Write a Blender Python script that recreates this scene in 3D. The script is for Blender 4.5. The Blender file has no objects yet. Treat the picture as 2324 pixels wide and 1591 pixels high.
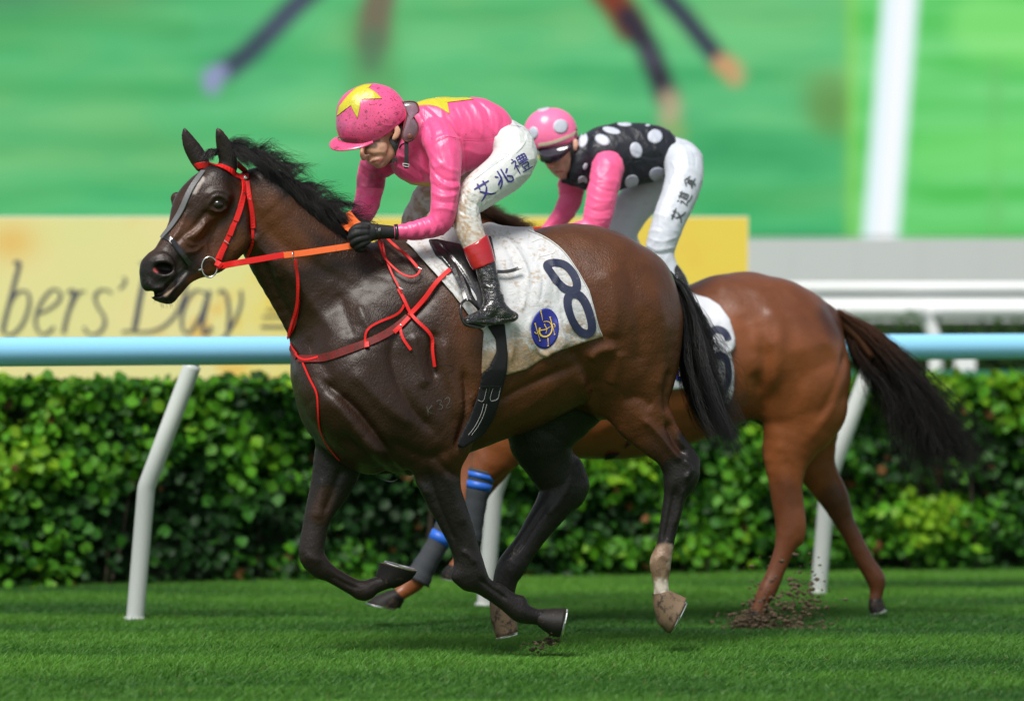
import bpy, math, random
import numpy as np
from mathutils import Vector, Matrix
from mathutils.bvhtree import BVHTree
random.seed(7)
RNG = np.random.default_rng(11)
S = bpy.context.scene
COL = S.collection

# ------------------------------------------------------------------ camera, world, sun, exposure
CAM_H, CAM_D, FPX = 1.23, 16.0, 9168.0      # eye height, metres to the near horse, focal length in picture units (2324 wide)
HZ = 785.0
cam_d = bpy.data.cameras.new('camera')
cam = bpy.data.objects.new('camera', cam_d)
COL.objects.link(cam)
cam.location = (0, -CAM_D, CAM_H)
cam.rotation_euler = (math.radians(90), 0, 0)
cam_d.sensor_width = 36
cam_d.lens = FPX / 2324 * 36
cam_d.shift_y = -(795.5 - HZ) / 2324
cam_d.clip_end = 2000
cam_d.dof.use_dof = True
cam_d.dof.focus_distance = 15.85
cam_d.dof.aperture_fstop = 1.4
cam_d.dof.aperture_blades = 9
S.camera = cam

SUN_EL, SUN_AZ = math.radians(56), math.radians(202)     # az measured clockwise from +Y; light comes from the camera side
w = bpy.data.worlds.new('World')
S.world = w
w.use_nodes = True
nt = w.node_tree
bg = nt.nodes['Background']
sky = nt.nodes.new('ShaderNodeTexSky')
sky.sky_type = 'NISHITA'
sky.sun_disc = False
sky.sun_elevation = SUN_EL
sky.sun_rotation = SUN_AZ
hs = nt.nodes.new('ShaderNodeHueSaturation')
hs.inputs['Saturation'].default_value = 0.35      # rain cloud: the blue is mostly gone
nt.links.new(sky.outputs[0], hs.inputs['Color'])
nt.links.new(hs.outputs[0], bg.inputs['Color'])
bg.inputs['Strength'].default_value = 0.07
sun_d = bpy.data.lights.new('sun', 'SUN')
sun_d.energy = 2.5
sun_d.angle = math.radians(24)
sun_d.color = (1.0, 0.96, 0.9)
sun = bpy.data.objects.new('sun', sun_d)
COL.objects.link(sun)
dx, dy, dz = math.sin(SUN_AZ) * math.cos(SUN_EL), math.cos(SUN_AZ) * math.cos(SUN_EL), math.sin(SUN_EL)
sun.rotation_euler = Vector((dx, dy, dz)).to_track_quat('Z', 'Y').to_euler()
S.view_settings.view_transform = 'Standard'
S.view_settings.look = 'None'
S.view_settings.gamma = 1
S.view_settings.use_curve_mapping = False
EXPO = 0.75
S.view_settings.exposure = EXPO
try:
    S.cycles.max_bounces = 6
    S.cycles.use_denoising = True
except Exception:
    pass

# ------------------------------------------------------------------ frames: crops of the photograph measured by eye -> picture units
FR = {'M': (0, 0, 1), 'A': (283.75, 255.375, .32098), 'B': (709.4, 158.9, .32098), 'C': (1106.6, 198.6, .32098),
      'D': (567.5, 681.0, .28532), 'E': (624.25, 964.75, .35674), 'F': (908, 482.4, .33892),
      'G': (1305.25, 567.5, .3567), 'H': (1305.25, 964.75, .3567), 'I': (1702.5, 567.5, .5706),
      'L': (0, 454, .29302), 'J': (737.75, 170.25, .16049), 'K': (1163.4, 227.0, .14266),
      'N': (766.1, 482.4, .14266), 'Q': (1645.75, 510.75, .29182)}
def toM(f, pts):
    a, b, s = FR[f]
    p = np.array(pts, dtype=float)
    q = p.copy()
    q[..., 0] = a + s * p[..., 0]
    q[..., 1] = b + s * p[..., 1]
    return q
def W(px, py, Y):
    s = FPX / (CAM_D + Y)
    return np.array([(px - 1162) / s, Y, CAM_H + (HZ - py) / s])
def proj(V):
    s = FPX / (CAM_D + V[:, 1])
    return np.stack([1162 + V[:, 0] * s, HZ - (V[:, 2] - CAM_H) * s], 1)
def catmull(P, n):
    P = np.asarray(P, float)
    if len(P) < 3:
        t = np.linspace(0, 1, n + 1)[:, None]
        return P[0] * (1 - t) + P[-1] * t
    Q = np.vstack([2 * P[0] - P[1], P, 2 * P[-1] - P[-2]])
    out = []
    t = (np.arange(n) / n)[:, None]
    for i in range(1, len(Q) - 2):
        p0, p1, p2, p3 = Q[i - 1], Q[i], Q[i + 1], Q[i + 2]
        out.append(0.5 * ((2 * p1) + (-p0 + p2) * t + (2 * p0 - 5 * p1 + 4 * p2 - p3) * t ** 2 + (-p0 + 3 * p1 - 3 * p2 + p3) * t ** 3))
    out.append(P[-1:])
    return np.vstack(out)
def resample(P, step):
    P = np.asarray(P, float)
    d = np.r_[0, np.cumsum(np.linalg.norm(np.diff(P[:, :2] if P.shape[1] == 2 else P[:, :3], axis=0), axis=1))]
    n = max(2, int(d[-1] / step) + 1)
    t = np.linspace(0, d[-1], n)
    return np.stack([np.interp(t, d, P[:, k]) for k in range(P.shape[1])], 1)

# ------------------------------------------------------------------ numpy noise
def _hash(ix, iy, iz, seed):
    h = (ix * 374761393 + iy * 668265263 + iz * 2147483647 + seed * 974711) & 0xffffffff
    h = ((h ^ (h >> 13)) * 1274126177) & 0xffffffff
    return ((h ^ (h >> 16)) & 0xffff) / 65535.0 * 2 - 1
def vnoise(P, seed=0):
    P = np.asarray(P, float)
    i = np.floor(P).astype(np.int64)
    f = P - i
    f = f * f * (3 - 2 * f)
    r = 0
    for a in (0, 1):
        for b in (0, 1):
            for c in (0, 1):
                wt = (f[:, 0] if a else 1 - f[:, 0]) * (f[:, 1] if b else 1 - f[:, 1]) * (f[:, 2] if c else 1 - f[:, 2])
                r = r + wt * _hash(i[:, 0] + a, i[:, 1] + b, i[:, 2] + c, seed)
    return r
def fbm(P, o=3, seed=0):
    P = np.asarray(P, float)
    r, a = 0, 1.0
    for k in range(o):
        r = r + a * vnoise(P * 2 ** k, seed + k)
        a *= .5
    return r

# ------------------------------------------------------------------ linking, tagging
def lin(c):
    return tuple(((x / 255) / 12.92 if x / 255 <= .04045 else ((x / 255 + .055) / 1.055) ** 2.4) for x in c)
def tag(o, label=None, cat=None, group=None, kind=None):
    if label: o['label'] = label
    if cat: o['category'] = cat
    if group: o['group'] = group
    if kind: o['kind'] = kind
    return o
def empty(name, loc, label, cat, group=None):
    o = bpy.data.objects.new(name, None)
    o.location = Vector(loc)
    o.empty_display_size = .1
    COL.objects.link(o)
    return tag(o, label, cat, group)
def mesh(name, V, F, mat=None, parent=None, smooth=True, colors=None, mats=None, midx=None, T=None):
    """V (n,3) world; F (m,4) quads and/or T (k,3) triangles -> one object"""
    me = bpy.data.meshes.new(name)
    V = np.asarray(V, np.float32)
    loops, starts, totals = [], [], []
    pos = 0
    for A in (F, T):
        if A is None or len(A) == 0:
            continue
        A = np.asarray(A, np.int32)
        loops.append(A.ravel())
        starts.append(pos + np.arange(len(A)) * A.shape[1])
        totals.append(np.full(len(A), A.shape[1]))
        pos += A.size
    loops = np.concatenate(loops); starts = np.concatenate(starts); totals = np.concatenate(totals)
    me.vertices.add(len(V)); me.vertices.foreach_set('co', V.ravel())
    me.loops.add(len(loops)); me.loops.foreach_set('vertex_index', loops.astype(np.int32))
    me.polygons.add(len(starts))
    me.polygons.foreach_set('loop_start', starts.astype(np.int32))
    try:
        me.polygons.foreach_set('loop_total', totals.astype(np.int32))
    except Exception:
        pass
    me.update(calc_edges=True)
    me.polygons.foreach_set('use_smooth', np.full(len(starts), bool(smooth)))
    if colors is not None:
        a = me.color_attributes.new('tint', 'FLOAT_COLOR', 'POINT')
        c = np.ones((len(V), 4), np.float32); c[:, :3] = colors
        a.data.foreach_set('color', c.ravel())
    for m in (mats or ([mat] if mat else [])):
        me.materials.append(m)
    if midx is not None:
        me.polygons.foreach_set('material_index', np.asarray(midx, np.int32))
    me.validate()
    o = bpy.data.objects.new(name, me)
    COL.objects.link(o)
    if parent is not None:
        o.parent = parent
        p = parent
        off = Vector((0, 0, 0))
        while p is not None:
            off += p.location; p = p.parent
        me.transform(Matrix.Translation(-off))
    return o
class MB:
    """collects primitive pieces into one mesh"""
    def __init__(self): self.V = []; self.F = []; self.T = []; self.n = 0
    def add(self, V, F=None, T=None):
        V = np.asarray(V, float)
        if F is not None and len(F): self.F.append(np.asarray(F) + self.n)
        if T is not None and len(T): self.T.append(np.asarray(T) + self.n)
        self.V.append(V); self.n += len(V)
    def box(self, c, s, rot=None):
        v = np.array([[x, y, z] for x in (-.5, .5) for y in (-.5, .5) for z in (-.5, .5)]) * np.array(s)
        if rot is not None: v = v @ np.array(rot).T
        self.add(v + np.array(c), [[0, 1, 3, 2], [4, 6, 7, 5], [0, 4, 5, 1], [2, 3, 7, 6], [0, 2, 6, 4], [1, 5, 7, 3]])
    def tube(self, P, R, n=12, cap=True, flat=1.0, up=(0, 1, 0)):
        P = np.asarray(P, float); m = len(P)
        R = np.broadcast_to(np.asarray(R, float), (m,))
        T = np.gradient(P, axis=0); T /= np.linalg.norm(T, axis=1)[:, None] + 1e-9
        U = np.cross(T, np.array(up)); U /= np.linalg.norm(U, axis=1)[:, None] + 1e-9
        B = np.cross(U, T)
        a = np.arange(n) / n * 2 * np.pi
        V = P[:, None] + R[:, None, None] * (np.cos(a)[None, :, None] * U[:, None] + flat * np.sin(a)[None, :, None] * B[:, None])
        i, j = np.meshgrid(np.arange(m - 1), np.arange(n), indexing='ij')
        F = np.stack([i * n + j, i * n + (j + 1) % n, (i + 1) * n + (j + 1) % n, (i + 1) * n + j], -1).reshape(-1, 4)
        V = V.reshape(-1, 3); Tt = []
        if cap:
            k = len(V)
            V = np.vstack([V, P[0], P[-1]])
            for q in range(n):
                Tt.append([k, (q + 1) % n, q]); Tt.append([k + 1, (m - 1) * n + q, (m - 1) * n + (q + 1) % n])
        self.add(V, F, Tt)
    def build(self, name, mat, parent=None, smooth=False):
        return mesh(name, np.vstack(self.V), np.vstack(self.F) if self.F else None, mat, parent, smooth, T=np.vstack(self.T) if self.T else None)
def closed_tube(name, P, r, mat, parent, n=8, flat=1.0):
    P = np.asarray(P, float); m = len(P)
    T = np.roll(P, -1, 0) - np.roll(P, 1, 0); T /= np.linalg.norm(T, axis=1)[:, None]
    U = np.cross(T, np.array((0.02, 1, 0.01))); U /= np.linalg.norm(U, axis=1)[:, None]
    B = np.cross(U, T); a = np.arange(n) / n * 2 * np.pi
    V = (P[:, None] + r * (np.cos(a)[None, :, None] * U[:, None] + flat * np.sin(a)[None, :, None] * B[:, None])).reshape(-1, 3)
    i, j = np.meshgrid(np.arange(m), np.arange(n), indexing='ij')
    F = np.stack([i * n + j, i * n + (j + 1) % n, ((i + 1) % m) * n + (j + 1) % n, ((i + 1) % m) * n + j], -1).reshape(-1, 4)
    return mesh(name, V, F, mat, parent)
# ------------------------------------------------------------------ implicit surfaces: chains of round cones, smooth union, surface nets
class Field:
    def __init__(self, lo, hi, h):
        self.lo = np.array(lo, np.float32); self.h = h
        self.n = np.ceil((np.array(hi) - np.array(lo)) / h).astype(int) + 1
        self.f = np.full(self.n, 9.0, np.float32)
    def ax(self, s):
        return [self.lo[k] + self.h * np.arange(s[k].start, s[k].stop, dtype=np.float32) for k in range(3)]
    def box(self, lo, hi):
        a = np.clip(np.floor((lo - self.lo) / self.h).astype(int), 0, self.n)
        b = np.clip(np.ceil((hi - self.lo) / self.h).astype(int) + 1, 0, self.n)
        return tuple(slice(int(a[k]), int(b[k])) for k in range(3))
    @staticmethod
    def ext(P, m):
        R = P[:, 3:4] * np.maximum(1, np.stack([np.ones(len(P)), P[:, 4], np.ones(len(P))], 1))
        return (P[:, :3] - R).min(0) - m, (P[:, :3] + R).max(0) + m
    def chain_field(self, P, m):
        lo, hi = self.ext(P, m)
        s = self.box(lo, hi)
        if min(q.stop - q.start for q in s) <= 0: return None, None
        d = np.full([q.stop - q.start for q in s], 9.0, np.float32)
        for i in range(len(P) - 1):
            a, b = P[i], P[i + 1]
            lo2, hi2 = self.ext(P[i:i + 2], m)
            t = self.box(lo2, hi2)
            x, y, z = self.ax(t)
            x = x[:, None, None]; y = y[None, :, None]; z = z[None, None, :]
            ab = (b[:3] - a[:3]).astype(np.float32); L = float(ab @ ab) + 1e-9
            u = ((x - a[0]) * ab[0] + (y - a[1]) * ab[1] + (z - a[2]) * ab[2]) / L
            np.clip(u, 0, 1, out=u)
            q = a[4] + u * (b[4] - a[4])
            dx_ = x - a[0] - u * ab[0]; dy_ = (y - a[1] - u * ab[1]) / q; dz_ = z - a[2] - u * ab[2]
            e = np.sqrt(dx_ * dx_ + dy_ * dy_ + dz_ * dz_) - (a[3] + u * (b[3] - a[3]))
            loc = tuple(slice(t[k].start - s[k].start, t[k].stop - s[k].start) for k in range(3))
            np.minimum(d[loc], e, out=d[loc])
        return s, d
    def add(self, P, k=.02, n=3, m=None):
        P = catmull(P, n) if n > 1 else np.asarray(P, float)
        P[:, 3] = np.maximum(P[:, 3], .001); P[:, 4] = np.maximum(P[:, 4], .1)
        s, d = self.chain_field(P, k + 2 * self.h)
        if s is None: return
        f = self.f[s]
        h = np.maximum(k - np.abs(f - d), 0) / k
        self.f[s] = np.minimum(f, d) - h * h * k * .25
    def sub(self, P, k=.01, n=3):
        P = catmull(P, n) if n > 1 else np.asarray(P, float)
        s, d = self.chain_field(P, k + 2 * self.h)
        if s is None: return
        f = self.f[s]; d = -d
        h = np.maximum(k - np.abs(f - d), 0) / k
        self.f[s] = np.maximum(f, d) + h * h * k * .25
    def grid(self):
        return self.ax([slice(0, int(self.n[k])) for k in range(3)])
    def px(self):
        """picture coordinates of every (x, y, z) sample"""
        x, y, z = self.grid()
        s = FPX / (CAM_D + y)
        return 1162 + x[:, None] * s[None, :], HZ - (z[None, :] - CAM_H) * s[:, None]     # (nx,ny), (ny,nz)
    def clip(self, d):
        self.f = np.maximum(self.f, d)
    def mesh(self, f=None):
        f = self.f if f is None else f
        f = np.pad(f, 1, constant_values=1.0)
        lo = self.lo - self.h
        ins = f < 0
        c = [ins[a:ins.shape[0] - 1 + a, b:ins.shape[1] - 1 + b, g:ins.shape[2] - 1 + g] for a in (0, 1) for b in (0, 1) for g in (0, 1)]
        any_ = c[0].copy(); all_ = c[0].copy()
        for q in c[1:]:
            any_ |= q; all_ &= q
        I = np.argwhere(any_ & ~all_)
        idx = np.full(any_.shape, -1, np.int32)
        idx[I[:, 0], I[:, 1], I[:, 2]] = np.arange(len(I))
        off = [(a, b, g) for a in (0, 1) for b in (0, 1) for g in (0, 1)]
        v = np.stack([f[I[:, 0] + o[0], I[:, 1] + o[1], I[:, 2] + o[2]] for o in off], 1)
        acc = np.zeros((len(I), 3)); cnt = np.zeros(len(I))
        for i in range(8):
            for j in range(i + 1, 8):
                d = np.array(off[j]) - np.array(off[i])
                if np.abs(d).sum() != 1: continue
                m = (v[:, i] < 0) != (v[:, j] < 0)
                t = v[m, i] / (v[m, i] - v[m, j])
                acc[m] += np.array(off[i]) + t[:, None] * d
                cnt[m] += 1
        V = (I + acc / cnt[:, None]) * self.h + lo
        Q = []
        for ax in range(3):
            o = [0, 0, 0]; o[ax] = 1
            n = ins.shape
            a = ins[:n[0] - o[0], :n[1] - o[1], :n[2] - o[2]]
            b = ins[o[0]:, o[1]:, o[2]:]
            E = np.argwhere(a != b)
            u, w2 = [(1, 2), (2, 0), (0, 1)][ax]
            E = E[(E[:, u] > 0) & (E[:, w2] > 0) & (E[:, u] < n[u] - 1) & (E[:, w2] < n[w2] - 1)]
            fl = a[E[:, 0], E[:, 1], E[:, 2]]
            def cell(du, dw):
                g = E.copy(); g[:, u] += du; g[:, w2] += dw
                return idx[g[:, 0], g[:, 1], g[:, 2]]
            q = np.stack([cell(-1, -1), cell(0, -1), cell(0, 0), cell(-1, 0)], 1)
            q[~fl] = q[~fl][:, ::-1]
            Q.append(q)
        Q = np.vstack(Q)
        return V, Q[(Q >= 0).all(1)]
def vnormals(V, F):
    a = V[F[:, 2]] - V[F[:, 0]]; b = V[F[:, 3]] - V[F[:, 1]]
    n = np.cross(a, b)
    N = np.stack([np.bincount(F.ravel(), np.repeat(n[:, k], 4), len(V)) for k in range(3)], 1)
    return N / (np.linalg.norm(N, axis=1)[:, None] + 1e-12)
def relax(V, F, it=1, lam=.5):
    e = np.vstack([F[:, [0, 1]], F[:, [1, 2]], F[:, [2, 3]], F[:, [3, 0]]])
    cnt = np.bincount(e[:, 0], minlength=len(V)) + np.bincount(e[:, 1], minlength=len(V))
    for _ in range(it):
        A = np.stack([np.bincount(e[:, 0], V[e[:, 1], k], len(V)) + np.bincount(e[:, 1], V[e[:, 0], k], len(V)) for k in range(3)], 1)
        V = V + lam * (A / np.maximum(cnt, 1)[:, None] - V)
    return V
def polydist(p, L):
    """distance of points p (n,2) to the polyline L (m,2), and the parameter 0..1 along it"""
    best = np.full(len(p), 1e9); tt = np.zeros(len(p))
    for i in range(len(L) - 1):
        a, b = L[i], L[i + 1]; ab = b - a
        u = np.clip(((p - a) @ ab) / (ab @ ab + 1e-9), 0, 1)
        d = np.linalg.norm(p - a - u[:, None] * ab, axis=1)
        m = d < best
        best[m] = d[m]; tt[m] = (i + u[m]) / (len(L) - 1)
    return best, tt
def sculpt(V, F, strokes, frame, mask=None, scale=1.0, cusp=2.0):
    """each stroke: (points, width, height in m): raises or sinks the skin along a line, tapering at its ends"""
    N = vnormals(V, F); p = proj(V)
    D = np.zeros(len(V))
    for st in strokes:
        pts, wd, amp = st[:3]
        fr = st[3] if len(st) > 3 else frame
        L = catmull(toM(fr, pts), 4) if len(pts) > 2 else toM(fr, pts)
        wd = wd * FR[fr][2]
        near = (p[:, 0] > L[:, 0].min() - 3 * wd) & (p[:, 0] < L[:, 0].max() + 3 * wd) & (p[:, 1] > L[:, 1].min() - 3 * wd) & (p[:, 1] < L[:, 1].max() + 3 * wd)
        if mask is not None: near &= mask
        ii = np.nonzero(near)[0]
        if not len(ii): continue
        d, t = polydist(p[ii], L)
        D[ii] += amp * np.exp(-(d / wd) ** cusp) * np.clip(np.sin(np.clip(t, .0, 1) * np.pi) * 2.2 + .25, 0, 1)
    return V + N * (D * scale)[:, None]
def tint(V, base, strokes, frame):
    """coat or cloth colour by where it lies on the body; stroke: (points, width, softness, rgb, strength, filter)"""
    p = proj(V)
    C = np.tile(np.array(base, float), (len(V), 1)) if np.ndim(base) == 1 else base.copy()
    for st in strokes:
        pts, wd, soft, rgb, a = st[:5]
        fl = st[5] if len(st) > 5 else None
        fr = st[6] if len(st) > 6 else frame
        L = toM(fr, pts); s = FR[fr][2]
        ii = np.arange(len(V)) if fl is None else np.nonzero(fl)[0]
        d, _ = polydist(p[ii], L)
        x = np.clip(1 - (d - wd * s) / (soft * s), 0, 1)
        x = (x * x * (3 - 2 * x) * a)[:, None]
        C[ii] = C[ii] * (1 - x) + np.array(rgb) * x
    return C
def crease(V, F, amp, sc=(9, 6, 5), skew=5.0, seed=71, amp2=0, sc2=22):
    N = vnormals(V, F)
    q = np.stack([V[:, 0] * sc[0] + V[:, 2] * skew, V[:, 1] * sc[1], V[:, 2] * sc[2] - V[:, 0] * skew * .5], 1)
    q = q + .55 * np.stack([vnoise(V * 7, seed + 5), vnoise(V * 7, seed + 6), vnoise(V * 7, seed + 7)], 1)
    r = 1 - np.abs(fbm(q, 2, seed)) * 2.2
    d = np.clip(r, 0, 1) ** 2 * amp * (.4 + .6 * np.clip(vnoise(V * 5, seed + 9) + .5, 0, 1))
    if amp2:
        r = 1 - np.abs(vnoise(V * sc2 + 2 * vnoise(V * 9, seed + 3)[:, None], seed + 2)) * 2.5
        d = d + np.clip(r, 0, 1) ** 2 * amp2
    return V + N * d[:, None]
def in_poly(px, py, poly):
    c = np.zeros(np.broadcast(px, py).shape, bool)
    n = len(poly)
    for i in range(n):
        x0, y0 = poly[i]; x1, y1 = poly[(i + 1) % n]
        if y0 == y1: continue
        c ^= ((y0 > py) != (y1 > py)) & (px < (x1 - x0) * (py - y0) / (y1 - y0) + x0)
    return c
def poly_sd(px, py, poly):
    """signed distance (negative inside), picture units"""
    d = np.full(px.shape, 1e9, np.float32)
    n = len(poly)
    for i in range(n):
        a = poly[i]; b = poly[(i + 1) % n]; ab = b - a
        L = ab @ ab
        if L < 1e-9: continue
        u = np.clip(((px - a[0]) * ab[0] + (py - a[1]) * ab[1]) / L, 0, 1)
        d = np.minimum(d, np.hypot(px - a[0] - u * ab[0], py - a[1] - u * ab[1]))
    return np.where(in_poly(px, py, poly), -d, d)
def chains(lst, frame, yc=lambda x: 0.0):
    """(u, v, r, dy, q) rows in a crop's pixels -> (x, y, z, r, q) rows in metres"""
    out = []
    for ch in lst:
        fr = frame; k = .02
        if isinstance(ch, tuple):
            ch, fr = ch[0], ch[1]
        P = toM(fr, np.array(ch, float))
        R = []
        for row, src in zip(P, ch):
            Y = yc(row[0]) + row[3]
            s = FPX / (CAM_D + Y)
            x, y, z = W(row[0], row[1], Y)
            R.append([x, y, z, src[2] * FR[fr][2] / s, row[4]])
        out.append(np.array(R))
    return out
# ------------------------------------------------------------------ things laid on a surface: straps, printed strokes, patches
class Surf:
    def __init__(self, V, F, tri=None):
        self.t = BVHTree.FromPolygons(V.tolist(), F.tolist())
        self.last = None
    def ray(self, px, py):
        p = W(px, py, 0.0); o = np.array([0, -CAM_D, CAM_H])
        d = Vector(p - o).normalized()
        h = self.t.ray_cast(Vector(o), d)
        return (None, None) if h[0] is None else (np.array(h[0]), np.array(h[1]))
    def near(self, p):
        h = self.t.find_nearest(Vector(p))
        return np.array(h[0]), np.array(h[1])
    def lay(self, L, offset, dep=None):
        """points of the picture -> points and normals just off the surface; a point off its edge wraps to the nearest place"""
        P, N = [], []
        lastY = dep
        hits = [self.ray(x, y) for x, y in L]
        ys = [h[0][1] if h[0] is not None else None for h in hits]
        for k, (h, n) in enumerate(hits):
            if h is None:
                c = [ys[j] for j in sorted(range(len(ys)), key=lambda j: abs(j - k)) if ys[j] is not None]
                Y = (c[0] if c else (dep or 0.0)) + .03
                h, n = self.near(W(L[k][0], L[k][1], Y))
            if n @ (h - np.array([0, -CAM_D, CAM_H])) > 0: n = -n
            P.append(h); N.append(n)
        P, N = np.array(P), np.array(N)
        for _ in range(2):
            M = N.copy(); M[1:-1] = (N[:-2] + 2 * N[1:-1] + N[2:]) / 4; N = M / np.linalg.norm(M, axis=1)[:, None]
        return P + N * offset, N
def ribbon(P, N, wd, th, closed=False):
    """rectangular section strap along P with face normals N; wd may be an array"""
    P = np.asarray(P); m = len(P)
    wd = np.broadcast_to(np.asarray(wd, float), (m,))
    T = np.gradient(P, axis=0)
    if closed: T = np.roll(P, -1, 0) - np.roll(P, 1, 0)
    T /= np.linalg.norm(T, axis=1)[:, None] + 1e-9
    Sd = np.cross(T, N); Sd /= np.linalg.norm(Sd, axis=1)[:, None] + 1e-9
    prof = [(-.5, 0), (-.5, .85), (-.46, 1), (.46, 1), (.5, .85), (.5, 0)]
    V = np.stack([P + Sd * (wd * a)[:, None] + N * (th * b) for a, b in prof], 1).reshape(-1, 3)
    n = len(prof); mm = m if closed else m - 1
    i, j = np.meshgrid(np.arange(mm), np.arange(n), indexing='ij')
    i2 = (i + 1) % m
    F = np.stack([i * n + j, i2 * n + j, i2 * n + (j + 1) % n, i * n + (j + 1) % n], -1).reshape(-1, 4)
    if not closed:
        F = np.vstack([F, [[0, 1, 2, 3]], [[0, 3, 4, 5]], [[(m - 1) * n + q for q in (3, 2, 1, 0)]], [[(m - 1) * n + q for q in (5, 4, 3, 0)]]])
    return V, F
def strap(mb, surf, frame, pts, wd, off=.002, th=.003, lift=None, dep=None, smooth=3, step=7, taper=False):
    """strap over the surface; lift = extra metres off it per control point; where dep is given the strap hangs free at that depth"""
    L0 = toM(frame, pts)
    n = 4
    C = np.hstack([L0, np.array([lift if lift is not None and not np.isscalar(lift) else [lift or 0] * len(pts)]).reshape(-1, 1),
                   np.array([dep if dep is not None and not np.isscalar(dep) else [np.nan if dep is None else dep] * len(pts)], float).reshape(-1, 1)])
    L = resample(catmull(C, n) if len(pts) > 2 else C, step)
    if dep is None:
        P, N = surf.lay(L[:, :2], off)
        P = P + N * L[:, 2:3]
        for _ in range(smooth):
            Q = P.copy(); Q[1:-1] = (P[:-2] + 2 * P[1:-1] + P[2:]) / 4; P = Q
    else:
        P = np.array([W(a[0], a[1], a[3]) for a in L])
        N = np.tile(np.array([0, -1.0, .15]), (len(P), 1)); N /= np.linalg.norm(N[0])
    wm = wd * FR[frame][2] / 573
    ww = np.full(len(P), wm)
    if taper: ww = wm * (.35 + .65 * np.sin(np.linspace(.12, 1, len(P)) * np.pi * .62 + .3))
    V, F = ribbon(P, N, ww, th)
    mb.add(V, F)
    return P, N
def pen(mb, surf, strokes, wd, off=.0015, step=3.0, frame='M', th=.0008, smooth=2, even=False):
    """thin lettering strokes printed on a curved surface"""
    for st in strokes:
        L = toM(frame, st)
        L = resample(catmull(L, 4) if len(st) > 2 else L, step)
        P, N = surf.lay(L, off)
        for _ in range(smooth):
            Q = P.copy(); Q[1:-1] = (P[:-2] + 2 * P[1:-1] + P[2:]) / 4; P = Q
        t = np.linspace(0, 1, len(P))
        V, F = ribbon(P, N, wd if even else wd * (.65 + .35 * np.cos(t * 2.6)), th, closed=False)
        mb.add(V, F)
def patch(surf, poly, off=.002, step=5.0, th=.0012, smooth=1):
    """filled shape laid on the surface: polygon in picture units -> V, F"""
    poly = np.asarray(poly, float)
    c = poly.mean(0)
    R = resample(np.vstack([poly, poly[:1]]), step)[:-1]
    m = len(R)
    rings = max(3, int(np.linalg.norm(R - c, axis=1).max() / step))
    G = np.stack([c + (R - c) * (k / rings) for k in range(1, rings + 1)])
    pts = np.vstack([c[None], G.reshape(-1, 2)])
    P, N = surf.lay(pts, off)
    j = np.arange(m)
    T = np.stack([np.zeros(m, int), 1 + j, 1 + (j + 1) % m], 1)
    F = []
    for k in range(rings - 1):
        a = 1 + k * m
        F.append(np.stack([a + j, a + m + j, a + m + (j + 1) % m, a + (j + 1) % m], 1))
    a = 1 + (rings - 1) * m
    V = np.vstack([P, P[a:] - N[a:] * (off + .004)])
    F.append(np.stack([a + j, a + m + j, a + m + (j + 1) % m, a + (j + 1) % m], 1))
    return V, np.vstack(F), T
def hairs(guides, n, jit, r0, segs=9, seed=3, curl=.004, tipk=.15, bend=1.0, locks=0, lockj=0.0):
    """guides: list of (k,3) curves; each hair blends two neighbouring guides; 3-sided tapering strands"""
    rg = np.random.default_rng(seed)
    G = np.array([resample(catmull(g, 4), 1e9) if False else np.stack([np.interp(np.linspace(0, 1, segs), np.linspace(0, 1, len(catmull(g, 4))), catmull(g, 4)[:, k]) for k in range(3)], 1) for g in guides])
    t = np.linspace(0, 1, segs)
    u = rg.random(n) * (len(G) - 1.001)
    if locks:
        lk = rg.integers(locks, size=n); lu = rg.random(locks) * (len(G) - 1.001); u = np.clip(lu[lk] + rg.normal(size=n) * .05, 0, len(G) - 1.002); lo_ = rg.normal(size=(locks, 3)) * np.array(jit) * 2.0 * (lockj or 1)
    i = u.astype(int); f = (u - i)[:, None, None]
    C = G[i] * (1 - f) + G[i + 1] * f
    j = np.array(jit)
    C = C + (rg.normal(size=(n, 1, 3)) * j) * (.35 + .65 * t[None, :, None] ** bend)
    C = C + rg.normal(size=(n, 1, 3)) * j * 1.2 * (t[None, :, None] ** 2)
    if locks: C = C + lo_[lk][:, None] * (t[None, :, None] ** 1.3)
    ph = rg.random((n, 1, 3)) * 6.28; fr = 2 + rg.random((n, 1, 3)) * 4
    C = C + curl * np.sin(ph + fr * t[None, :, None] * 3) * t[None, :, None]
    # shorten some hairs
    sc = (.6 + .45 * rg.random(n))[:, None, None]
    C = C[:, :1] + (C - C[:, :1]) * (sc * t[None, :, None] + (1 - t[None, :, None]))
    R = (r0 * (.7 + .6 * rg.random(n)))[:, None] * (1 - (1 - tipk) * t[None] ** 1.5)
    T = np.gradient(C, axis=1); T /= np.linalg.norm(T, axis=2)[..., None] + 1e-9
    U = np.cross(T, np.array([0, 1.0, .1])); U /= np.linalg.norm(U, axis=2)[..., None] + 1e-9
    B = np.cross(T, U)
    a = np.arange(3) / 3 * 2 * np.pi
    V = C[:, :, None] + R[:, :, None, None] * (np.cos(a)[None, None, :, None] * U[:, :, None] + np.sin(a)[None, None, :, None] * B[:, :, None])
    base = (np.arange(n) * segs * 3)[:, None, None]
    s_, k_ = np.meshgrid(np.arange(segs - 1), np.arange(3), indexing='ij')
    F = np.stack([s_ * 3 + k_, s_ * 3 + (k_ + 1) % 3, (s_ + 1) * 3 + (k_ + 1) % 3, (s_ + 1) * 3 + k_], -1).reshape(1, -1, 4) + base
    return V.reshape(-1, 3), F.reshape(-1, 4)
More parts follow.
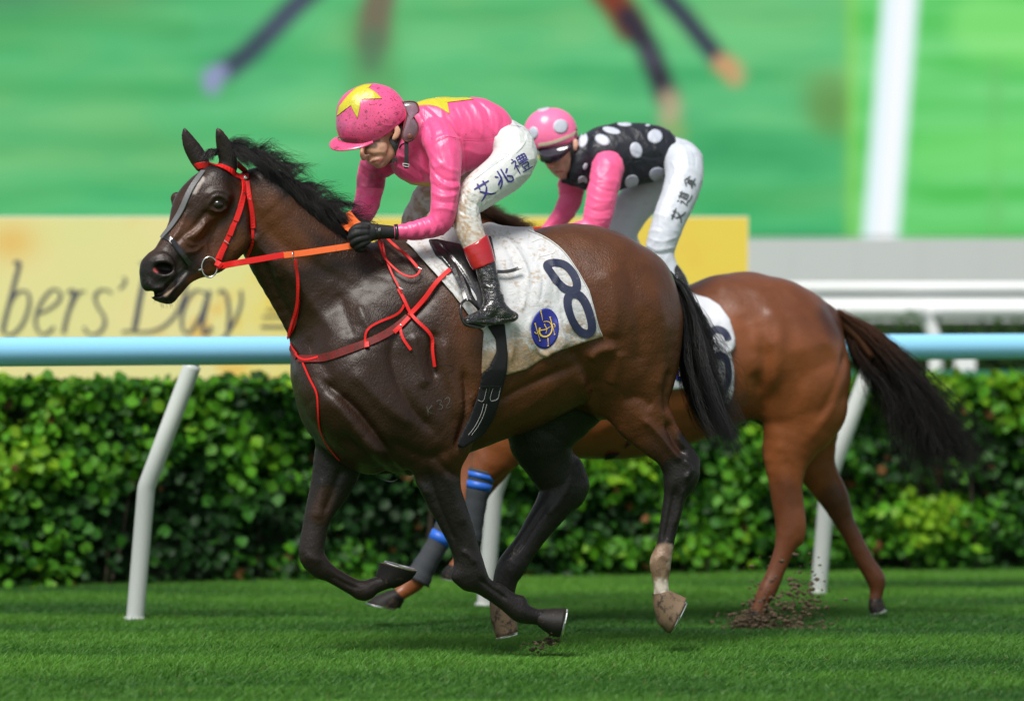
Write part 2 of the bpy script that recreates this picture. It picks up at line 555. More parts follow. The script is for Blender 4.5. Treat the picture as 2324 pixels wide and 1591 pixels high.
# ------------------------------------------------------------------ materials
def mat(name, col=(.5, .5, .5), rough=.5, spec=.5, coat=0, coat_r=.15, metal=0, attr=False, bump=None, bump2=None, mud=None, var=.0, varscale=8,
        sheen=0, emit=None, trans=0, rvar=0, scale_xyz=None, alpha=None, subs=0):
    m = bpy.data.materials.new(name); m.use_nodes = True
    n = m.node_tree; b = n.nodes['Principled BSDF']
    L = n.links.new
    tc = n.nodes.new('ShaderNodeTexCoord')
    co = tc.outputs['Object']
    def noise(scale, detail=4, rough_=.6, stretch=None, dist=0):
        t = n.nodes.new('ShaderNodeTexNoise'); t.inputs['Scale'].default_value = scale; t.inputs['Detail'].default_value = detail
        t.inputs['Roughness'].default_value = rough_; t.inputs['Distortion'].default_value = dist
        if stretch is not None:
            mp = n.nodes.new('ShaderNodeMapping'); mp.inputs['Scale'].default_value = stretch[:3]
            if len(stretch) > 3: mp.inputs['Rotation'].default_value = (0, stretch[3], 0)
            L(co, mp.inputs['Vector']); L(mp.outputs[0], t.inputs['Vector'])
        else: L(co, t.inputs['Vector'])
        return t
    if attr:
        a = n.nodes.new('ShaderNodeAttribute'); a.attribute_name = 'tint'; c = a.outputs['Color']
    else:
        r = n.nodes.new('ShaderNodeRGB'); r.outputs[0].default_value = (*col, 1); c = r.outputs[0]
    if var:
        t = noise(varscale, 5)
        mr = n.nodes.new('ShaderNodeMapRange'); mr.inputs['From Min'].default_value = .3; mr.inputs['From Max'].default_value = .7
        mr.inputs['To Min'].default_value = 1 - var; mr.inputs['To Max'].default_value = 1 + var
        L(t.outputs['Fac'], mr.inputs['Value'])
        mx = n.nodes.new('ShaderNodeVectorMath'); mx.operation = 'SCALE'
        L(c, mx.inputs[0]); L(mr.outputs[0], mx.inputs['Scale']); c = mx.outputs[0]
    if mud:
        # list of (scale, threshold, softness, colour, strength, stretch)
        for (sc, th, so, mc, st, *ex) in mud:
            t = noise(sc, 6, .7, ex[0] if ex and ex[0] else None, ex[1] if len(ex) > 1 else 0)
            mr = n.nodes.new('ShaderNodeMapRange'); mr.inputs['From Min'].default_value = th; mr.inputs['From Max'].default_value = th + so
            mr.inputs['To Max'].default_value = st
            L(t.outputs['Fac'], mr.inputs['Value'])
            mx = n.nodes.new('ShaderNodeMix'); mx.data_type = 'RGBA'
            L(mr.outputs[0], mx.inputs[0]); L(c, mx.inputs[6]); mx.inputs[7].default_value = (*mc, 1); c = mx.outputs[2]
    L(c, b.inputs['Base Color'])
    b.inputs['Roughness'].default_value = rough
    if rvar:
        t = noise(14, 5)
        mr = n.nodes.new('ShaderNodeMapRange'); mr.inputs['From Min'].default_value = .3; mr.inputs['From Max'].default_value = .7
        mr.inputs['To Min'].default_value = max(.03, rough - rvar); mr.inputs['To Max'].default_value = rough + rvar
        L(t.outputs['Fac'], mr.inputs['Value']); L(mr.outputs[0], b.inputs['Roughness'])
    b.inputs['Specular IOR Level'].default_value = spec
    b.inputs['Coat Weight'].default_value = coat; b.inputs['Coat Roughness'].default_value = coat_r
    b.inputs['Metallic'].default_value = metal
    b.inputs['Sheen Weight'].default_value = sheen
    b.inputs['Transmission Weight'].default_value = trans
    if subs:
        b.inputs['Subsurface Weight'].default_value = subs; b.inputs['Subsurface Scale'].default_value = .01
    if alpha is not None: b.inputs['Alpha'].default_value = alpha
    prev = None
    for bp in (bump, bump2):
        if not bp: continue
        t = noise(bp[0], bp[3] if len(bp) > 3 else 4, .6, bp[4] if len(bp) > 4 else None, bp[5] if len(bp) > 5 else 0)
        bn = n.nodes.new('ShaderNodeBump'); bn.inputs['Strength'].default_value = bp[1]; bn.inputs['Distance'].default_value = bp[2]
        L(t.outputs['Fac'], bn.inputs['Height'])
        if prev: L(prev.outputs[0], bn.inputs['Normal'])
        prev = bn
    if prev: L(prev.outputs[0], b.inputs['Normal'])
    if emit is not None:
        b.inputs['Base Color'].default_value = (0, 0, 0, 1)
    return m
MUD = (.11, .07, .04)
M = {}
M['coat1'] = mat('wet_bay_coat', attr=True, rough=.36, spec=.28, coat=.12, coat_r=.24, var=.22, varscale=9,
                 bump=(150, 1.0, .0030, 4, (1, 1, .55, .5)), bump2=(48, .40, .0030, 5))
M['coat2'] = mat('chestnut_coat', attr=True, rough=.42, spec=.38, coat=.18, coat_r=.25, rvar=.06, var=.18, varscale=7,
                 bump=(34, .4, .004, 5), bump2=(130, .5, .0016, 3))
M['hair'] = mat('black_hair', (.010, .009, .009), rough=.42, spec=.35)
M['hair_brown'] = mat('brown_hair', attr=True, rough=.5, spec=.3)
M['hoof'] = mat('hoof_horn', (.014, .012, .011), rough=.6, spec=.25, bump=(60, .3, .002), mud=[(30, .56, .12, (.11, .075, .045), .6)])
M['hoofpale'] = mat('muddy_pale_hoof', (.17, .115, .07), rough=.6, spec=.3, bump=(60, .3, .002), mud=[(34, .5, .12, (.03, .022, .016), .9)])
M['sole'] = mat('hoof_sole', (.30, .20, .10), rough=.7, mud=[(40, .5, .1, MUD, .8)])
M['steel'] = mat('steel', (.6, .6, .6), rough=.22, metal=1)
M['alu'] = mat('racing_plate', (.7, .7, .7), rough=.3, metal=1)
M['eye'] = mat('eye', (.012, .008, .006), rough=.12, spec=.45, coat=.3, coat_r=.02)
M['red'] = mat('red_leather', (.66, .012, .010), rough=.5, spec=.35, bump=(120, .3, .001), mud=[(110, .66, .04, (.08, .01, .01), .8), (25, .6, .1, (.45, .01, .01), .5)])
M['dred'] = mat('dirty_red_leather', (.15, .012, .010), rough=.55, spec=.3, bump=(90, .4, .0015), mud=[(60, .52, .1, (.05, .02, .015), .85)])
M['orange'] = mat('orange_rubber', (.80, .13, .02), rough=.5, bump=(160, .5, .001), mud=[(70, .6, .1, (.4, .05, .01), .6)])
M['blackleather'] = mat('black_leather', (.012, .012, .013), rough=.28, coat=.6, bump=(45, .5, .003), bump2=(200, .3, .001))
M['blackcloth'] = mat('black_webbing', (.011, .011, .013), rough=.75, spec=.3, bump=(300, .3, .0006))
M['rubber'] = mat('wet_grey_rubber', (.13, .13, .135), rough=.4, bump=(120, .6, .0015))
M['navy'] = mat('navy_print', (.012, .018, .055), rough=.6, mud=[(45, .62, .08, (.25, .18, .11), .5)])
M['royal'] = mat('royal_blue_cloth', (.012, .018, .22), rough=.5, mud=[(60, .66, .05, (.2, .14, .08), .5)])
M['gold'] = mat('gold_thread', (.78, .55, .05), rough=.4)
M['ink'] = mat('purple_blue_ink', (.035, .03, .20), rough=.6)
M['ink2'] = mat('grey_ink', (.05, .06, .065), rough=.6)
M['stitch'] = mat('white_thread', (.6, .6, .58), rough=.6)
M['brand'] = mat('grey_brand_hair', (.075, .07, .065), rough=.5)
M['cloth1'] = mat('muddy_white_cloth', attr=True, rough=.6, spec=.4, bump=(22, .5, .012, 4, (1, 1, 1), .6), bump2=(300, .25, .0006),
                  mud=[(75, .63, .05, (.28, .19, .11), .75), (26, .62, .10, (.34, .25, .16), .5)])
M['cloth2'] = mat('white_cloth', (.60, .62, .67), rough=.6, bump=(18, .4, .01))
M['silk'] = mat('pink_satin', attr=True, rough=.38, spec=.55, sheen=.1, bump=(7, .35, .008, 3, (2.2, 1, .45, .6), 1),
                mud=[(120, .63, .03, (.10, .03, .03), .85), (34, .66, .06, (.34, .04, .10), .6)])
M['silk2'] = mat('pink_silk', (.88, .11, .28), rough=.42, spec=.45, sheen=.1, bump=(9, .35, .008, 4, (1, 1, .6), 1))
M['silkb'] = mat('black_silk', (.016, .018, .026), rough=.42, spec=.4, bump=(14, .5, .015, 4, (1, 1, .7), 1))
M['spot'] = mat('white_silk_spot', (.50, .53, .62), rough=.45, bump=(24, .4, .008))
M['yellow'] = mat('yellow_satin', (.58, .52, .025), rough=.34, spec=.6, bump=(26, .5, .01), mud=[(90, .66, .04, (.10, .07, .02), .8)])
M['breech'] = mat('white_breeches', attr=True, rough=.42, spec=.5, coat=.12, bump=(10, .35, .014, 3, (1, 1, 1.6, .6), 1),
                  mud=[(120, .655, .04, (.22, .13, .07), .7)])
M['breech2'] = mat('white_breeches_clean', (.56, .60, .67), rough=.45, bump=(10, .35, .014, 3, (1, 1, .6), 1))
M['helmet'] = mat('pink_satin_cap', attr=True, rough=.3, spec=.6, coat=.25, bump=(9, .35, .012, 3), mud=[(120, .575, .035, (.05, .02, .02), .9), (24, .59, .07, (.13, .03, .05), .7)])
M['helmet2'] = mat('pink_cap', (.92, .18, .38), rough=.32, coat=.2, bump=(8, .4, .012, 3))
M['cream'] = mat('cream_band', (.62, .55, .40), rough=.6)
M['skin'] = mat('skin', attr=True, rough=.42, spec=.5, subs=.12, bump=(90, .3, .001), mud=[(150, .64, .03, (.06, .035, .025), .85)])
M['glove'] = mat('black_glove', (.014, .014, .015), rough=.6, spec=.35, bump=(90, .5, .002))
M['boot'] = mat('wet_black_boot', (.012, .012, .013), rough=.2, coat=.8, coat_r=.1, bump=(24, .8, .02, 4, (1, 1, 2.2), .8), mud=[(30, .56, .08, (.10, .075, .05), .6)])
M['boottop'] = mat('red_boot_top', (.42, .008, .014), rough=.25, coat=.6, bump=(26, .4, .006), mud=[(80, .6, .06, (.12, .05, .03), .8, (1, 1, .5, .7))])
M['lens'] = mat('smoky_lens', (.22, .16, .20), rough=.12, coat=.6, alpha=.72, mud=[(40, .5, .2, (.32, .22, .25), .6)])
M['goggle_rim'] = mat('brown_rubber_rim', (.14, .04, .025), rough=.35)
M['darklens'] = mat('mirror_dark_lens', (.02, .012, .025), rough=.08, coat=1, coat_r=.03)
M['bandage'] = mat('grey_bandage', (.035, .04, .048), rough=.8, bump=(70, .5, .003))
M['bluetape'] = mat('blue_tape', (.02, .13, .62), rough=.45)
M['railblue'] = mat('pale_blue_rail', (.30, .68, .97), rough=.35, coat=.2, bump=(3, .1, .01))
M['white'] = mat('white_paint', (.56, .59, .57), rough=.4, mud=[(9, .6, .2, (.45, .46, .40), .5)])
M['white2'] = mat('white_far', (.78, .80, .80), rough=.5)
M['wall'] = mat('grey_panel', (.50, .53, .52), rough=.8, var=.015, varscale=.7)
M['leaf'] = mat('hedge_leaf', attr=True, rough=.55, spec=.3)
M['twig'] = mat('twig', (.045, .032, .02), rough=.8)
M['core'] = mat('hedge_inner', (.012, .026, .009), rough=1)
M['blade'] = mat('grass_blade', attr=True, rough=.5, spec=.35)
M['turf'] = mat('turf_soil', (.050, .150, .020), rough=.9, var=.30, varscale=1.2, mud=[(30, .58, .1, (.04, .055, .018), .6)], bump=(30, .5, .02))
M['soil'] = mat('soil', (.085, .06, .034), rough=.95, bump=(80, .6, .01))
M['teal'] = mat('teal_board', (.02, .20, .13), rough=.6)
M['dark'] = mat('dark_trunk', (.02, .022, .018), rough=.9)
M['banner'] = mat('printed_banner', attr=True, rough=.55)
M['letter'] = mat('letter_print', (.075, .08, .10), rough=.55)
def leafy(m, tr):
    n = m.node_tree; b = n.nodes['Principled BSDF']; out = n.nodes['Material Output']
    t = n.nodes.new('ShaderNodeBsdfTranslucent'); mx = n.nodes.new('ShaderNodeMixShader'); mx.inputs[0].default_value = tr
    src = b.inputs['Base Color'].links[0].from_socket
    n.links.new(src, t.inputs['Color']); n.links.new(b.outputs[0], mx.inputs[1]); n.links.new(t.outputs[0], mx.inputs[2]); n.links.new(mx.outputs[0], out.inputs['Surface'])
leafy(M['leaf'], .35); leafy(M['blade'], .3)
sm = bpy.data.materials.new('led_picture'); sm.use_nodes = True
n_ = sm.node_tree; n_.nodes.remove(n_.nodes['Principled BSDF'])
e_ = n_.nodes.new('ShaderNodeEmission'); a_ = n_.nodes.new('ShaderNodeAttribute'); a_.attribute_name = 'tint'
n_.links.new(a_.outputs['Color'], e_.inputs['Color']); n_.links.new(e_.outputs[0], n_.nodes['Material Output'].inputs['Surface'])
e_.inputs['Strength'].default_value = 2 ** -EXPO
M['screen'] = sm
# ------------------------------------------------------------------ ground
def soft(V, P, rad, s=1.0):
    return np.clip(1 - np.linalg.norm((V - P) / np.array(rad), axis=1), 0, 1) * s
g = MB(); g.add([[-400, -60, 0], [400, -60, 0], [400, 900, 0], [-400, 900, 0]], [[0, 1, 2, 3]])
ground = g.build('ground', M['turf']); tag(ground, 'level turf track running under the horses to the rail and beyond', kind='structure')

def rail_Y(px_):      # depth of the running rail for a picture column
    return 2.0 + (px_ - 310) / 1550 * 1.9
def grass_blades():
    rg = np.random.default_rng(5)
    n = 800000
    Y = -2.6 + rg.random(n) ** .8 * 9.4
    half = (1162 + 60) / FPX * (CAM_D + Y) + 1.6
    X = (rg.random(n) * 2 - 1) * half
    P = np.stack([X, Y, np.zeros(n)], 1)
    patchy = fbm(P * np.array([.42, 1.5, 1]), 4, 4)
    fine = fbm(P * np.array([5, 14, 1]), 2, 9)
    hgt = (.016 + .014 * rg.random(n)) * (1 + .25 * patchy + .2 * fine)
    # worn and kicked patches beneath the feet
    for (a, b, r1, r2) in ((.17, -.12, .35, .25), (.9, 1.6, .5, .3), (.1, 1.0, .3, .2)):
        hgt *= 1 - .55 * np.exp(-(((X - a) / r1) ** 2 + ((Y - b) / r2) ** 2))
    wd = .0022 + .0022 * rg.random(n)
    th = rg.random(n) * 2 * np.pi
    lean = rg.normal(size=(n, 2)) * np.array([.026, .010]) + np.array([.014, .0])
    a = np.stack([np.cos(th), np.sin(th)], 1) * wd[:, None]
    V = np.zeros((n, 3, 3))
    V[:, 0, :2] = P[:, :2] - a; V[:, 1, :2] = P[:, :2] + a
    V[:, 2, :2] = P[:, :2] + lean; V[:, 2, 2] = hgt
    c0 = np.array([.078, .245, .026]); c1 = np.array([.135, .35, .038]); c2 = np.array([.032, .125, .018])
    t = np.clip(.50 + .62 * patchy + .15 * fine + rg.normal(size=n) * .13, 0, 1)[:, None]
    C = c2 * (1 - t) ** 2 + c0 * 2 * t * (1 - t) + c1 * t ** 2
    dry = (rg.random(n) < .012)[:, None]
    C = np.where(dry, np.array([.22, .2, .07]), C)
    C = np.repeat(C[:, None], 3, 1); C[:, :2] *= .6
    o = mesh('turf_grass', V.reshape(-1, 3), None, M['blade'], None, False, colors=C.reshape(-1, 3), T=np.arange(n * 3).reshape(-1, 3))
    tag(o, 'short wet green turf grass covering the whole track', 'grass', kind='stuff')
grass_blades()

# ------------------------------------------------------------------ running rail: blue rail on bent white posts
def rail_point(px_, py_):
    return W(px_, py_, rail_Y(px_))
rr = empty('running_rail', (rail_point(1095, 800)[0], rail_Y(1095), 0), 'pale blue round running rail on bent white posts between horses and hedge', 'railing')
a, b = rail_point(-1400, 811), rail_point(3750, 779)
a[2], b[2] = 1.193, 1.245
m_ = MB(); P = a + (b - a) * np.linspace(0, 1, 60)[:, None]
m_.tube(P, .0625, 28, True); m_.build('rail', M['railblue'], rr, True)
rd = (b - a) / np.linalg.norm(b - a)
def rail_at(px_):     # point of the rail axis in this column
    t = ((px_ + 1400) / 5150)
    return a + (b - a) * t
def post(pts, k):
    Yb = rail_Y(pts[0][0])
    Q = [W(x, y, rail_Y(pts[0][0]) + dyy) for x, y, dyy in pts]
    Q[0][2] = -.02
    C = resample(np.array(Q), .02)
    mb = MB(); mb.tube(C, .040, 18, True); o = mb.build('post', M['white'], rr, True)
    mb = MB()
    mb.tube(np.array([C[-1] - np.array([0, 0, .02]), C[-1] + np.array([.012, 0, .05])]), .026, 12, True); mb.build('bracket', M['white'], o, True)
    mb = MB(); mb.tube(np.array([[C[0][0], C[0][1], 0], [C[0][0], C[0][1], .025]]), .046, 18, True); mb.build('post_socket', M['white'], o, True)






for k_, (bx, by, kx, ky, tx, ty) in enumerate(((305, 1413, 332, 1106, 437, 828), (1100, 1373, 1122, 1120, 1224, 812), (1856, 1350, 1879, 1093, 1984, 806), (-492, 1448, -468, 1130, -356, 834), (2600, 1318, 2622, 1070, 2722, 798))):
    post([(bx, by, 0), (bx + (kx - bx) * .9, by + (ky - by) * .9, 0), (kx, ky, 0), (kx + (tx - kx) * .09, ky + (ty - ky) * .09, 0), (tx, ty, 0)], k_)
# ------------------------------------------------------------------ hedge
def hedge():
    hx0, hx1 = -1000, 3300
    def face(px_):                      # y of the hedge's front foot
        return 4.45 + (px_ - 0) / 2324 * 1.75
    def at(u, z):
        px_ = hx0 + (hx1 - hx0) * u
        Y = face(px_); s = FPX / (CAM_D + Y)
        return np.stack([(px_ - 1162) / s, Y + 0 * z, z], -1)
    root = empty('hedge', (0, 6.0, 0), 'long clipped broad-leaved green hedge behind the running rail', 'hedge')
    rg = np.random.default_rng(21)
    A = at(np.array([0., 1.]), np.zeros(2)); d = A[1] - A[0]; Ln = np.linalg.norm(d); d = d / Ln; nrm = np.array([d[1], -d[0], 0])
    mb = MB()
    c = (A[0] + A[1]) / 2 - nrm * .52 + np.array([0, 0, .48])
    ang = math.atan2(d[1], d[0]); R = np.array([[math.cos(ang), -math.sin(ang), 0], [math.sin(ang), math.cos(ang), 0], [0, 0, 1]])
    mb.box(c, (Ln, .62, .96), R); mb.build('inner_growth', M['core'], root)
    # stems seen in the gaps
    for k in range(36):
        u = rg.random(); p = A[0] + d * Ln * u - nrm * (.03 + .15 * rg.random())
        q = p + d * rg.normal() * .12 + np.array([0, 0, .3 + .6 * rg.random()]) - nrm * rg.random() * .02
        mb = MB(); mb.tube(np.array([p, (p + q) / 2 + d * .03 * rg.normal(), q]), [.009, .007, .004], 5, False); mb.build('stem', M['twig'], root, True)
    n = 43000
    u = rg.random(n) * Ln; z = rg.random(n) ** .9 * 1.06
    lump = fbm(np.stack([u * 2.2, z * 3, np.zeros(n)], 1), 3, 6)
    dep = -.02 + .30 * rg.random(n) ** 1.2 - .07 * lump
    top = rg.random(n) < .25
    z = np.where(top, 1.00 + .045 * rg.random(n) + .05 * lump * (rg.random(n)), z)
    dep = np.where(top, rg.random(n) * .8 - .03, dep)
    bot = z < .12
    keep = ~(bot & (rg.random(n) < .55))
    # darker hollows where leaves are missing
    hol = fbm(np.stack([u * 3.1, z * 4.5, np.ones(n)], 1), 2, 16)
    keep &= ~((hol > .55) & ~top & (dep < .12))
    u, z, dep, lump, top = u[keep], z[keep], dep[keep], lump[keep], top[keep]; n = len(u)
    P = A[0] + d * u[:, None] - nrm * dep[:, None] + np.array([0, 0, 1.0]) * z[:, None]
    # leaf: 7 points, folded along the midrib
    lf = np.array([[0, 0, 0], [-.42, .28, .10], [.42, .28, .10], [-.46, .62, .08], [.46, .62, .08], [0, 1.0, -.10], [0, .5, -.03]])
    ft = np.array([[0, 1, 6], [0, 6, 2], [1, 3, 6], [2, 6, 4], [3, 5, 6], [4, 6, 5]])[:, ::-1]
    up = np.stack([rg.normal(size=n) * .55, rg.normal(size=n) * .3, -.35 + rg.normal(size=n) * .55], 1)
    fn = -np.tile(-nrm, (n, 1)) + rg.normal(size=(n, 3)) * .5 + np.array([0, 0, .45])
    fn[top] = np.array([0, 0, 1.1]) + rg.normal(size=(top.sum(), 3)) * .5
    fn /= np.linalg.norm(fn, axis=1)[:, None]
    up -= fn * (up * fn).sum(1)[:, None]; up /= np.linalg.norm(up, axis=1)[:, None]
    sd = np.cross(up, fn)
    sz = .038 + .038 * rg.random(n)
    V = P[:, None] + sz[:, None, None] * (lf[None, :, 0:1] * sd[:, None] * .95 + lf[None, :, 1:2] * up[:, None] + lf[None, :, 2:3] * fn[:, None])
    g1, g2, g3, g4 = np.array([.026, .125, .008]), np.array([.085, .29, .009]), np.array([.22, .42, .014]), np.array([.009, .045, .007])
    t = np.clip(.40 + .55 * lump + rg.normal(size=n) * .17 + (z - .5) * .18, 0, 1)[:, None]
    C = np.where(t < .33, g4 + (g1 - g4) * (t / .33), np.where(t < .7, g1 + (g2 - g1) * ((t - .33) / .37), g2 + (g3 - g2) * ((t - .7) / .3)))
    red = rg.random(n) < .012; C[red] = [.20, .09, .03]
    C = np.repeat(C[:, None], 7, 1) * (1 + .12 * rg.normal(size=(n, 1, 1)))
    C = np.clip(C, .004, .6)
    # the 300 outermost, largest leaves in view are parts of their own
    s = FPX / (CAM_D + P[:, 1]); pxx = 1162 + P[:, 0] * s; pyy = HZ - (P[:, 2] - CAM_H) * s
    vis = (pxx > 20) & (pxx < 2300) & (pyy > 870) & (pyy < 1320) & (np.abs((fn * nrm).sum(1)) > .6) & ~top
    hid = (pxx > 650) & (pxx < 1850) & (pyy < 1050) | (pxx > 700) & (pxx < 2000) & (rg.random(n) < .7)
    score = sz * s - dep * 60 - 100 * (~vis) - 50 * hid
    big = np.argsort(-score)[:300]
    rest = np.ones(n, bool); rest[big] = False
    Vr = V[rest].reshape(-1, 3); k = rest.sum()
    T = (ft[None] + (np.arange(k) * 7)[:, None, None]).reshape(-1, 3)
    o = mesh('foliage', Vr, None, M['leaf'], root, True, colors=C[rest].reshape(-1, 3), T=T); o['kind'] = 'stuff'
    protos = []
    for q in range(6):
        cc = [g1 * 1.3, g2 * .8, g2, g2 * 1.25, (g2 + g3) / 2, g3][q]
        o = mesh('leaf', lf, None, M['leaf'], None, True, colors=np.tile(cc, (7, 1)), T=ft)
        o.parent = root; protos.append(o)
    used = [0] * 6
    for j in big:
        q = int(np.clip(t[j, 0] * 6, 0, 5.9))
        if used[q] == 0: o = protos[q]
        else:
            o = protos[q].copy(); COL.objects.link(o)
        used[q] += 1
        mtx = Matrix((( *(sd[j] * .95 * sz[j]),), (*(up[j] * sz[j]),), (*(fn[j] * sz[j]),))).transposed().to_4x4()
        mtx.translation = Vector(P[j]) - root.location + Vector(nrm) * .012
        o.matrix_basis = mtx
    for q in range(6):
        if used[q] == 0: bpy.data.objects.remove(protos[q])
hedge()

# ------------------------------------------------------------------ banner board
def banner():
    Y = 8.0; s = FPX / (CAM_D + Y)
    x0, x1 = W(-1300, 0, Y)[0], W(1697, 0, Y)[0]; zt, zb = CAM_H + (HZ - 494) / s, CAM_H + (HZ - 876) / s
    root = empty('advertising_board', ((x0 + x1) / 2, Y, 0), 'long yellow and cream printed banner board with italic serif lettering behind hedge', 'banner')
    nx, nz = 700, 90
    X, Z = np.meshgrid(np.linspace(x0, x1, nx), np.linspace(zb, zt, nz), indexing='ij')
    V = np.stack([X, np.full_like(X, Y - .021), Z], -1).reshape(-1, 3)
    i, j = np.meshgrid(np.arange(nx - 1), np.arange(nz - 1), indexing='ij')
    F = np.stack([i * nz + j, (i + 1) * nz + j, (i + 1) * nz + j + 1, i * nz + j + 1], -1).reshape(-1, 4)
    p = proj(V)
    nn = fbm(np.stack([p[:, 0] / 190, p[:, 1] / 120, 0 * p[:, 0]], 1), 3, 31); n2 = fbm(np.stack([p[:, 0] / 90, p[:, 1] / 70, 0 * p[:, 0]], 1), 3, 51)
    cream, pale, yel, ora = [np.array(lin(c)) for c in ((228, 217, 152), (219, 218, 146), (230, 204, 76), (228, 176, 76))]
    C = cream * (.5 + .4 * nn[:, None]) + pale * (.5 - .4 * nn[:, None])
    t = np.clip((p[:, 0] - 480) / 200 + .5 * n2, 0, 1) * (.55 + .45 * np.clip((p[:, 1] - 560) / 180 + np.clip((p[:, 0] - 600) / 60, 0, 9), 0, 1))
    C = C * (1 - t[:, None]) + yel * t[:, None]
    t = np.clip(n2 * 1.4 - .25, 0, .8) * np.clip(1 - np.abs(p[:, 0] - 500) / 230, 0, 1) + np.exp(-(((p[:, 0] - 25) / 60) ** 2 + ((p[:, 1] - 550) / 45) ** 2)) * .7
    t += np.exp(-(((p[:, 0] - 690) / 80) ** 2 + ((p[:, 1] - 560) / 60) ** 2)) * .3 + np.clip(n2, 0, 1) * .25 * (p[:, 0] > 1300)
    t = np.clip(t, 0, .85)[:, None]; C = C * (1 - t) + ora * t
    mesh('printed_sheet', V, F, M['banner'], root, True, colors=C * .96)
    mb = MB(); mb.box(((x0 + x1) / 2, Y + .01, (zt + zb) / 2), (x1 - x0 + .006, .06, zt - zb + .012)); mb.build('backing_board', M['white2'], root)
    mb = MB()
    for q in np.linspace(x0 + .3, x1 - .2, 5): mb.box((q, Y + .06, zb / 2 + .3), (.05, .04, zb + .5))
    mb.build('stand', M['dark'], root)
    ST = {'b': [([(105, 488), (150, 486), (118, 620), (75, 790), (38, 930), (22, 1010)], 30), ([(78, 800), (110, 740), (165, 705), (212, 715), (228, 790), (205, 890), (160, 980), (100, 1035), (50, 1040), (15, 1000)], 24)],
          'e': [([(300, 880), (370, 850), (440, 800), (470, 745), (450, 700), (405, 695), (340, 760), (290, 860), (275, 950), (300, 1020), (350, 1038), (420, 985)], 24)],
          'r': [([(520, 715), (575, 700), (555, 790), (520, 900), (490, 1030)], 28), ([(548, 830), (585, 750), (625, 708), (665, 712)], 22)],
          's': [([(868, 722), (820, 694), (765, 705), (735, 750), (755, 820), (800, 890), (812, 950), (785, 1010), (730, 1040), (675, 1025), (650, 985)], 24)],
          'apostrophe': [([(945, 600), (972, 612), (962, 650), (925, 690)], 20)],
          'd': [([(1145, 490), (1120, 600), (1085, 760), (1060, 900), (1040, 1005)], 38), ([(945, 1020), (1000, 1014), (1100, 1022), (1200, 1008), (1290, 960), (1370, 870), (1425, 740), (1440, 620), (1405, 540), (1330, 500), (1200, 488), (1080, 490)], 24)],
          'a': [([(1600, 735), (1550, 700), (1490, 720), (1435, 810), (1408, 920), (1415, 1000), (1450, 1030), (1500, 990), (1560, 880), (1600, 760)], 24), ([(1622, 700), (1595, 820), (1570, 940), (1572, 1020), (1600, 1030), (1640, 980)], 28)],
          'y': [([(1690, 720), (1730, 700), (1760, 760), (1775, 880), (1765, 1010)], 26), ([(1865, 700), (1868, 790), (1830, 910), (1760, 1030), (1690, 1110), (1640, 1120)], 22)],
          'character': [([(2030, 905), (2200, 905)], 26), ([(2020, 980), (2220, 980)], 34), ([(2060, 850), (2200, 850)], 18)]}
    for nm, sts in ST.items():
        mb = MB()
        for q, (st, wd) in enumerate(sts):
            L = resample(catmull(toM('L', st), 5) if len(st) > 2 else toM('L', st), 3)
            P = np.array([W(xx, yy, Y - .0245 - .001 * q) for xx, yy in L])
            T = np.gradient(P, axis=0); ang = np.arctan2(T[:, 2], T[:, 0])
            ww = wd * .29302 / s * (.42 + .75 * np.abs(np.sin(ang + .25)))           # broad-nib pen: thick downstrokes
            Vv, Fv = ribbon(P, np.tile([0, -1.0, 0], (len(P), 1)), ww, .0008); mb.add(Vv, Fv)
        mb.build('letter', M['letter'], root)
banner()

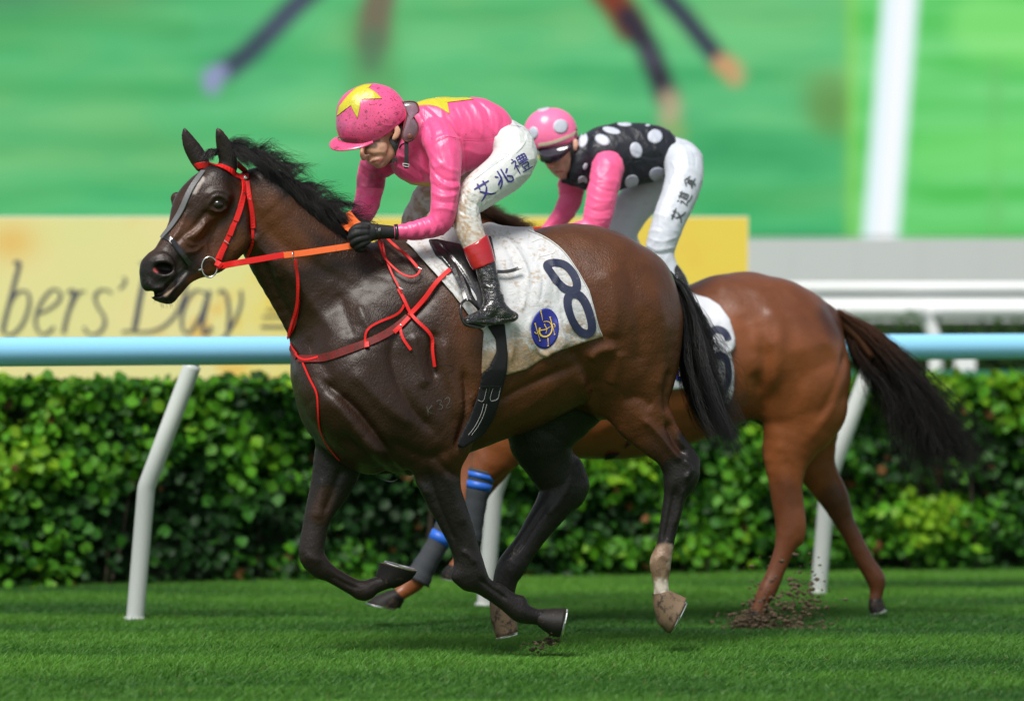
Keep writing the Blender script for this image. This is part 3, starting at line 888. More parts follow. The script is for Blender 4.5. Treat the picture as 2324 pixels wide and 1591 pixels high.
# ------------------------------------------------------------------ what stands behind, right of the board
def backdrop():
    Y = 14.0; s = FPX / (CAM_D + Y)
    x0, x1 = W(1360, 0, Y)[0], W(3400, 0, Y)[0]; z0, z1 = .9, CAM_H + (HZ - 542) / s
    root = empty('panel_wall', ((x0 + x1) / 2, Y, 0), 'pale grey panelled wall under the big screen at the right', 'wall')
    k = 14; wpan = (x1 - x0) / k
    for q in range(k):
        mb = MB(); mb.box((x0 + wpan * (q + .5), Y, (z0 + z1) / 2), (wpan - .0015, .08, z1 - z0)); mb.build('panel', M['wall'], root)
    mb = MB(); mb.box(((x0 + x1) / 2, Y + .082, (z1 + .0) / 2), (x1 - x0, .08, z1 - .02)); mb.build('wall_core', M['wall'], root)
    Y = 10.2; s = FPX / (CAM_D + Y)
    root = empty('outer_rail', (W(2090, 0, Y)[0], Y, 0), 'white double outer rail with kinked white leg and short posts beyond hedge', 'railing')
    x0, x1 = W(1300, 0, Y)[0], W(3500, 0, Y)[0]
    for nm, ya, yb, dpt in (('upper_rail', 641, 664, .0), ('shadow_strip', 664, 680, .03), ('lower_rail', 680, 724, -.02)):
        za, zb = CAM_H + (HZ - ya) / s, CAM_H + (HZ - yb) / s
        mb = MB()
        if nm == 'shadow_strip': mb.box(((x0 + x1) / 2, Y + dpt, (za + zb) / 2), (x1 - x0, .03, za - zb)); mb.build(nm, M['wall'], root)
        else:
            mb.tube(np.array([[x0, Y + dpt, (za + zb) / 2], [x1, Y + dpt, (za + zb) / 2]]), (za - zb) / 2, 24, True); mb.build(nm, M['white2'], root, True)
    mb = MB(); mb.tube(catmull(np.array([W(2062, 700, Y - .1), W(2085, 702, Y - .14), W(2105, 730, Y - .1), W(2122, 780, Y - .1), W(2124, 900, Y - .1), [W(2124, 900, Y)[0], Y - .1, 0]]), 5), .045, 14, True); mb.build('leg', M['white2'], root, True)
    for q, (pa, pb) in enumerate(((2165, 2210),)):
        u0, u1 = W(pa, 0, Y)[0], W(pb, 0, Y)[0]
        mb = MB(); mb.box(((u0 + u1) / 2, Y - .05, .50), (u1 - u0, .1, 1.0 + .34)); mb.build('post', M['white2'], root)
    # a second, darker hedge and a teal board far behind
    rg = np.random.default_rng(77)
    Yh = 12.0; sh = FPX / (CAM_D + Yh)
    root = empty('far_shrubs', (3.0, Yh, 0), 'dark green shrubs glimpsed beneath the white outer rail', 'shrub')
    xa, xb = W(1400, 0, Yh)[0], W(3400, 0, Yh)[0]
    mb = MB(); mb.box(((xa + xb) / 2, Yh + .3, .70), (xb - xa, .3, 1.40)); mb.build('inner_growth', M['core'], root)
    n = 9000
    P = np.stack([xa + (xb - xa) * rg.random(n), Yh - .05 + .2 * rg.random(n), 1.42 * rg.random(n)], 1)
    a_ = rg.normal(size=(n, 3)); b_ = rg.normal(size=(n, 3)); a_ /= np.linalg.norm(a_, axis=1)[:, None]; b_ /= np.linalg.norm(b_, axis=1)[:, None]
    V = np.stack([P, P + a_ * .06, P + a_ * .05 + b_ * .06], 1).reshape(-1, 3)
    lum = fbm(P * 1.6, 2, 3)
    t = np.clip(.3 + .5 * lum + .15 * rg.normal(size=n), 0, 1)[:, None]
    C = np.repeat(((1 - t) * np.array([.012, .03, .012]) + t * np.array([.06, .15, .02]))[:, None], 3, 1).reshape(-1, 3)
    o = mesh('foliage', V, None, M['leaf'], root, False, colors=C, T=np.arange(n * 3).reshape(-1, 3)); o['kind'] = 'stuff'
    Yt = 9.3; st_ = FPX / (CAM_D + Yt)
    x0, x1 = W(1900, 0, Yt)[0], W(3400, 0, Yt)[0]
    mb = MB(); mb.box(((x0 + x1) / 2, Yt, (CAM_H + (HZ - 842) / st_) / 2), (x1 - x0, .05, CAM_H + (HZ - 842) / st_)); o = mb.build('kick_board', M['teal'])
    tag(o, 'low teal green board showing just above the hedge top at far right', 'board')
backdrop()

# ------------------------------------------------------------------ the big screen with its picture
def screen():
    Y = 44.0; s = FPX / (CAM_D + Y)
    pxa, pxb, pya, pyb = -1300, 3700, -420, 541
    nx, ny = 1000, 210
    PX, PY = np.meshgrid(np.linspace(pxa, pxb, nx), np.linspace(pyb, pya, ny), indexing='ij')
    p = np.stack([PX.ravel(), PY.ravel()], 1)
    V = np.stack([(p[:, 0] - 1162) / s, np.full(len(p), Y), CAM_H + (HZ - p[:, 1]) / s], 1)
    i, j = np.meshgrid(np.arange(nx - 1), np.arange(ny - 1), indexing='ij')
    F = np.stack([i * ny + j, (i + 1) * ny + j, (i + 1) * ny + j + 1, i * ny + j + 1], -1).reshape(-1, 4)
    g0 = np.array([92., 188, 120]); C = np.tile(g0, (len(p), 1))
    st = fbm(np.stack([p[:, 0] / 330, p[:, 1] / 34, 0 * p[:, 0]], 1), 4, 41)[:, None]
    C += st * np.array([13, 10, 10])
    bl = fbm(np.stack([p[:, 0] / 260, p[:, 1] / 90, 0 * p[:, 0]], 1), 3, 45)[:, None]
    C += np.clip(bl, 0, 1) * np.array([18, 2, 0]) + np.clip(-bl, 0, 1) * np.array([-12, -12, -6])
    C += (np.clip((p[:, 1] - 350) / 200, 0, 1)[:, None]) * np.array([-18, -6, -8])
    def blot(pts, wd, soft_, rgb, a=1.0):
        nonlocal C
        L = np.array(pts, float)
        if len(L) > 2: L = catmull(L, 4)
        if len(L) == 1: d = np.linalg.norm(p - L[0], axis=1)
        else: d, _ = polydist(p, L)
        x = np.clip(1 - (d - wd) / soft_, 0, 1); x = (x * x * (3 - 2 * x) * a)[:, None]
        C = C * (1 - x) + np.array(rgb, float) * x
    blot([(0, 60), (200, 40), (420, 70)], 6, 40, (80, 170, 100), .6); blot([(0, 190), (260, 215), (500, 200)], 8, 40, (84, 176, 104), .5)
    blot([(1500, 60), (1700, 90), (1900, 60)], 10, 50, (120, 205, 130), .5)
    blot([(-100, -200), (300, -240)], 100, 200, (70, 60, 60), .6); blot([(760, -260), (1340, -260)], 150, 90, (70, 42, 34), 1)
    blot([(850, 200), (840, 60)], 28, 60, (96, 150, 90), .5)
    blot([(880, -60), (856, 20), (846, 90)], 18, 34, (122, 108, 92), .9); blot([(846, 90), (842, 140)], 10, 34, (90, 130, 96), .8)
    blot([(800, -90), (690, -4), (610, 76), (556, 128), (512, 160)], 8, 30, (66, 74, 92), .95); blot([(690, -4), (610, 76)], 5, 12, (88, 88, 116), .6)
    blot([(500, 165), (478, 176), (482, 196)], 6, 26, (150, 156, 196), 1)
    blot([(1340, -60), (1400, 10), (1430, 60)], 16, 36, (128, 66, 50), 1); blot([(1425, 40), (1462, 95), (1490, 160), (1512, 218)], 9, 32, (58, 54, 66), 1); blot([(1466, 110), (1484, 150)], 4, 9, (110, 110, 130), .6)
    blot([(1518, 226), (1524, 246), (1518, 272)], 8, 32, (186, 172, 138), .9); blot([(1532, 300)], 14, 28, (140, 176, 110), .8)
    blot([(1480, -40), (1545, 30), (1590, 85), (1632, 136)], 6, 28, (62, 62, 82), 1); blot([(1640, 146), (1662, 160), (1668, 172)], 10, 28, (204, 160, 116), 1); blot([(1685, 168)], 6, 16, (150, 190, 130), .7)
    blot([(1885, 232)], 14, 90, (118, 140, 74), .6); blot([(1895, 270)], 12, 60, (100, 150, 80), .5)
    r = (np.clip((p[:, 0] - 1922) / 14, 0, 1))[:, None]
    C = C * (1 - r) + (np.array([104., 206, 112]) + st * np.array([20, 12, 22])) * r
    e = np.exp(-((p[:, 0] - 1932) / 14) ** 2)[:, None]; C = C * (1 - .5 * e) + np.array([160., 214, 90]) * .5 * e
    blot([(2230, 60), (2420, 90)], 40, 70, (150, 236, 130), .6); blot([(2260, 150), (2260, 520)], 4, 24, (110, 196, 110), .6); blot([(2120, 350), (2400, 330)], 24, 60, (118, 220, 112), .6)
    blot([(2066, -300), (2043, 0), (2020, 280), (1996, 560)], 33, 16, (232, 248, 255), 1)
    blot([(2062, -300), (2048, 0), (2026, 280), (2002, 560)], 6, 16, (255, 255, 255), 1)
    C = np.clip(C, 0, 255) / 255
    C = np.where(C <= .04045, C / 12.92, ((C + .055) / 1.055) ** 2.4)
    x0, x1 = (pxa - 1162) / s, (pxb - 1162) / s; z0, z1 = CAM_H + (HZ - pyb) / s, CAM_H + (HZ - pya) / s
    root = empty('video_screen', ((x0 + x1) / 2, Y, 0), 'giant video screen showing galloping horse legs on bright green turf', 'screen')
    mesh('display', V, F, M['screen'], root, True, colors=C)
    mb = MB()
    mb.box(((x0 + x1) / 2, Y + .45, (z0 + z1) / 2), (x1 - x0 + .3, .8, z1 - z0)); 
    mb.build('cabinet', M['dark'], root)
    mb = MB()
    for q in np.linspace(x0 + 1, x1 - 1, 6): mb.box((q, Y + .5, z0 / 2), (.35, .35, z0))
    mb.build('supports', M['wall'], root)
screen()
# ------------------------------------------------------------------ horse in front
def yc1(x): return (x - 1100) * .00047
BL, BR, DK = np.array([.009, .0072, .0065]), np.array([.135, .045, .015]), np.array([.034, .0155, .0085])
def hoof(name, parent, cf, cb, toe, heel, Y, wr, frame, matl, shoe=True, bulge=.12):
    """cf/cb front and back of the coronet, toe/heel ends of the sole, picture points; wr half width in m"""
    def mk(a, b, ya=Y): return W(*toM(frame, a), Y), W(*toM(frame, b), Y)
    a0, a1 = mk(cf, cb); b0, b1 = mk(toe, heel)
    n = 28; th = np.arange(n) / n * 2 * np.pi
    rings = []
    for t, k in ((-.12, .90), (0, 1.0), (.12, 1.05), (.55, 1.14), (.90, 1.12), (1.0, 1.05)):
        e0 = a0 + (b0 - a0) * t; e1 = a1 + (b1 - a1) * t
        e0 = e0 + (e0 - e1) * bulge * 4 * max(t, 0) * (1.06 - t)
        c = (e0 + e1) / 2; h = (e0 - e1) / 2
        ww = wr * (.80 + .2 * max(t, 0)) * (1 if k >= 1 else .85)
        rings.append(c + np.cos(th)[:, None] * h * (1 if t >= 0 else .9) + np.sin(th)[:, None] * np.array([0, ww, 0]) * (1 - .12 * np.cos(th + math.pi)[:, None].clip(0)))
    e0, e1 = b0, b1; c = (e0 + e1) / 2
    up = (a0 + a1) / 2 - c; up /= np.linalg.norm(up)
    rings.append(c + (rings[-1] - c) * .80 + up * .002)
    rings.append(c + (rings[-1] - c) * .72 + up * .010)
    V = np.vstack(rings + [c[None] + up * .012]); m = len(rings)
    i, j = np.meshgrid(np.arange(m - 1), np.arange(n), indexing='ij')
    F = np.stack([i * n + j, i * n + (j + 1) % n, (i + 1) * n + (j + 1) % n, (i + 1) * n + j], -1).reshape(-1, 4)
    T = np.stack([np.full(n, m * n), (m - 1) * n + (np.arange(n) + 1) % n, (m - 1) * n + np.arange(n)], 1)
    mi = np.r_[(F[:, 0] >= (m - 3) * n).astype(int), np.ones(n, int)]
    o = mesh(name, V, F, None, parent, True, mats=[matl, M['sole']], midx=mi, T=T)
    if shoe:
        arc = th[(th < 2.65) | (th > 2 * np.pi - 2.65)]; arc = np.sort(np.where(arc > np.pi, arc - 2 * np.pi, arc))
        P = c - up * .004 + (np.cos(arc)[:, None] * (b0 - b1) / 2 + np.sin(arc)[:, None] * np.array([0, wr, 0])) * .97
        Vs, Fs = ribbon(P, np.tile(-up, (len(P), 1)), .016, .005)
        mesh('horseshoe', Vs, Fs, M['alu'], o, False)
    return o

def build_horse1():
    h = .0052
    Fd = Field((-1.62, -.72, .02), (1.02, .58, 2.16), h)
    yc = yc1
    def add(lst, frame='M', k=.02, n=3, dy=0):
        for P in chains(lst if isinstance(lst[0][0], (list, tuple)) else [lst], frame, yc):
            P[:, 1] += dy; Fd.add(P, k, n)
    # trunk: (x, y, radius, depth offset, depth ratio)
    add([(800, 842, 140, 0, .86), (870, 862, 172, 0, .80), (950, 790, 240, 0, .66), (1050, 772, 232, 0, .73), (1150, 752, 220, 0, .78), (1240, 722, 203, 0, .80), (1325, 706, 196, 0, .82), (1368, 738, 176, 0, .86), (1396, 806, 142, 0, .95)], k=.05)
    add([(860, 930, 148, 0, .80), (940, 915, 150, 0, .80), (1030, 850, 160, 0, .9)], k=.10)
    add([(905, 700, 168, 0, .42), (1000, 640, 95, 0, .5), (1100, 610, 75, 0, .6)], k=.12)                    # withers ridge
    add([(1440, 650, 70, 0, .9), (1492, 640, 28, 0, .8)], k=.10)                                             # tail head
    # neck
    add([(596, 480, 100, 0, .50), (612, 498, 94, 0, .52), (664, 560, 108, 0, .54), (728, 632, 126, 0, .56), (790, 706, 148, 0, .62), (836, 784, 168, 0, .76)], k=.05)
    add([(772, 850, 88, -.09, .9), (790, 900, 98, -.12, .85), (850, 960, 95, -.14, .8)], k=.07)            # near breast
    add([(754, 862, 76, .10, .9), (765, 920, 85, .12, .85)], k=.07)
    # shoulder and upper arm, near
    add([(930, 640, 60, -.10, .5), (880, 720, 82, -.15, .5), (830, 810, 90, -.19, .5), (850, 880, 80, -.20, .55)], k=.07)
    add([(850, 880, 80, -.19, .6), (930, 930, 100, -.20, .55), (985, 985, 92, -.19, .6)], k=.06)
    add([(960, 800, 80, -.2, .45), (1000, 900, 80, -.21, .5)], k=.08)
    # near foreleg
    add([(1000, 60, 150, -.19, .62), (1030, 200, 150, -.19, .58), (1042, 300, 140, -.18, .58), (1062, 420, 121, -.175, .6), (1118, 560, 104, -.17, .68), (1178, 700, 93, -.165, .78), (1212, 800, 87, -.16, .86), (1232, 870, 90, -.16, .86), (1258, 945, 88, -.16, .82), (1310, 1010, 66, -.16, .8), (1380, 1062, 58, -.16, .75), (1470, 1125, 54, -.16, .78), (1548, 1180, 62, -.16, .85), (1590, 1200, 58, -.16, .85), (1650, 1215, 50, -.16, .9), (1700, 1225, 52, -.16, 1.0)], 'E', k=.035)
    add([(1165, 965, 36, -.165, .8), (1220, 1000, 40, -.165, .8)], 'E', k=.05)
    add([(1430, 1040, 24, -.16, .9), (1500, 1100, 26, -.16, .9), (1560, 1120, 34, -.16, .9)], 'E', k=.03)
    # far foreleg
    add([(470, 60, 160, .13, .7), (420, 150, 158, .13, .62), (388, 300, 150, .135, .58), (342, 420, 122, .14, .6), (288, 540, 93, .145, .7), (258, 640, 82, .15, .8), (240, 740, 84, .15, .85), (236, 830, 84, .15, .85), (285, 900, 74, .15, .8), (340, 935, 58, .15, .78), (420, 985, 52, .15, .76), (500, 1030, 54, .15, .8), (565, 1052, 66, .15, .85), (620, 1025, 52, .15, .85), (690, 1000, 47, .15, .9), (730, 985, 50, .15, 1.0)], 'E', k=.035)
    # near hind: thigh, gaskin, hock, cannon
    add([(300, 350, 330, -.05, .7), (365, 600, 285, -.08, .62), (388, 830, 238, -.105, .6), (405, 985, 196, -.12, .58), (458, 1110, 152, -.125, .56), (512, 1195, 126, -.13, .56), (590, 1275, 108, -.13, .58), (650, 1370, 98, -.13, .66), (668, 1440, 92, -.13, .72)], 'G', k=.05)
    add([(560, 1040, 40, -.13, .8), (640, 1180, 42, -.13, .7), (728, 1300, 42, -.13, .8), (752, 1350, 44, -.13, .8), (735, 1420, 46, -.13, .8), (715, 1480, 42, -.13, .8)], 'G', k=.05)
    add([(672, 300, 92, -.13, .74), (650, 390, 82, -.13, .78), (630, 480, 70, -.13, .72), (608, 580, 62, -.13, .72), (588, 680, 58, -.13, .75), (568, 780, 60, -.13, .8), (545, 860, 72, -.13, .85), (542, 910, 70, -.13, .85), (545, 980, 54, -.13, .85), (550, 1050, 54, -.13, .9), (556, 1100, 58, -.13, .95)], 'H', k=.035)
    add([(1470, 800, 42, -.10, .6), (1488, 720, 45, -.08, .6)], k=.08)
    # far hind
    add([(1330, 800, 120, .10, .8), (1285, 890, 100, .14, .7), (1228, 975, 78, .15, .65), (1240, 1035, 60, .155, .62), (1266, 1085, 50, .16, .66), (1272, 1112, 47, .16, .7), (1252, 1152, 39, .16, .72), (1222, 1195, 33, .16, .72), (1192, 1240, 30, .16, .74), (1162, 1282, 33, .16, .85), (1148, 1310, 29, .16, .85), (1143, 1345, 25, .16, .9), (1143, 1372, 25, .16, 1.0)], k=.04)
    add([(1300, 1060, 22, .16, .8), (1318, 1100, 20, .16, .8), (1305, 1130, 18, .16, .8)], k=.04)
    # flank and belly
    add([(1080, 880, 112, 0, 1.15), (1180, 850, 112, 0, 1.15), (1270, 800, 110, 0, 1.2), (1330, 790, 80, -.05, 1.2)], k=.08)
    # head
    hd = -.03
    add([(640, 520, 145, 0, .95), (560, 610, 165, -.01, .86), (500, 690, 165, -.02, .78), (450, 830, 150, -.035, .66), (375, 950, 136, -.05, .66), (300, 1045, 122, -.06, .76), (222, 1105, 118, -.07, .78), (205, 1180, 96, -.07, .82)], 'A', k=.04, dy=hd)
    add([(740, 640, 150, 0, .66), (700, 800, 190, -.01, .52), (690, 870, 196, -.01, .5), (610, 1000, 148, -.02, .5), (500, 1075, 110, -.04, .55), (410, 1140, 92, -.05, .62), (330, 1230, 90, -.065, .74), (305, 1280, 78, -.07, .78)], 'A', k=.05, dy=hd)
    add([(205, 1210, 62, -.07, 1.0), (235, 1280, 46, -.07, 1.0)], 'A', k=.03, dy=hd)
    add([(668, 600, 74, -.068, .6), (650, 648, 82, -.070, .55)], 'A', k=.04, dy=hd)            # near orbit
    add([(372, 610, 46, .085, .8), (380, 690, 36, .075, .8)], 'A', k=.04, dy=hd)
    add([(268, 1080, 80, -.115, .35), (300, 1130, 70, -.115, .35)], 'A', k=.03, dy=hd)          # near nostril wing
    Pn = chains([[(235, 1105, 34, -.165, 1.6), (275, 1100, 46, -.165, 1.6), (305, 1108, 38, -.16, 1.6)]], 'A', yc)[0]
    Fd.sub(Pn, .012)
    Pm = chains([[(430, 1118, 7, -.15, 5), (380, 1165, 8, -.15, 5), (320, 1220, 8, -.16, 5), (262, 1262, 8, -.17, 5), (205, 1282, 9, -.16, 6)]], 'A', yc)[0]
    Fd.sub(Pm, .012)
    Fd.sub(chains([[(98, 1300, 20, -.10, 5), (150, 1288, 13, -.10, 5), (210, 1280, 6, -.10, 6)]], 'A', yc)[0], .012)
    Pe = chains([[(640, 652, 36, -.172, .7), (672, 648, 34, -.172, .7)]], 'A', yc)[0]
    ey = toM('A', (655, 650))
    Fd.sub(Pe, .008)
    # ears
    add([(742, 380, 56, -.035, .8), (722, 310, 62, -.04, .56), (698, 235, 54, -.045, .46), (672, 165, 34, -.05, .45), (655, 118, 11, -.05, .6)], 'A', k=.03)
    add([(545, 370, 56, .075, .8), (508, 305, 62, .075, .56), (466, 235, 54, .075, .46), (434, 165, 33, .075, .45), (419, 118, 11, .075, .6)], 'A', k=.03)
    Fd.sub(chains([[(690, 340, 22, -.085, .7), (678, 270, 24, -.085, .6), (664, 200, 14, -.08, .6)]], 'A', yc)[0], .012)
    Fd.sub(chains([[(500, 330, 22, .028, .7), (462, 270, 24, .028, .6), (434, 200, 14, .03, .6)]], 'A', yc)[0], .012)
    V, F = Fd.mesh()
    N = vnormals(V, F)
    p = proj(V)
    ycv = yc(p[:, 0])
    near = V[:, 1] < ycv + .02
    far = ~near
    # fur-deep muscles, veins and folds (both flanks of the head and trunk alike)
    fs = [
        # D frame: shoulder
        ([(1500, -120), (1330, 60), (1120, 220), (930, 330), (760, 420)], 60, -.006, 'D'),
        ([(430, 300), (520, 430), (640, 620), (800, 860)], 70, -.007, 'D'),
        ([(560, 640), (700, 760), (860, 900), (1050, 1150), (1160, 1320)], 42, -.013, 'D'),
        ([(640, 700), (760, 900), (900, 1100), (1040, 1260)], 60, .008, 'D'),
        ([(800, 560), (960, 720), (1120, 880), (1300, 1000)], 65, .006, 'D'),
        ([(1180, 240), (1130, 420), (1180, 640), (1300, 880), (1480, 1060)], 46, -.007, 'D'),
        ([(1300, 260), (1330, 480), (1400, 700)], 55, .007, 'D'),
        ([(1480, 240), (1440, 440), (1480, 620)], 36, -.007, 'D'),
        ([(1560, 300), (1560, 520), (1640, 760), (1680, 960)], 60, .006, 'D'),
        ([(1700, 560), (1720, 760), (1700, 980), (1640, 1180)], 30, -.008, 'D'),
        ([(1020, 1180), (1180, 1300), (1340, 1440), (1420, 1560)], 30, .006, 'D'),
        ([(720, 1080), (860, 1180), (1010, 1320), (1150, 1460)], 45, -.008, 'D'),
        ([(1100, 1120), (1260, 1200), (1420, 1260), (1600, 1180)], 50, -.006, 'D'),
        ([(860, 20), (930, 200), (1040, 330)], 40, .004, 'D'), ([(700, -60), (760, 120), (820, 300)], 50, -.004, 'D'),
        # neck
        ([(960, 1010), (1010, 1180), (1090, 1340), (1200, 1520)], 46, -.010, 'A'),
        ([(900, 860), (960, 960), (1060, 1080), (1100, 1200)], 34, .006, 'A'), ([(930, 680), (1000, 820), (1180, 980), (1400, 1120), (1620, 1230)], 60, -.004, 'A'),
        ([(1050, 1000), (1180, 1150), (1330, 1360), (1480, 1560)], 60, .006, 'A'), ([(860, 500), (900, 700), (905, 900)], 30, -.009, 'A'),
        # head
        ([(720, 560), (800, 620), (850, 760), (840, 900), (760, 1020)], 60, .004, 'A'),
        ([(590, 760), (500, 850), (430, 890)], 22, .005, 'A'), ([(700, 720), (640, 820), (560, 900), (470, 960)], 26, -.004, 'A'),
        ([(590, 690), (500, 800), (420, 870), (340, 930)], 20, -.004, 'A'), ([(560, 930), (500, 980), (430, 990)], 12, .003, 'A'), ([(420, 870), (440, 920), (480, 940), (540, 930)], 9, .003, 'A'),
        ([(640, 800), (600, 880), (570, 930), (590, 990)], 10, .003, 'A'), ([(560, 760), (540, 830), (480, 900)], 9, .003, 'A'),
        ([(590, 660), (615, 614), (660, 592), (706, 612), (724, 646)], 11, .0060, 'A'), ([(594, 672), (630, 698), (680, 700), (720, 670)], 10, .004, 'A'),
        ([(575, 600), (630, 560), (700, 560), (750, 600)], 22, .004, 'A'), ([(560, 700), (620, 735), (690, 730)], 12, -.003, 'A'),
        ([(440, 700), (410, 780), (350, 880), (300, 950)], 20, .003, 'A'), ([(520, 470), (470, 560), (430, 660)], 40, .003, 'A'),
        ([(440, 1112), (400, 1150), (350, 1200), (290, 1255), (235, 1285), (150, 1282)], 10, -.009, 'A'), ([(400, 1180), (350, 1240), (290, 1300), (220, 1320)], 14, .004, 'A'), ([(360, 1130), (300, 1200), (230, 1240), (150, 1225)], 16, .004, 'A'), ([(205, 1060), (250, 1050), (310, 1055), (345, 1095), (330, 1140), (280, 1160)], 13, .005, 'A'), ([(390, 1010), (370, 1090), (320, 1180), (250, 1230)], 26, -.003, 'A'),
        ([(150, 1180), (210, 1240), (280, 1230)], 20, .003, 'A'),
        # barrel and hindquarter
        ([(1090, 940), (1150, 900), (1230, 860), (1310, 830)], 10, -.006, 'M'), ([(1130, 960), (1210, 915), (1270, 870)], 14, .004, 'M'), ([(1075, 930), (1110, 890)], 8, -.004, 'M'),
        ([(1318, 850), (1335, 905), (1375, 960), (1430, 1010)], 14, .008, 'M'), ([(1300, 790), (1330, 840), (1345, 880)], 16, -.008, 'M'),
        ([(90, 700), (150, 640), (260, 620)], 34, .008, 'G'), ([(280, 640), (260, 760), (230, 860)], 45, .006, 'G'),
        ([(180, 120), (240, 260), (250, 420), (220, 560)], 60, .006, 'G'), ([(330, 60), (380, 300), (420, 540), (400, 760)], 55, -.006, 'G'), ([(500, 240), (560, 480), (560, 720), (520, 900)], 60, .005, 'G'),
        ([(300, 960), (400, 940), (500, 1000)], 40, -.005, 'G'), ([(600, 760), (580, 900), (590, 1040)], 24, -.006, 'G'),
        ([(420, 1060), (520, 1160), (620, 1280), (680, 1340)], 26, .006, 'G'), ([(590, 1090), (640, 1220), (700, 1300)], 22, -.011, 'G'), ([(700, 1330), (735, 1400), (700, 1460)], 18, .005, 'G'),
        ([(640, 400), (615, 520), (590, 640), (570, 740)], 16, -.005, 'H'), ([(690, 400), (665, 520), (635, 640)], 13, .004, 'H'), ([(520, 850), (560, 830), (600, 860)], 16, .003, 'H'),
        # forearms
        ([(960, 260), (1010, 420), (1080, 600), (1150, 760)], 24, -.006, 'E'), ([(1090, 300), (1140, 480), (1200, 640)], 34, .005, 'E'), ([(1010, 200), (1060, 260), (1150, 330)], 24, -.004, 'E'),
        ([(1190, 800), (1240, 830), (1270, 880)], 16, .004, 'E'), ([(1300, 980), (1380, 1040), (1480, 1110)], 12, -.004, 'E')]
    V = sculpt(V, F, fs, 'D', near, 2.0, 1.7)
    fs2 = [([(300, 330), (290, 480), (270, 600)], 30, .006, 'E'), ([(430, 260), (370, 420), (310, 560)], 26, -.006, 'E'), ([(200, 820), (240, 850), (290, 860)], 20, .003, 'E'), ([(360, 960), (450, 1010), (530, 1040)], 12, -.004, 'E'),
           ([(1240, 1150), (1205, 1200), (1170, 1255)], 6, -.004, 'M'), ([(1300, 1080), (1275, 1130), (1240, 1170)], 7, .003, 'M')]
    V = sculpt(V, F, fs2, 'E', far, 1.4)
    # girth presses in, wrinkles of skin behind the elbow
    wr = [([(1660 + 12 * i, 820 + 34 * i), (1735, 790 + 34 * i), (1800, 740 + 34 * i)], 9, .0035, 'D') for i in range(8)]
    V = sculpt(V, F, wr, 'D', near)
    V = V + vnormals(V, F) * (fbm(V * 16, 3, 8) * .0012 + fbm(V * 5, 2, 28) * .0030)[:, None]
    V = relax(V, F, 3, .4)
    # ---- coat colours
    p = proj(V); ycv = yc(p[:, 0]); near = V[:, 1] < ycv - .0; far = ~near
    C = np.tile(BR * np.array([.66, .68, .72]), (len(V), 1))
    C = tint(V, C, [([(480, 430), (330, 600)], 60, 120, DK, .95), ([(640, 500), (720, 640), (800, 760), (820, 900)], 120, 130, DK * .62, .92),
                    ([(420, 590), (340, 640)], 25, 45, BL * 1.6, .8), ([(340, 620), (370, 680)], 22, 22, BL, .9),
                    ([(545, 345), (620, 395), (680, 440), (760, 505), (840, 540)], 14, 26, BL, 1), ([(430, 310), (520, 360)], 35, 25, BL * 1.2, .9),
                    ([(880, 640), (890, 800), (920, 980)], 70, 130, DK * .7, .85)], 'M')
    C = tint(V, C, [([(640, 860), (760, 960), (700, 1020)], 90, 130, BR * .8, .6, None, 'A'), ([(400, 840), (480, 900)], 60, 80, BR * .8, .5, None, 'A'), ([(930, 600), (1100, 820), (1200, 960)], 60, 130, BR * 1.0, .6, None, 'A'), ([(480, 1200), (620, 1130)], 20, 40, BR * 1.4, .7, None, 'A'), ([(1250, 640), (1420, 780)], 60, 90, BR * .9, .4, None, 'A')], 'A')
    C = tint(V, C, [([(1030, 500), (1150, 740), (1250, 960), (1420, 1080), (1760, 1270)], 150, 160, BL * 1.2, 1, near, 'E'),
                    ([(420, 80), (400, 200)], 200, 60, BL * 1.3, .95, far, 'E'),
                    ([(360, 360), (300, 540), (240, 740), (300, 920), (560, 1060), (740, 990)], 150, 60, BL * 1.4, .95, far, 'E'), ([(330, 430), (280, 570)], 30, 50, DK * 1.3, .6, far, 'E')], 'E')
    C = tint(V, C, [([(640, 1330), (560, 1260)], 60, 110, BL * 1.3, .6, near, 'G'), ([(740, 1200), (780, 1350), (700, 1480)], 60, 60, BL, 1, near, 'G')], 'G')
    C = tint(V, C, [([(660, 330), (620, 560), (590, 720)], 110, 60, BL, 1, near, 'H'), ([(570, 840), (540, 900), (540, 1000), (560, 1110)], 70, 34, np.array([.30, .205, .135]), 1, near, 'H'), ([(610, 780), (605, 900)], 10, 22, np.array([.5, .42, .32]), .8, near, 'H'),
                    ([(545, 1040), (570, 1110), (600, 1150)], 54, 30, np.array([.55, .50, .41]), .95, near, 'H'), ([(570, 840), (575, 800)], 20, 30, np.array([.22, .14, .1]), .8, near, 'H')], 'H')
    C = tint(V, C, [([(1250, 900), (1200, 1010), (1290, 1090), (1180, 1250), (1145, 1380)], 120, 40, BL * 1.25, 1, far & (V[:, 2] < 1.1))], 'M')
    # far hind leg and inner thigh are tinted near black; star on the forehead; muddy muzzle hair
    C = tint(V, C, [([(545, 470), (490, 560)], 12, 14, np.array([.42, .36, .33]), .9, near, 'A'), ([(340, 1215), (290, 1290)], 10, 16, np.array([.24, .16, .11]), .8, near, 'A'), ([(410, 1130), (370, 1200)], 16, 20, np.array([.10, .09, .085]), .9, near, 'A'),
                    ([(212, 1112), (226, 1120)], 8, 12, np.array([.5, .10, .10]), 1, near, 'A'), ([(262, 1100), (300, 1110)], 34, 18, np.array([.010, .006, .006]), .9, near, 'A')], 'A')
    sk = near & (p[:, 1] > 1235) & (p[:, 0] > 1440) & (p[:, 0] < 1570)
    mm = np.clip(.5 + fbm(V[sk] * 40, 3, 55) * 1.1, 0, 1)[:, None]
    C[sk] = C[sk] * (1 - .55 * mm) + np.array([.11, .065, .035]) * .55 * mm
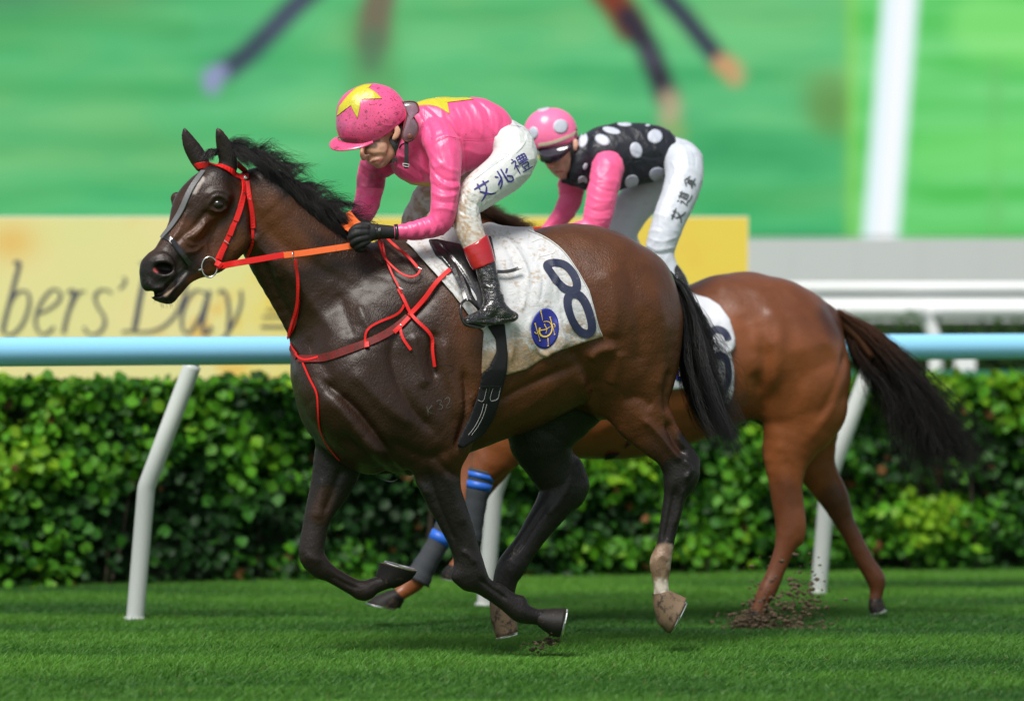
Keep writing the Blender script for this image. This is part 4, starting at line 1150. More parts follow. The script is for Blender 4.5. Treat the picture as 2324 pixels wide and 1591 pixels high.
    body = mesh('racehorse', V, F, M['coat1'], None, True, colors=np.clip(C, .003, 1))
    tag(body, 'wet dark bay racehorse in front with black mane and one muddy white hind sock', 'horse')
    SF = Surf(V, F)
    # ---- eyes, hooves
    e = W(ey[0], ey[1], 0); P, n_ = SF.ray(ey[0], ey[1])
    me = bmesh_sphere(P + np.array([0, .0085, 0]) if P is not None else e, .0195, (1.2, .8, .95), 'eye', M['eye'], body)
    hoof('hoof', body, (1690, 1290), (1672, 1168), (1815, 1340), (1852, 1160), yc(1255) - .16, .062, 'E', M['hoof'])
    hoof('hoof', body, (775, 1030), (640, 958), (893, 930), (668, 872), yc(900) + .15, .058, 'E', M['hoof'])
    hoof('hoof', body, (496, 1100), (618, 1056), (612, 1308), (708, 1100), yc(1500) - .13, .060, 'H', M['hoofpale'], bulge=.30)
    hoof('hoof', body, (1112, 1358), (1168, 1372), (1128, 1446), (1176, 1432), yc(1145) + .16, .055, 'M', M['hoofpale'])
    # ---- mane, forelock, tail
    G = []
    for k, (x, y) in enumerate(catmull([(500, 338), (545, 345), (610, 378), (665, 428), (720, 470), (765, 497), (800, 514)], 4)):
        Y = yc(x) - .005
        dirx = 28 + 20 * math.sin(k * 1.7)
        G.append(np.array([W(x - 4, y + 6, Y), W(x + dirx * .45, y - 5, Y - .02), W(x + dirx * 1.2, y + 6, Y - .055), W(x + dirx * 2.0, y + 38, Y - .085)]))
    Va, Fa = hairs(G, 3600, (.006, .006, .007), .0011, 9, 3, .006, locks=120, lockj=1.1)
    G2 = []
    for k, (x, y) in enumerate(catmull([(500, 330), (545, 338), (610, 366), (665, 412), (715, 450), (755, 474), (782, 492)], 4)):
        Y = yc(x)
        G2.append(np.array([W(x - 4, y + 14, Y), W(x + 22, y - 6 - 5 * math.sin(k), Y - .01), W(x + 50, y - 4 - 11 * math.sin(k * 1.3), Y - .015), W(x + 80, y + 8 - 16 * math.cos(k * 1.9), Y)]))
    Vb, Fb = hairs(G2, 950, (.005, .008, .005), .0008, 9, 13, .010, locks=60, lockj=2.2)
    G3 = [np.array([W(x, 352, yc(500) + o), W(x - 12, 340, yc(500) + o - .02), W(x - 26, 350, yc(480) + o - .03), W(x - 36, 366, yc(460) + o - .04)]) for x, o in ((510, -.03), (502, 0), (494, .03), (488, .05))]
    Vc, Fc = hairs(G3, 260, (.006, .006, .005), .001, 8, 17, .005)
    # thin layer over the near crest
    G4 = []
    for k, (x, y) in enumerate(catmull([(560, 362), (610, 392), (660, 440), (710, 482), (755, 510), (785, 530)], 4)):
        h_, n2 = SF.ray(x + 2, y + 16)
        if h_ is None: continue
        q = []
        for du, dv in ((-6, -8), (10, 8), (30, 26), (52, 44)):
            hh, nn = SF.ray(x + du, y + dv)
            q.append(hh + nn * .006 if hh is not None else W(x + du, y + dv, yc(x) - .03))
        G4.append(np.array(q))
    Vd, Fd_ = hairs(G4, 2200, (.006, .003, .006), .0011, 8, 23, .003)
    o1 = len(Va); o2 = o1 + len(Vb); o3 = o2 + len(Vc)
    mesh('mane', np.vstack([Va, Vb, Vc, Vd]), np.vstack([Fa, Fb + o1, Fc + o2, Fd_ + o3]), M['hair'], body)
    def tl(pts, fr='G', dd=0.0):
        L = toM(fr, pts); return np.array([W(x, y, yc(1520) + dd + .02 * k) for k, (x, y) in enumerate(L)])
    T = [tl([(540, 140), (640, 260), (668, 420), (690, 620), (712, 820), (790, 1040), (850, 1160)], dd=.02),
         tl([(540, 130), (660, 260), (715, 440), (750, 640), (780, 840), (850, 1060), (960, 1260)], dd=-.01),
         tl([(545, 120), (680, 240), (760, 440), (800, 620), (840, 800), (900, 1040), (1010, 1290)], dd=-.03),
         tl([(550, 110), (670, 230), (740, 400), (785, 560), (840, 720), (910, 900), (1000, 1060)], dd=0)]
    Va, Fa = hairs(T, 3300, (.0045, .020, .004), .0012, 14, 31, .014, bend=.8, locks=60, lockj=2.6)
    T2 = [tl([(545, 120), (680, 230), (760, 360), (860, 520), (960, 640), (1040, 760)]), tl([(545, 120), (700, 260), (790, 420), (880, 600), (980, 800), (1030, 960)]), tl([(560, 140), (690, 300), (760, 500), (850, 720), (960, 880), (1080, 960)]), tl([(560, 140), (690, 300), (740, 600), (800, 840), (900, 1000), (1100, 1040)])]
    Vb, Fb = hairs(T2, 500, (.016, .03, .014), .0009, 14, 37, .025)
    mb = MB(); dock = np.array([W(*toM('G', q), yc(1510)) for q in ((480, 150), (560, 160), (630, 230), (670, 330), (690, 430))])
    mb.tube(catmull(dock, 4), np.interp(np.arange(17), [0, 16], [.040, .014]), 12)
    mb.add(Va, Fa); mb.add(Vb, Fb)
    mb.build('tail', M['hair'], body, True)
    # whiskers
    rg = np.random.default_rng(9); mb = MB()
    for k in range(46):
        x, y = toM('A', (210 + 190 * rg.random(), 1290 + 70 * rg.random()))
        hh, nn = SF.ray(x, y)
        if hh is None: continue
        d = np.array([rg.normal() * .006 + .004, -.004, -.018 - .012 * rg.random()])
        mb.tube(np.array([hh, hh + d * .5 + nn * .004, hh + d]), [.0005, .0004, .0002], 3, False)
    mb.build('whiskers', M['hair'], body)
    # freeze brand
    mb = MB()
    pen(mb, SF, [[(1405, 845), (1418, 918)], [(1448, 838), (1412, 885), (1462, 905)], [(1482, 808), (1510, 790), (1526, 808), (1505, 828)], [(1505, 828), (1532, 838), (1528, 865), (1490, 872)],
                 [(1550, 790), (1575, 770), (1592, 790), (1580, 820), (1555, 858), (1598, 850)]], .0034, off=.0008, frame='D', th=.0005)
    mb.build('brand_mark', M['brand'], body)
    mb = MB()
    pen(mb, SF, [[(1340, 620), (1350, 670), (1400, 715), (1460, 705), (1510, 660), (1520, 590)], [(1390, 590), (1400, 650), (1440, 660), (1440, 610)], [(1500, 520), (1600, 520), (1620, 560), (1540, 590)], [(1450, 540), (1500, 525)]], .0018, off=.0006, frame='D', th=.0004)
    mb.build('brand_mark', M['hair'], body)
    return body, SF, Fd
def bmesh_sphere(c, r, sc, name, m, parent, seg=24):
    u, v = np.meshgrid(np.linspace(0, np.pi, seg // 2 + 1), np.arange(seg) / seg * 2 * np.pi, indexing='ij')
    V = np.stack([np.sin(u) * np.cos(v) * sc[0], np.sin(u) * np.sin(v) * sc[1], np.cos(u) * sc[2]], -1).reshape(-1, 3) * r + np.array(c)
    i, j = np.meshgrid(np.arange(seg // 2), np.arange(seg), indexing='ij')
    F = np.stack([i * seg + j, (i + 1) * seg + j, (i + 1) * seg + (j + 1) % seg, i * seg + (j + 1) % seg], -1).reshape(-1, 4)
    return mesh(name, V, F, m, parent)
horse1, SF1, FD1 = build_horse1()
# ------------------------------------------------------------------ saddlery of the horse in front
def shell(Fd, SFp, frame, poly, off, name=None, m=None, parent=None, wob=None, colors=None, mats=None, relax_n=2, ylim=None, extra=None, edge=.0):
    """a sheet lying over the horse: everything within 'off' of its skin and inside the outline"""
    poly = toM(frame, poly)
    ya, yb = Fd.lo[1], Fd.lo[1] + Fd.h * (Fd.n[1] - 1)
    cs = np.array([W(x_, y_, Y_) for x_ in (poly[:, 0].min() - 12, poly[:, 0].max() + 12) for y_ in (poly[:, 1].min() - 12, poly[:, 1].max() + 12) for Y_ in (ya, yb)])
    lo = cs.min(0); hi = cs.max(0)
    s = Fd.box(np.array(lo), np.array(hi))
    G = Field.__new__(Field); G.h = Fd.h
    G.lo = Fd.lo + np.array([q.start for q in s]) * Fd.h; G.n = np.array([q.stop - q.start for q in s])
    G.f = Fd.f[s] - off
    x, y, z = G.grid(); sc = FPX / (CAM_D + y)
    PX = (1162 + x[:, None, None] * sc[None, :, None]) + 0 * z[None, None, :]
    PY = (HZ - (z[None, None, :] - CAM_H) * sc[None, :, None]) + 0 * x[:, None, None]
    if wob is not None:
        G.f = G.f - wob(PX, PY, y[None, :, None]).astype(np.float32)
    sd = poly_sd(PX, PY, poly) / 573
    G.f = np.maximum(G.f, sd.astype(np.float32))
    G.f = np.maximum(G.f, -(Fd.f[s] + .012))
    if ylim is not None: G.f = np.maximum(G.f, (y[None, :, None] - ylim).astype(np.float32) + 0 * G.f)
    V, F = G.mesh()
    V = relax(V, F, relax_n, .5)
    return V, F
SC_POLY = [(42, 196), (100, 262), (250, 425), (390, 592), (470, 700), (560, 800), (548, 950), (545, 1088), (600, 1040), (640, 960), (705, 1092), (760, 1075), (845, 1052), (960, 978), (1010, 952), (1100, 915), (1200, 882), (1362, 832), (1335, 770), (1296, 620), (1268, 520), (1200, 400), (1130, 295), (1060, 220), (960, 158), (900, 130), (860, 15), (590, 0), (300, 20), (100, 100)]
def cloth_wob(PX, PY, Y):
    a = (PX - 1240) * .0; w1 = 0
    # folds run down from the saddle and the hem stands off the flank
    down = np.clip((PY - 560) / 260, 0, 1)
    w1 = .008 * down * np.sin((PX + PY * .25) / 11.5) * np.clip((PX - 1150) / 60, 0, 1) + .006 * down * np.sin((PX - PY * .5) / 23 + 1)
    w1 = (w1 + .004 * np.sin((PX * .8 + PY * .5) / 17.0)) * np.clip((PY - 535) / 60, 0, 1)
    return w1 + .006 * down + .010 * np.exp(-((PX - 1112) / 16) ** 2) * np.clip((560 - PY) / 30, 0, 1)
V, F = shell(FD1, SF1, 'F', SC_POLY, .014, 'x', None, wob=cloth_wob)
V = sculpt(V, F, [([(590, 160), (700, 180), (790, 270), (850, 400), (860, 520)], 16, .008), ([(640, 150), (760, 170), (840, 250)], 12, -.005), ([(820, 460), (840, 560), (810, 660)], 16, .006), ([(700, 220), (760, 330), (770, 420)], 14, -.004),
               ([(120, 250), (280, 400), (420, 540), (520, 660)], 12, .006), ([(90, 225), (240, 370), (400, 560)], 9, -.005), ([(880, 700), (860, 800), (930, 930), (1000, 960)], 16, .008), ([(1080, 640), (1110, 760), (1180, 850)], 18, -.006), ([(1050, 720), (1090, 830), (1110, 900)], 14, .007),
               ([(1000, 260), (1040, 400), (1050, 560)], 14, .004), ([(930, 330), (960, 470), (940, 600)], 14, -.004), ([(730, 720), (760, 860), (740, 1000)], 14, .004), ([(960, 640), (1000, 620), (1040, 680)], 10, .003)], 'F')
p = proj(V)
fx, fy = (p[:, 0] - 908) / .33892, (p[:, 1] - 482.4) / .33892
nz = fbm(np.stack([fx / 70, fy / 70, V[:, 1] * 0], 1), 4, 61); nf = fbm(np.stack([fx / 12, fy / 12, V[:, 1] * 0], 1), 3, 63)
mud = np.clip((fy - 760 + np.clip(fx - 900, 0, 500) * .12) / 210 + .45 * nz + .45 * nf, 0, 1)
mud = np.maximum(mud, np.clip((fy - 880) / 60 + .5 * nf, 0, .9))
mud = np.maximum(mud, .75 * np.clip(1 - np.abs((fx - 130) * .78 - (fy - 235) * .63 - 22) / 26, 0, 1) * np.clip(.5 + nf, 0, 1) * (fx < 560))
mud = np.maximum(mud, np.clip(nf * .9 + nz * .7 - .55, 0, .7))
mud = np.maximum(mud, .35 * np.clip(1 - np.abs(fx - (1075 + (fy - 300) * .42)) / 60, 0, 1) * np.clip(.4 + nf, 0, 1))
Cc = np.array([.56, .57, .59]) * (1 - mud[:, None]) + np.array([.30, .205, .115]) * mud[:, None] * (1 + .3 * nf[:, None])
cloth1 = mesh('saddle_cloth', V, F, M['cloth1'], None, True, colors=np.clip(Cc, .01, 1))
tag(cloth1, 'mud-spattered white saddlecloth with navy number 8 and round blue badge on the front horse', 'saddlecloth')
SC1 = Surf(V, F)
mb = MB()
pen(mb, SC1, [[(1132, 523), (1092, 505), (1045, 455), (1005, 400), (982, 362), (1000, 342), (1050, 338), (1105, 355), (1150, 400), (1178, 455), (1182, 500), (1162, 524), (1132, 523), (1115, 517)],
              [(1172, 545), (1205, 560), (1242, 610), (1270, 685), (1284, 760), (1272, 803), (1235, 812), (1192, 785), (1150, 720), (1125, 645), (1120, 585), (1138, 550), (1172, 545), (1190, 550)]], .033, off=.003, frame='F', th=.0012, smooth=1, even=True)
mb.build('number_eight', M['navy'], cloth1)
el = [toM('F', (970 + 94 * math.cos(t) * math.cos(.18) + 134 * math.sin(t) * math.sin(.18) * -.6, 777 + 134 * math.sin(t) + 12 * math.cos(t))) for t in np.arange(44) / 44 * 2 * np.pi]
Vp, Fp, Tp = patch(SC1, el, .003, 5)
badge = mesh('round_badge', Vp, Fp, M['royal'], cloth1, True, T=Tp)
SB = Surf(Vp, Fp)
mb = MB()
pen(mb, SB, [[(935, 770), (930, 800), (945, 825), (975, 832), (1005, 815), (1018, 780), (1010, 745), (985, 728), (958, 732)]], .0065, off=.002, frame='F', th=.001)
pen(mb, SB, [[(940, 665), (947, 690), (952, 725)], [(990, 840), (993, 890)], [(903, 745), (918, 800), (936, 855)], [(1003, 705), (1020, 760), (1035, 815)], [(935, 790), (970, 780), (1015, 762)], [(965, 745), (975, 810)], [(898, 800), (915, 815), (925, 795)], [(1025, 745), (1040, 750), (1036, 772)]], .0035, off=.0022, frame='F', th=.001)
pen(mb, SB, [[(936, 660), (946, 660)], [(898, 745), (908, 742)], [(998, 702), (1009, 700)], [(930, 858), (940, 856)], [(988, 893), (998, 892)], [(1030, 818), (1040, 816)]], .005, off=.0022, frame='F', th=.001)
mb.build('badge_motif', M['gold'], badge)
mb = MB()
ed = [(855, 122), (960, 165), (1055, 228), (1125, 302), (1193, 405), (1260, 525), (1288, 625), (1326, 770), (1352, 830)]
pen(mb, SC1, [ed], .004, off=.002, frame='F', th=.003); mb.build('edge_binding', M['stitch'], cloth1, True); mb = MB(); pen(mb, SC1, [[(50, 200), (108, 262), (258, 427), (398, 594), (478, 702)]], .004, off=.002, frame='F', th=.003); mb.build('edge_binding', M['stitch'], cloth1, True); mb = MB()
pen(mb, SC1, [[(880, 200), (960, 178), (1040, 262), (930, 300)]], .004, off=.001, frame='F', th=.0006)
mb.build('pocket_outline', M['stitch'], cloth1, True)

# saddle: flap, seat, girth, stirrup
saddle = empty('saddle', (W(1080, 540, 0)[0], 0, W(1080, 545, 0)[2]), 'small black racing saddle with wide black girth and steel stirrup', 'saddle')
V, F = shell(FD1, SF1, 'F', [(185, 180), (240, 175), (430, 215), (610, 150), (640, 300), (640, 560), (620, 690), (540, 700), (470, 560), (400, 470), (330, 370), (235, 285)], .026, 'x', None)
V = sculpt(V, F, [([(210, 210), (300, 320), (400, 450), (480, 580), (530, 680)], 10, .006), ([(250, 200), (340, 300), (440, 440), (520, 600)], 10, -.005)], 'F')
mesh('flap', V, F, M['blackleather'], saddle)
Fd = Field((-.42, -.30, 1.40), (.20, .30, 1.78), .006)
for P in chains([[(205, 205, 34, 0, 2.2), (250, 208, 36, 0, 2.6), (330, 230, 30, 0, 3.6), (430, 240, 26, 0, 4.6), (540, 215, 28, 0, 5.0), (620, 178, 34, 0, 4.2)]], 'F', yc1): Fd.add(P, .02)
V, F = Fd.mesh(); mesh('seat', relax(V, F, 2), F, M['blackleather'], saddle)
V, F = shell(FD1, SF1, 'F', [(560, 640), (690, 640), (712, 850), (722, 960), (715, 1060), (690, 1170), (660, 1280), (625, 1390), (560, 1490), (420, 1580), (380, 1560), (400, 1500), (470, 1360), (515, 1240), (530, 1170), (548, 1080), (600, 1040), (645, 930), (640, 850), (590, 770)], .020, wob=lambda PX, PY, Y: .020 * np.clip(1 - (PY - 838) / 40, 0, 1) + 0 * PX)
girth = mesh('girth', V, F, M['blackcloth'], saddle)
SG = Surf(V, F)
mb = MB()
pen(mb, SG, [[(535, 1172), (522, 1200), (514, 1235), (522, 1255), (556, 1264), (570, 1215), (580, 1175)], [(612, 1262), (600, 1250), (610, 1210), (622, 1175)], [(612, 1262), (652, 1250), (662, 1215), (672, 1172)], [(560, 1280), (540, 1350), (500, 1430), (455, 1490)], [(580, 1282), (560, 1350), (520, 1430), (476, 1490)]], .0016, off=.0015, frame='F', th=.0008)
mb.build('stitching', M['stitch'], girth)
mb = MB()
pen(mb, SG, [[(528, 1168), (600, 1160), (680, 1162)], [(596, 1166), (584, 1262)]], .006, off=.002, frame='F', th=.004); mb.build('buckle_guard', M['blackleather'], girth)
def wp(fr, u, v, Y): return W(*toM(fr, (u, v)), Y)
mb = MB()
Ps = np.array([wp('F', 300, 250, -.20), wp('F', 345, 340, -.27), wp('F', 385, 440, -.325), wp('F', 420, 520, -.37), wp('F', 442, 590, -.40)])
C_ = resample(catmull(Ps, 5), .012); Vv, Fv = ribbon(C_, np.tile([0, -1, .1], (len(C_), 1)), .015, .004); mb.add(Vv, Fv)
Ps = np.array([wp('F', 325, 280, -.21), wp('F', 385, 380, -.28), wp('F', 425, 470, -.335), wp('F', 462, 580, -.39)])
C_ = resample(catmull(Ps, 5), .012); Vv, Fv = ribbon(C_, np.tile([0, -1, .1], (len(C_), 1)), .013, .004); mb.add(Vv, Fv)
mb.build('stirrup_leather', M['blackleather'], saddle)
Ps = catmull(np.array([wp('F', 440, 585, -.40), wp('F', 412, 610, -.44), wp('F', 404, 660, -.455), wp('F', 418, 718, -.455), wp('F', 440, 752, -.45), wp('F', 500, 765, -.41), wp('F', 560, 762, -.36), wp('F', 560, 700, -.335), wp('F', 520, 640, -.345), wp('F', 470, 592, -.375), wp('F', 440, 585, -.40)]), 4)[:-1]
closed_tube('stirrup_iron', Ps, .0055, M['blackleather'], saddle)
mb = MB(); P_, N_ = strap(mb, SC1, 'F', [(640, 415), (700, 418), (760, 408), (826, 388)], 22, lift=[.02, .022, .025, .03], th=.005)
mb.build('leather_end', M['blackleather'], saddle)

# bridle
bridle = empty('bridle', (W(595, 520, -.25)[0], -.25, 1.5), 'bright red bridle with steel bit ring and orange-gripped reins on the dark bay head', 'bridle')
def S1(name, m, specs, parent=bridle):
    mb = MB()
    for sp in specs: strap(mb, SF1, *sp[:3], **(sp[3] if len(sp) > 3 else {}))
    return mb.build(name, m, parent, False)
S1('browband', M['red'], [('A', [(462, 446), (468, 415), (490, 386), (540, 370), (620, 376), (700, 400), (770, 434), (850, 478)], 44, dict(off=.007, th=.005))])
S1('headpiece', M['red'], [('A', [(792, 300), (822, 340), (845, 390), (856, 440), (856, 478)], 44, dict(off=.004, th=.005)), ('A', [(800, 318), (838, 372), (850, 420)], 26, dict(off=.008, th=.003))])
S1('cheekpiece', M['red'], [('A', [(838, 490), (832, 560), (822, 640), (800, 720), (772, 790), (745, 850), (718, 910), (690, 965), (664, 1015), (646, 1050)], 34, dict(off=.003, th=.005)),
                            ('A', [(826, 590), (812, 680), (782, 770)], 38, dict(off=.007, th=.005)), ('A', [(766, 800), (740, 870)], 38, dict(off=.007, th=.005)), ('A', [(708, 940), (676, 1000), (660, 1040)], 36, dict(off=.007, th=.005))])
S1('throatlatch', M['red'], [('A', [(866, 492), (872, 560), (880, 640), (896, 730), (905, 820)], 34, dict(off=.005, th=.005)), ('A', [(898, 800), (900, 880), (893, 960), (868, 1020)], 22, dict(off=.004, th=.0025)), ('A', [(872, 620), (884, 700), (902, 820)], 30, dict(off=.009, th=.004))])
h_, n_ = SF1.ray(*toM('A', (853, 474)))
if h_ is not None: bmesh_sphere(h_ + n_ * .010, .0092, (1, .5, 1), 'rosette', M['steel'], bridle)
mb = MB()
for fr, pts in (('A', [(700, 905), (735, 930)]), ('A', [(820, 578), (842, 586)]), ('A', [(866, 614), (892, 622)])):
    pen(mb, SF1, [pts], .004, off=.013, frame=fr, th=.003)
mb.build('buckle', M['steel'], bridle)
S1('face_strap', M['rubber'], [('A', [(556, 420), (510, 480), (465, 548), (432, 620), (402, 690), (368, 750), (325, 815), (285, 862), (262, 892)], 40, dict(off=.002, th=.006))])
S1('noseband', M['blackleather'], [('A', [(200, 925), (240, 888), (300, 880), (345, 930), (385, 985), (425, 1035), (450, 1068)], 36, dict(off=.003, th=.006)), ('A', [(330, 905), (380, 975), (420, 1025)], 30, dict(off=.009, th=.0028)), ('A', [(440, 1050), (448, 1085)], 22, dict(off=.004, th=.0025))])
hb, nb = SF1.ray(*toM('A', (610, 1060)))
Yb = (hb[1] if hb is not None else -.45) - .014
ring = np.array([wp('A', 597 + 55 * math.cos(t), 1094 + 72 * math.sin(t), Yb + .004 * math.cos(t)) for t in np.arange(32) / 32 * 2 * np.pi])
closed_tube('bit_ring', ring, .0034, M['steel'], bridle, 8)
mb = MB(); mb.tube(np.array([wp('A', 432, 1122, Yb + .0), wp('A', 470, 1112, Yb - .002), wp('A', 520, 1114, Yb), wp('A', 552, 1112, Yb)]), [.004, .0055, .0055, .005], 10)
mb.tube(np.array([wp('A', 494, 1078, Yb - .003), wp('A', 492, 1130, Yb - .003)]), .003, 8); mb.build('bit', M['steel'], bridle, True)
# reins
YR = [Yb - .004, Yb - .006, -.43, -.40, -.375, -.35, -.33]
def free(mb, fr, pts, wd, th=.005, nrm=(0, -1, .12), tw=None):
    Q = np.array([list(wp(fr, a, b, y)) for a, b, y in pts]); C = resample(catmull(Q, 6), .008)
    N = np.tile(np.array(nrm, float), (len(C), 1))
    if tw is not None:
        t = np.linspace(0, 1, len(C)); T = np.gradient(C, axis=0); T /= np.linalg.norm(T, axis=1)[:, None]; B = np.cross(T, N)
        a = np.interp(t, np.linspace(0, 1, len(tw)), np.radians(tw)); N = N * np.cos(a)[:, None] + B * np.sin(a)[:, None]
    Vv, Fv = ribbon(C, N, wd * FR[fr][2] / 573, th); mb.add(Vv, Fv)
mb = MB(); free(mb, 'A', [(648, 1088, Yb - .006), (690, 1085, Yb - .007), (780, 1068, -.455), (900, 1048, -.43), (1130, 1008, -.375)], 42, .006)
free(mb, 'A', [(640, 1062, Yb - .004), (668, 1075, Yb - .012), (682, 1092, Yb - .010)], 40, .008); mb.build('rein', M['red'], bridle)
mb = MB(); free(mb, 'A', [(1124, 1012, -.377), (1250, 998, -.355), (1400, 976, -.335), (1540, 955, -.32), (1668, 934, -.305)], 44, .007); mb.build('rubber_grip', M['orange'], bridle)
mb = MB(); free(mb, 'B', [(225, 1120, -.25), (262, 1105, -.26), (300, 1090, -.28), (330, 1110, -.30)], 34, .006); free(mb, 'B', [(240, 1015, -.20), (268, 1050, -.23), (300, 1085, -.26), (335, 1115, -.28)], 64, .006); free(mb, 'B', [(208, 1085, -.22), (250, 1125, -.26), (290, 1150, -.29)], 30, .006)
mb.build('rubber_grip', M['orange'], bridle)
mb = MB()
strap(mb, SF1, 'N', [(575, 540), (640, 680), (730, 800), (860, 920), (1000, 1020), (1120, 1070), (1230, 1070), (1300, 1020), (1312, 960)], 32, off=.006, th=.003, lift=[.05, .04, .03, .024, .02, .018, .018, .018, .018])
strap(mb, SF1, 'N', [(615, 520), (700, 640), (760, 780), (830, 930), (900, 1080), (985, 1235), (1020, 1300)], 30, off=.004, th=.003, lift=[.05, .04, .028, .018, .012, .01, .01])
strap(mb, SF1, 'N', [(720, 460), (830, 560), (950, 650), (1080, 740), (1200, 850), (1270, 940)], 46, off=.006, th=.004, lift=[.05, .04, .032, .026, .022, .02])
mb.build('rein_ends', M['red'], bridle)
mb = MB(); pen(mb, SF1, [[(1262, 930), (1335, 962)], [(975, 1235), (1045, 1266)]], .005, off=.026, frame='N', th=.004); mb.build('buckle', M['steel'], bridle)

# breastplate and martingale
bp = empty('breastplate', (W(800, 780, -.3)[0], -.3, 1.2), 'red leather breastplate and martingale straps across the front horse chest', 'breastplate')
S1('chest_band', M['dred'], [('D', [(395, 470), (470, 474), (560, 466), (650, 446), (750, 408), (850, 374), (940, 340), (1040, 296), (1130, 244), (1200, 192), (1260, 140)], 62, dict(off=.003, th=.006)), ('D', [(380, 462), (345, 420), (330, 380)], 40, dict(off=.004, th=.005))], bp)
S1('strap', M['red'], [('D', [(1140, 262), (1200, 212), (1270, 140), (1350, 40), (1400, -10)], 34, dict(off=.009, th=.0028)), ('F', [(60, 700), (150, 590), (250, 470), (348, 384)], 30, dict(off=.017, th=.005))], bp)
mb = MB()
for t_ in np.linspace(.12, .8, 9):
    u_, v_ = 60 + (348 - 60) * t_, 700 + (384 - 700) * t_
    pen(mb, SF1, [[(u_, v_), (u_ + 4, v_ - 5)]], .0035, off=.0205, frame='F', th=.0006)
mb.build('punched_holes', M['blackleather'], bp)['kind'] = 'stuff'
S1('strap', M['red'], [('D', [(1180, -80), (1215, -10), (1245, 70), (1280, 130), (1340, 190), (1400, 238), (1445, 310), (1465, 400), (1482, 528)], 26, dict(off=.006, th=.0028, lift=[.004, .006, .012, .015, .014, .012, .010, .008, .006]))], bp)
S1('strap', M['red'], [('D', [(922, 386), (916, 330), (915, 270), (940, 226), (1000, 190), (1080, 155), (1160, 118), (1210, 80), (1222, 40)], 18, dict(off=.006, th=.0028)), ('D', [(925, 330), (935, 385)], 34, dict(off=.011, th=.005))], bp)
S1('strap', M['red'], [('D', [(1196, 205), (1198, 262), (1215, 310), (1250, 356), (1284, 396)], 22, dict(off=.008, th=.0028))], bp)
S1('strap', M['red'], [('D', [(376, 428), (392, 462), (430, 484), (490, 480), (552, 456)], 18, dict(off=.008, th=.003))], bp)
S1('martingale_strap', M['red'], [('D', [(425, 500), (455, 570), (490, 650), (530, 720), (543, 790), (548, 900), (556, 1010), (590, 1100), (640, 1180), (715, 1268)], 15, dict(off=.004, th=.0025))], bp)
S1('martingale_strap', M['red'], [('A', [(1194, 1046), (1206, 1110), (1224, 1190), (1236, 1280), (1226, 1380), (1205, 1470), (1172, 1570)], 22, dict(off=.006, th=.0025, lift=[.03, .022, .016, .012, .010, .008, .006])),
                                  ('D', [(392, -10), (384, 90), (366, 190), (330, 268), (286, 310)], 22, dict(off=.006, th=.0025))], bp)
S1('martingale_strap', M['red'], [('D', [(232, 190), (240, 240), (262, 290), (276, 312)], 18, dict(off=.010, th=.004)), ('D', [(286, 308), (320, 346), (352, 392), (384, 432)], 16, dict(off=.006, th=.0025))], bp)
mr = np.array([wp('A', 1190 + 8 * math.cos(t), 1018 + 34 * math.sin(t), -.372 + .012 * math.cos(t)) for t in np.arange(20) / 20 * 2 * np.pi])
closed_tube('martingale_ring', mr, .002, M['steel'], bp, 6)
mb = MB(); pen(mb, SF1, [[(1285, 108), (1300, 118)], [(1195, 205), (1205, 215)], [(276, 306), (290, 322)]], .004, off=.014, frame='D', th=.003); mb.build('buckle', M['steel'], bp)
mb = MB(); free(mb, 'E', [(540, 268, -.06), (620, 312, -.08), (700, 350, -.10), (745, 358, -.11), (780, 342, -.12)], 7, .003); mb.build('loose_strap', M['blackleather'], bp)
# ------------------------------------------------------------------ rider in front
def kanji(ch):
    D = {'ai': [[(.03, .22), (.97, .20)], [(.34, .04), (.31, .38)], [(.68, .04), (.70, .36)], [(.70, .42), (.52, .68), (.30, .86), (.04, .98)], [(.24, .46), (.46, .68), (.70, .88), (.98, .97)]],
         'siu': [[(.38, .04), (.37, .5), (.24, .78), (.02, .97)], [(.10, .24), (.26, .38)], [(.04, .74), (.30, .54)], [(.60, .04), (.60, .50), (.62, .84), (.74, .92), (.92, .90), (.96, .68)], [(.93, .18), (.72, .38)], [(.70, .52), (.96, .70)]],
         'lai': [[(.14, .02), (.22, .12)], [(.02, .22), (.30, .20), (.18, .42), (.02, .58)], [(.18, .42), (.18, .98)], [(.22, .46), (.33, .58)], [(.42, .08), (.95, .08), (.95, .38), (.42, .38), (.42, .08)], [(.60, .02), (.60, .38)], [(.78, .02), (.78, .38)], [(.42, .23), (.95, .23)],
                 [(.38, .48), (.99, .48)], [(.50, .58), (.88, .58), (.88, .75), (.50, .75), (.50, .58)], [(.54, .80), (.60, .91)], [(.84, .80), (.77, .91)], [(.36, .97), (1.0, .97)]],
         'do': [[(.50, .02), (.56, .11)], [(.82, .02), (.74, .11)], [(.36, .15), (.98, .15)], [(.48, .26), (.86, .26), (.86, .72), (.48, .72), (.48, .26)], [(.48, .41), (.86, .41)], [(.48, .56), (.86, .56)], [(.08, .10), (.20, .22)], [(.03, .42), (.25, .40), (.10, .80)], [(.02, .92), (.28, .84), (.55, .95), (.98, .97)]],
         'na': [[(.50, .0), (.30, .18), (.06, .32)], [(.50, .0), (.70, .18), (.96, .32)], [(.34, .30), (.66, .30)], [(.34, .38), (.66, .38), (.66, .52), (.34, .52), (.34, .38)], [(.24, .63), (.76, .60)], [(.08, .76), (.94, .75)], [(.50, .56), (.50, .95), (.36, .92)]]}
    return D[ch]
